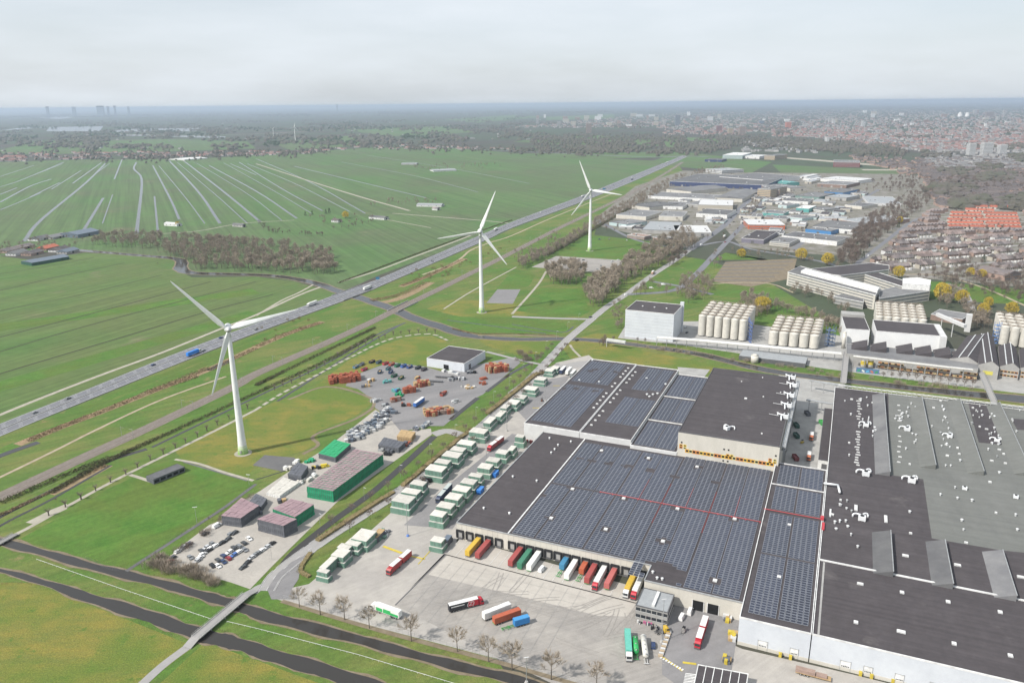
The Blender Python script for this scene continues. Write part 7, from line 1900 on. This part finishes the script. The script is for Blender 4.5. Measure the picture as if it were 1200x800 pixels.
o = lorry('turquoise curtain-sided lorry with white cab, leftmost of three before the gate office', (735, 745), (737.5, 779), paint(.12, .42, .34), paint(.12, .42, .34), M['white'], 13.6, 'dtrim', 'semi', None, 'vehicles parked before the gate office')
# round-topped tankers
def tanker(label, p0, p1, body, L, fm, n, group):
    A, B = g(*p0), g(*p1); t = thing('tank_trailer', label, 'tank trailer', (0, 0, 0), group)
    b = MB(); b.cyl((.3, 0, 2.3), (L - .3, 0, 2.3), 1.2, 1.2, 18); b.cyl((.3, 0, 2.3), (-.1, 0, 2.3), 1.2, .7, 18); b.cyl((L - .3, 0, 2.3), (L + .1, 0, 2.3), 1.2, .7, 18)
    b.build('tank', body, t, True)
    for k in range(n):
        b = MB(); x = lerp(.6, L - .6, k / max(1, n - 1)); b.cyl((x - .12, 0, 2.3), (x + .12, 0, 2.3), 1.26, 1.26, 18); b.build('band', fm, t)
        b = MB(); b.cyl((x + .8, 0, 3.4), (x + .8, 0, 3.7), .3, .3, 8); b.build('hatch', M['steel'], t)
    chassis(t, 0, L + 2.5, fm); wheels(t, (1.8, 3.1, 4.4)); t.location = A; t.rotation_euler = (0, 0, math.atan2((B - A).y, (B - A).x)); return t
tanker('bright green tank trailer between the turquoise lorry and the white tanker', (744, 752), (746, 780), cBGC, 9, cGC, 3, 'vehicles parked before the gate office')
tanker('cream white sectioned tank trailer beside a dark car', (753.5, 750), (758, 784), M['sheet'], 12.5, M['pale'], 5, 'vehicles parked before the gate office')
lorry('long red lorry and trailer with cream and white roofs on the dark asphalt', (826.5, 730), (811.5, 777), cRed2, M['white'], cRed2, 13.6, 'dtrim', 'drawbar')
lorry('red and white lorry with trailer alone in the middle of the concrete yard', (480.5, 652), (455.5, 674), paint(.36, .05, .05), M['white'], paint(.36, .05, .05), 13.6, 'dtrim', 'drawbar')
lorry('navy lorry and trailer with grey roofs between the two crate rows', (528, 573), (513, 590), cNav, paint(.42, .46, .44), cNav, 13.6, 'dtrim', 'drawbar')
lorry('red lorry and trailer with white roofs at the upper end of the crate rows', (589, 517), (573, 529), cRed, M['white'], cRed2, 13.6, 'dtrim', 'drawbar')
for i, (x, y) in enumerate(((659, 439), (666, 440), (671, 443))): lorry('white-roofed trailer parked beside the storage hall, %s of three' % ('left', 'middle', 'right')[i], (x - 2, y), (x + 4.5, y - 7), (cNav, cWht, paint(.2, .22, .22))[i], M['white'], None, 12, 'dtrim', 'trailer', None, 'trailers beside the storage hall', 'trailer', 'trailer')
lorry('blue trailer with white roof in the paved yard', (486, 478), (502.5, 466), paint(.04, .13, .38), M['white'], None, 13.6, 'dtrim', 'trailer', None, None, 'trailer', 'trailer')
for x, y in ((510, 442), (502, 447)):
    p = g(x, y); t = thing('flatbed_trailer', 'empty dark flatbed trailer before the depot, %s of two' % ('upper' if x == 510 else 'lower'), 'trailer', (0, 0, 0), 'flatbeds before the depot')
    b = MB(); b.box((6, 0, 1.0), 12, 2.5, .22); b.build('bed', M['dtrim'], t); chassis(t, 0, 12, M['dtrim']); wheels(t, (1.8, 3.1, 4.4)); t.location = p; t.rotation_euler = (0, 0, R(-12))
p = g(932, 787); t = thing('flatbed_trailer', 'rusty brown flatbed with stacked planks before the white warehouse wall', 'trailer', (0, 0, 0))
b = MB(); b.box((6.5, 0, .9), 13, 2.5, .25); b.build('bed', M['wood'], t); b = MB(); b.box((3.6, 0, 1.15), 7.2, 2.3, 1.3); b.box((9.5, .1, 1.15), 4, 2.2, .7); b.build('load', M['brick'], t); wheels(t, (2, 3.3, 4.6)); t.location = p; t.rotation_euler = (0, 0, R(-24))
# motorway traffic
def on_road(t_, frac_, label, body, top, cabc, kind='semi', rev=False):
    i = int(t_ * (len(MT) - 2)); a, c = lerp(MT[i], MN[i], frac_), lerp(MT[i + 1], MN[i + 1], frac_)
    a = Vector((a.x, a.y, .2)); c = Vector((c.x, c.y, .2))
    return lorry(label, c if rev else a, a if rev else c, body, top, cabc, 13.6, 'dtrim', kind, None, 'lorries on the motorway')
def near_i(x, y): P = g(x, y); return min(range(len(MT) - 1), key=lambda i: (lerp(MT[i], MN[i], .5) - P).length) / (len(MT) - 2)
on_road(near_i(216, 418), .78, 'lorry with bright blue trailer and white cab on the motorway', paint(.03, .20, .62), paint(.03, .20, .62), M['white'])
on_road(near_i(345, 366), .26, 'white lorry on the motorway beside the big turbine blade', cWht, M['white'], M['white'], rev=True)
on_road(near_i(418, 339), .74, 'white lorry crossing the river bridge on the motorway', cWht, M['white'], M['white'])
on_road(near_i(575, 272), .3, 'white lorry on the motorway behind the middle turbine', cWht, M['white'], M['white'], rev=True)
on_road(near_i(663, 238), .3, 'white lorry on the motorway near the railway belt', cWht, M['white'], M['white'], rev=True)
on_road(near_i(740, 210), .7, 'dark lorry far along the motorway', cNav, M['pale'], cNav)
on_road(near_i(770, 197), .3, 'white lorry farthest along the motorway', cWht, M['white'], M['white'], rev=True)
lorry('lorry with white trailer and brown load on the dual road', (764, 322), (768, 318), paint(.45, .3, .22), M['white'], M['white'], 10, 'dtrim', 'semi', None, 'lorries on the dual road')
lorry('white lorry near the far crossing of the dual road', (848, 279), (853, 275), cWht, M['white'], M['white'], 10, 'dtrim', 'semi', None, 'lorries on the dual road')

def car_proto(label, body, van=False):
    t = thing('van' if van else 'car', label, 'van' if van else 'car', (0, 0, 0))
    L, w, h = (5.2, 2.0, 2.2) if van else (4.3, 1.78, 1.46)
    pr = [(-L / 2, .3), (L / 2, .3), (L / 2, .72), (L * .27, .95), (L * .10, h), (-L * .34, h), (-L / 2 + .05, .95)] if not van else [(-L / 2, .3), (L / 2, .3), (L / 2, 1.0), (L * .36, 1.2), (L * .22, h), (-L / 2 + .02, h), (-L / 2, 1.2)]
    b = MB(); n = len(pr)
    def yy(z): return w / 2 - (max(0, z - .95) * .22)
    for s in (-1, 1): b.face([Vector((x, s * yy(z), z)) for x, z in (pr if s < 0 else pr[::-1])])
    for i in range(n):
        (a, z), (c, z2) = pr[i], pr[(i + 1) % n]; b.face([Vector((a, -yy(z), z)), Vector((a, yy(z), z)), Vector((c, yy(z2), z2)), Vector((c, -yy(z2), z2))])
    b.build('body', body, t)
    b = MB()
    (a, z), (c, z2) = pr[3], pr[4]
    f = lambda k: (lerp(a, c, k) + .012, lerp(z, z2, k) + .012)
    b.face([Vector((f(.12)[0], -yy(z) * .9, f(.12)[1])), Vector((f(.12)[0], yy(z) * .9, f(.12)[1])), Vector((f(.92)[0], yy(z2) * .9, f(.92)[1])), Vector((f(.92)[0], -yy(z2) * .9, f(.92)[1]))])
    if not van:
        (a, z), (c, z2) = pr[5], pr[6]
        b.face([Vector((a - .02 , yy(z) * .9, z - .05)), Vector((a - .02, -yy(z) * .9, z - .05)), Vector((c + .1, -yy(z2) * .9, z2 + .12)), Vector((c + .1, yy(z2) * .9, z2 + .12))][::-1])
    for s in (-1, 1):
        y1, y2 = s * (yy(1.0) + .012), s * (yy(h - .1) + .012)
        b.face([Vector((x, y, zz)) for x, y, zz in ((-L * .36, y1, 1.0), (L * .22, y1, 1.0), (L * .10, y2, h - .1), (-L * .32, y2, h - .1))] if not van else [Vector((x, y, zz)) for x, y, zz in ((L * .08, y1, 1.15), (L * .30, y1, 1.15), (L * .2, y2, h - .3), (L * .08, y2, h - .3))])
    b.build('window', M['glass'], t)
    for x in (-L * .3, L * .3):
        for s in (-1, 1): b = MB(); b.cyl((x, s * (w / 2 - .2), .32), (x, s * (w / 2 + .01), .32), .32, .32, 10); b.build('wheel', M['dark'], t)
    return t
CC = {'white': (.72, .72, .71), 'black': (.02, .021, .024), 'grey': (.20, .21, .22), 'silver': (.45, .46, .47), 'navy': (.03, .05, .12), 'blue': (.06, .14, .38), 'red': (.26, .035, .045), 'darkgrey': (.06, .065, .07), 'yellow': (.62, .48, .04)}
CP = {}
def put_car(col, p, rz, label, group, van=False):
    k = (col, van)
    if k not in CP: CP[k] = car_proto(label, paint(*CC[col], .3), van); t = CP[k]
    else: t = dup(CP[k], p, rz, label, group)
    t.location = p; t.rotation_euler = (0, 0, rz); t['group'] = group; t['label'] = label
    return t
CARS = [(254.5, 617, 'white', 1), (241, 626, 'black', 0), (271, 626, 'grey', 0), (275, 625, 'darkgrey', 0), (267, 632.5, 'darkgrey', 0), (260, 637, 'black', 0), (253, 640, 'white', 0), (245, 645.5, 'black', 0), (249, 638, 'grey', 2), (242, 642, 'silver', 0), (236, 646, 'darkgrey', 2), (292, 632, 'white', 2), (286, 637, 'darkgrey', 2), (280, 640.5, 'grey', 2), (274, 642.5, 'darkgrey', 2), (287, 645, 'grey', 2), (281, 647, 'white', 0), (274.5, 651, 'blue', 0), (268, 655, 'red', 2), (269, 647.5, 'white', 0), (262, 652, 'navy', 2), (262, 659, 'navy', 2), (255.5, 657, 'darkgrey', 2), (255.5, 664, 'white', 2), (249, 663.5, 'black', 2), (238, 650, 'white', 0), (235, 654, 'white', 0), (231, 658, 'silver', 0), (223, 654, 'grey', 2), (221, 638.5, 'navy', 0), (215, 642, 'silver', 0), (209, 646.5, 'white', 0), (202, 654.5, 'darkgrey', 0), (199, 658.5, 'red', 0), (295, 654, 'silver', 0), (290, 660, 'black', 0), (285, 665.5, 'darkgrey', 0), (299, 651, 'grey', 0), (319, 637.5, 'black', 0), (313, 641.5, 'silver', 0), (308, 645, 'white', 0), (303, 648.5, 'grey', 0), (247, 643, 'white', 0)]
A1 = dirpx((209, 646), (221, 639))
CN = {}
for x, y, c, k in CARS:
    CN[c] = CN.get(c, 0) + 1
    put_car(c, g(x, y), (A1 if k != 2 else A1 + R(75)) + uni(-.06, .06) + (math.pi if rnd() < .5 else 0), ('white camper van at the top of the car park' if k == 1 else '%s car in the car park, %s %s one listed from the top left' % (c.replace('darkgrey', 'dark grey'), o_(CN[c] - 1), c.replace('darkgrey', 'dark grey'))).replace(' one listed from the top left', ' one'), 'cars in the car park', k == 1)
for x, y, c, a, v, lab in ((765.5, 757, 'navy', 80, 0, 'dark navy car beside the cream tank trailer'), (799, 724, 'white', 60, 1, 'white van beside the gate office, left of two'), (808.5, 717.5, 'white', 65, 1, 'white van by the hall wall, right of two'), (635, 668, 'white', 62, 1, 'white van between two trailers at the docks'), (381, 547, 'yellow', 20, 1, 'yellow vehicle beside the bright green tarpaulin'), (734, 346, 'white', 30, 1, 'white van on the street below the roundabout'), (763, 338, 'white', 10, 1, 'white van on the curve of the dual road'), (777, 334, 'white', 0, 1, 'white van beside the roundabout island'), (822, 287, 'white', 40, 1, 'white van in front of the estate halls'), (805, 390, 'black', 60, 0, 'dark car right of the white block hall'), (803, 384, 'silver', 60, 0, 'silver car right of the white block hall'), (692, 372, 'darkgrey', 45, 0, 'dark car on the street by the grove'), (850, 284, 'red', 40, 0, 'red car at the crossing of the dual road'), (1018, 300, 'white', 40, 0, 'white car in the street before the houses'), (1082, 317, 'silver', 10, 1, 'silver van on the road before the houses'), (1119, 322, 'white', 0, 1, 'white van on the green strip before the houses'), (676, 399, 'black', 50, 0, 'dark car parked by the road bend below the grove')):
    put_car(c, g(x, y), R(a), lab, 'single vehicles', bool(v))
random.seed(5)
for k in range(16):
    i = random.randrange(60) / 66; fr = cho((.2, .3, .7, .8)); j = int(i * (len(MT) - 2)); p = lerp(MT[j], MN[j], fr); d = MT[j + 1] - MT[j]
    if p.y < 300: continue
    put_car(cho(['white', 'grey', 'darkgrey', 'silver', 'navy']), Vector((p.x, p.y, .22)), math.atan2(d.y, d.x), 'small car on the motorway between the lorries', 'cars on the motorway')
for k in range(26):
    x, y = cho([(uni(700, 830), uni(276, 282)), (uni(930, 1000), uni(250, 285)), (uni(845, 900), uni(225, 270))])
    put_car(cho(['white', 'grey', 'darkgrey', 'silver', 'navy', 'black']), g(x, y), uni(0, 3), 'tiny parked car between the halls of the industrial estate', 'cars of the industrial estate')
for k in range(22):
    x, y = uni(682, 728), uni(303, 318)
    if k < 9: put_car(cho(['white', 'grey', 'silver', 'darkgrey']), g(x, y), R(cho((10, 95))), 'small car on the grey parking ground by the smallest turbine', 'cars on the parking ground')
def machine(label, x, y, col, a, cat='forklift'):
    p = g(x, y); t = thing('forklift', label, cat, (0, 0, 0))
    b = MB(); b.box((0, 0, .35), 2.4, 1.3, .8); b.box((-.8, 0, 1.1), .8, 1.2, .3); b.build('body', paint(*col), t)
    b = MB()
    for xx in (-.9, .5):
        for s in (-.55, .55): b.cyl((xx, s, 1.1), (xx * .9, s, 2.3), .06, .06, 4)
    b.box((-.2, 0, 2.3), 1.6, 1.2, .08); b.build('roll_cage', M['dark'], t)
    b = MB()
    for s in (-.35, .35): b.cyl((1.3, s, .1), (1.3, s, 2.6), .07, .07, 4); b.box((1.9, s, .1), 1.2, .14, .07)
    b.build('mast', M['dtrim'], t); wheels(t, (-.8, .8), 1.3, .36, .25); t.location = p; t.rotation_euler = (0, 0, R(a)); return t
machine('small forklift on the yard beside the storage hall', 635, 470, (.12, .06, .04), 80)
machine('white and red forklift with boxes before the garage doors', 801, 740, (.4, .38, .36), 240)
machine('yellow forklift in the courtyard of the tall hall', 940, 519, (.5, .36, .03), 40)
for x, y, lab in ((951, 511, 'orange and white lorry in the courtyard, upper one'), (948, 534, 'orange and white lorry in the courtyard, lower one')): lorry(lab, (x, y), (x - .5, y + 4), paint(.42, .14, .05), M['white'], paint(.4, .12, .05), 6, 'dtrim', 'semi', None, 'lorries in the courtyard', 'lorry', 'lorry', 3.4)
for x, y, m, lab in ((963, 497, 'gframe', 'bright green skip in the courtyard, upper one'), (967, 546, 'gframe', 'bright green skip in the courtyard, lower one'), (933, 500, 'dgreen', 'dark green container under the ducts'), (933, 512, 'dgreen', 'second dark green container under the ducts'), (946, 486, 'slate', 'dark container at the head of the courtyard'), (932, 538, 'redb', 'dark red container at the corner of the tall hall')):
    p = g(x, y); b = MB(); b.ring([p + Vector(v) for v in ((-1.3, -3, 0), (1.3, -3, 0), (1.3, 3, 0), (-1.3, 3, 0))], .15, .2, 2.5); b.box((p.x, p.y, .2), 2.4, 5.8, 1.6); tag(b.build('skip', M[m]), lab, 'skip', 'skips of the courtyard')
p = g(769, 742); t = thing('yard_tractor', 'yellow cab chassis without load in front of the gate office', 'lorry', (0, 0, 0)); cab(t, 5.5, cYel, False); t.location = p; t.rotation_euler = (0, 0, R(10))
for x, y, lab in ((755, 731, 'row of white and pink bicycles and bins at the gate office front'), (770, 737, 'dark bicycles at the gate office corner')): pile('bike_rack', lab, 'bike rack', x, y, 14, (3, .8), 1.3, ['white', 'dark', 'slate', paint(.5, .1, .25)] if x < 760 else ['dark', 'slate', 'steel'], None, R(-15), (.3, .8))
for x, y, lab in ((852, 725, 'yellow bales by the hall wall'), (858, 746, 'yellow crates by the corner of the white wall'), (851, 774, 'yellow and brown crates on the dark asphalt')): pile('crate_pile', lab, 'crates', x, y, 8, (2.2, .9), 1.6, ['wood', 'pale', 'slate', 'yellow'], 'crates on the dark asphalt')
for x, y, c, lab in ((914, 769, 'yellow', 'yellow guard post left of the first narrow gate'), (926, 772, 'yellow', 'yellow guard post right of the first narrow gate'), (941, 771, 'steel', 'grey bin by the white warehouse wall'), (977, 778, 'redb', 'dark red bin by the white warehouse wall'), (1008, 791, 'yellow', 'yellow guard post by the middle gates, left one'), (1021, 794, 'yellow', 'yellow guard post by the middle gates, right one'), (1046, 799, 'yellow', 'yellow guard post by the fourth gate')):
    p = g(x, y); b = MB(); b.box((p.x, p.y, 0), 1.1, 1.1, 1.7, R(-23)); b.box((p.x, p.y, 1.7), 1.2, 1.2, .12, R(-23)); tag(b.build('guard_post' if c == 'yellow' else 'bin', M[c]), lab, 'guard post' if c == 'yellow' else 'bin')
b = MB(); P = [g(784, 741), g(774, 769)]; 
for k in range(12):
    p = lerp(P[0], P[1], k / 11); b.box((p.x, p.y, 0), .9, 1.9, 1.0, R(75), k % 2)
tag(b.build('barrier_wall', [M['pale'], M['tan']]), 'row of pale and tan barrier blocks between yard and dark asphalt', 'barrier')

# ---------------------------------------------------------------- masts, lamps, rails, fences and bridges
def mast(bx, by, ty, label, group, arm=1.2, name='lamp_post', base=None, r=.12):
    p = g(bx, by); h = gh(bx, by, ty); t = thing(name, label, 'lamp post', p, group)
    b = MB(); b.cyl(p, p + Vector((0, 0, h)), r, r * .5, 6); b.build('pole', M['steel'], t)
    b = MB(); b.box(p + Vector((0, 0, h)), arm * 2, .35, .16, uni(-.3, .3)); b.build('lamp_head', M['pale'], t)
    if base: b = MB(); b.cyl(p, p + Vector((0, 0, 1)), .9, .6, 8); b.build('base', base, t)
    return t
for x, y, ty, lab in ((478, 628, 590, 'tall lamp mast with blue foot at the lower crate rows'), (570, 541, 512, 'tall lamp mast between the two crate rows'), (594, 505, 473, 'tall lamp mast by the long narrow stacks'), (639, 470, 444, 'tall lamp mast at the top of the crate yard'), (775.5, 752, 702, 'tallest lamp mast before the gate office'), (541, 453, 430, 'slim lamp mast beside the pale timber pile'), (617, 800, 770, 'slim lamp mast at the lower yard fence')):
    mast(x, y, ty, lab, 'tall masts of the yards', 1.0, 'lamp_mast', paint(.1, .2, .5) if x == 478 else M['kerb'], .2)
mast(231, 614, 594, 'lone lamp post on the edge of the big green lawn', None)
mast(292, 568, 556, 'lamp post at the corner of lawn and brown meadow', None)
for k, (p, d) in enumerate(along(SP, 34, 22)):
    if k > 14: break
    q = p + Vector((-d.y, d.x, 0)) * 10.5; x, y = to_px(q)
    t = thing('lamp_post', 'slim street lamp along the street ditch, %s from the lower bend' % o_(k), 'lamp post', q, 'street lamps')
    b = MB(); b.cyl(q, q + Vector((0, 0, 8)), .09, .06, 5); b.build('pole', M['steel'], t)
    b = MB(); b.beam(q + Vector((0, 0, 8)), q + Vector((d.y, -d.x, 0)) * 1.8 + Vector((0, 0, 8.1)), .25, .12); b.build('lamp_head', M['pale'], t)
for k, (p, d) in enumerate(along(RW, 55, 160)):
    if k > 20: break
    n_ = Vector((-d.y, d.x, 0)); t = thing('catenary_mast', 'railway catenary portal, %s from the left' % o_(k), 'catenary mast', p, 'catenary masts of the railway')
    for s in (-5.4, 5.4): q = p + n_ * s; b = MB(); b.cyl(q, q + Vector((0, 0, 7.5)), .13, .1, 5); b.build('post', M['gwall'], t); b = MB(); b.beam(q + Vector((0, 0, 6.6)), q - n_ * s * .55 + Vector((0, 0, 6.6)), .1, .1); b.build('bracket', M['steel'], t)
b = MB()
for off in (-2.2, 2.2):
    A_, B_ = sides(RW, 0, off); b.tube([p + Vector((0, 0, 5.6)) for p in A_], .02, 3); b.tube([p + Vector((0, 0, 6.6)) for p in A_], .02, 3)
tag(b.build('catenary_wire', M['dtrim']), 'overhead wires above the two railway tracks', 'wire')
def pipeline(pts, label, z=.7, r=.075):
    P = [g(*p) for p in pts]; t = thing('handrail', label, 'railing', P[0]); b = MB(); b.tube([p + Vector((0, 0, z)) for p in P], r, 5); b.build('rail', M['white'], t)
    b = MB()
    for p, d in along(P, 3.0): b.cyl(p, p + Vector((0, 0, z)), .06, .06, 4)
    b.build('post', M['white'], t)
pipeline([(43, 656), (140, 690), (247, 726)], 'long white rail on the grass between the canals, left of the footbridge')
pipeline([(266, 729), (300, 737), (420, 768), (540, 804)], 'long white rail on the grass between the canals, right of the footbridge')
def slab_bridge(label, a, c, w, z, name='footbridge'):
    A_, B_ = g(*a), g(*c); d = (B_ - A_).normalized(); n_ = Vector((-d.y, d.x, 0)) * w / 2; t = thing(name, label, 'bridge', A_)
    pts = [A_ + Vector((0, 0, .1))] + [lerp(A_, B_, k) + Vector((0, 0, z)) for k in (.12, .5, .88)] + [B_ + Vector((0, 0, .1))]
    b = MB()
    for p, q in zip(pts, pts[1:]): b.beam(p, q, w, .3)
    b.build('deck', M['street'], t)
    for s in (-1, 1):
        b = MB()
        for p, q in zip(pts[1:], pts[2:-1]):
            b.tube([p + n_ * s + Vector((0, 0, 1.3)), q + n_ * s + Vector((0, 0, 1.3))], .07, 4); b.tube([p + n_ * s + Vector((0, 0, .8)), q + n_ * s + Vector((0, 0, .8))], .05, 4); b.beam(p + n_ * s, q + n_ * s, .3, .45)
            for k in range(12): e = lerp(p, q, k / 12) + n_ * s; b.cyl(e, e + Vector((0, 0, 1.3)), .05, .05, 4)
        b.build('railing', M['kerb'], t)
    for k in (.3, .5, .7): b = MB(); p = lerp(A_, B_, k); b.beam(p - n_ * .8, p + n_ * .8, .5, z); b.build('pier', M['gwall'], t)
slab_bridge('concrete footbridge over both canals at the street end', (219, 759), (298, 692), 4.2, 1.3)
slab_bridge('small white-railed bridge over the canal at the left edge', (-6, 641), (21, 626), 3, .8)
b = MB()
for s, t_ in ((.0, MT), (1., MN)):
    i0 = int(near_i(408, 344) * (len(MT) - 2)); P = [t_[i] + Vector((0, 0, .2)) for i in range(i0 - 1, i0 + 3)]
    for p, q in zip(P, P[1:]): b.beam(p, q, .5, 1.0)
tag(b.build('bridge_parapet', M['gwall']), 'concrete parapets where the motorway crosses the river', 'parapet')
b = MB()
for off in (-6.4, 6.4):
    i0 = min(range(len(RW)), key=lambda i: (RW[i] - g(472, 361)).length); A_, B_ = sides(RW, 0, off)
    for p, q in zip(A_[i0 - 1:i0 + 1], A_[i0:i0 + 2]): b.beam(p, q, .6, 1.2)
tag(b.build('bridge_parapet', M['gwall']), 'dark parapets where the railway crosses the river', 'parapet')
# motorway signs and guard rail
for x, y, w, lab in ((443, 331, 5, 'blue motorway sign before the river bridge'), (708, 224, 8, 'pale motorway sign gantry far along the road')):
    p = g(x, y); t = thing('road_sign', lab, 'road sign', p)
    for s in (-.4, .4): b = MB(); b.cyl(p + Vector((s * w, 0, 0)), p + Vector((s * w, 0, 6.5)), .15, .15, 5); b.build('post', M['steel'], t)
    b = MB(); b.box(p + Vector((0, 0, 4)), w, .2, 3.2, R(15)); b.build('panel', paint(.04, .20, .34), t)
b = MB(); P = frac(.498)
for p, q in zip(P, P[1:]): b.beam(p + Vector((0, 0, .9)), q + Vector((0, 0, .9)), .25, .35)
for p, d in along(P, 12): b.cyl(p, p + Vector((0, 0, .9)), .08, .08, 4)
tag(b.build('guard_rail', M['steel']), 'steel guard rail on the median of the motorway', 'guard rail')
# yard fence along the canal bank and around the lawn
def fence(pts, h, label, m='dtrim'):
    P = smooth_line([g(*p) for p in pts]); t = thing('fence', label, 'fence', P[0]); b = MB()
    for p, d in along(P, 3): b.cyl(p, p + Vector((0, 0, h)), .05, .05, 4)
    b.build('post', M[m], t); b = MB()
    for z in (.15, h * .5, h - .05): b.tube([p + Vector((0, 0, z)) for p in P], .025, 3)
    b.build('wire', M[m], t)
fence([(332, 701), (440, 733), (560, 766), (640, 789), (720, 812)], 2, 'wire fence between the yard and the canal bank', 'steel')
fence([(100, 655), (146, 668), (203, 632), (262, 597), (298, 568)], 1.6, 'wire fence round the lower edge of the big lawn')
ribbon('yard_edge', 9, 'soil', [(330, 704), (440, 737), (600, 780), (720, 815)], 2.4)

# ---------------------------------------------------------------- the hazy air
hz = bpy.data.materials.new('haze'); hz.use_nodes = True
N, L = hz.node_tree.nodes, hz.node_tree.links
N.remove(N['Principled BSDF'])
v = N.new('ShaderNodeVolumePrincipled')
v.inputs['Color'].default_value = (.60, .70, .85, 1)
v.inputs['Density'].default_value = HAZE
v.inputs['Anisotropy'].default_value = .25
L.new(v.outputs['Volume'], N['Material Output'].inputs['Volume'])
b = MB(); b.box((0, 0, -1), 2 * RG + 400, 2 * RG + 400, H + 16)
o = b.build('haze', hz); o['kind'] = 'stuff'
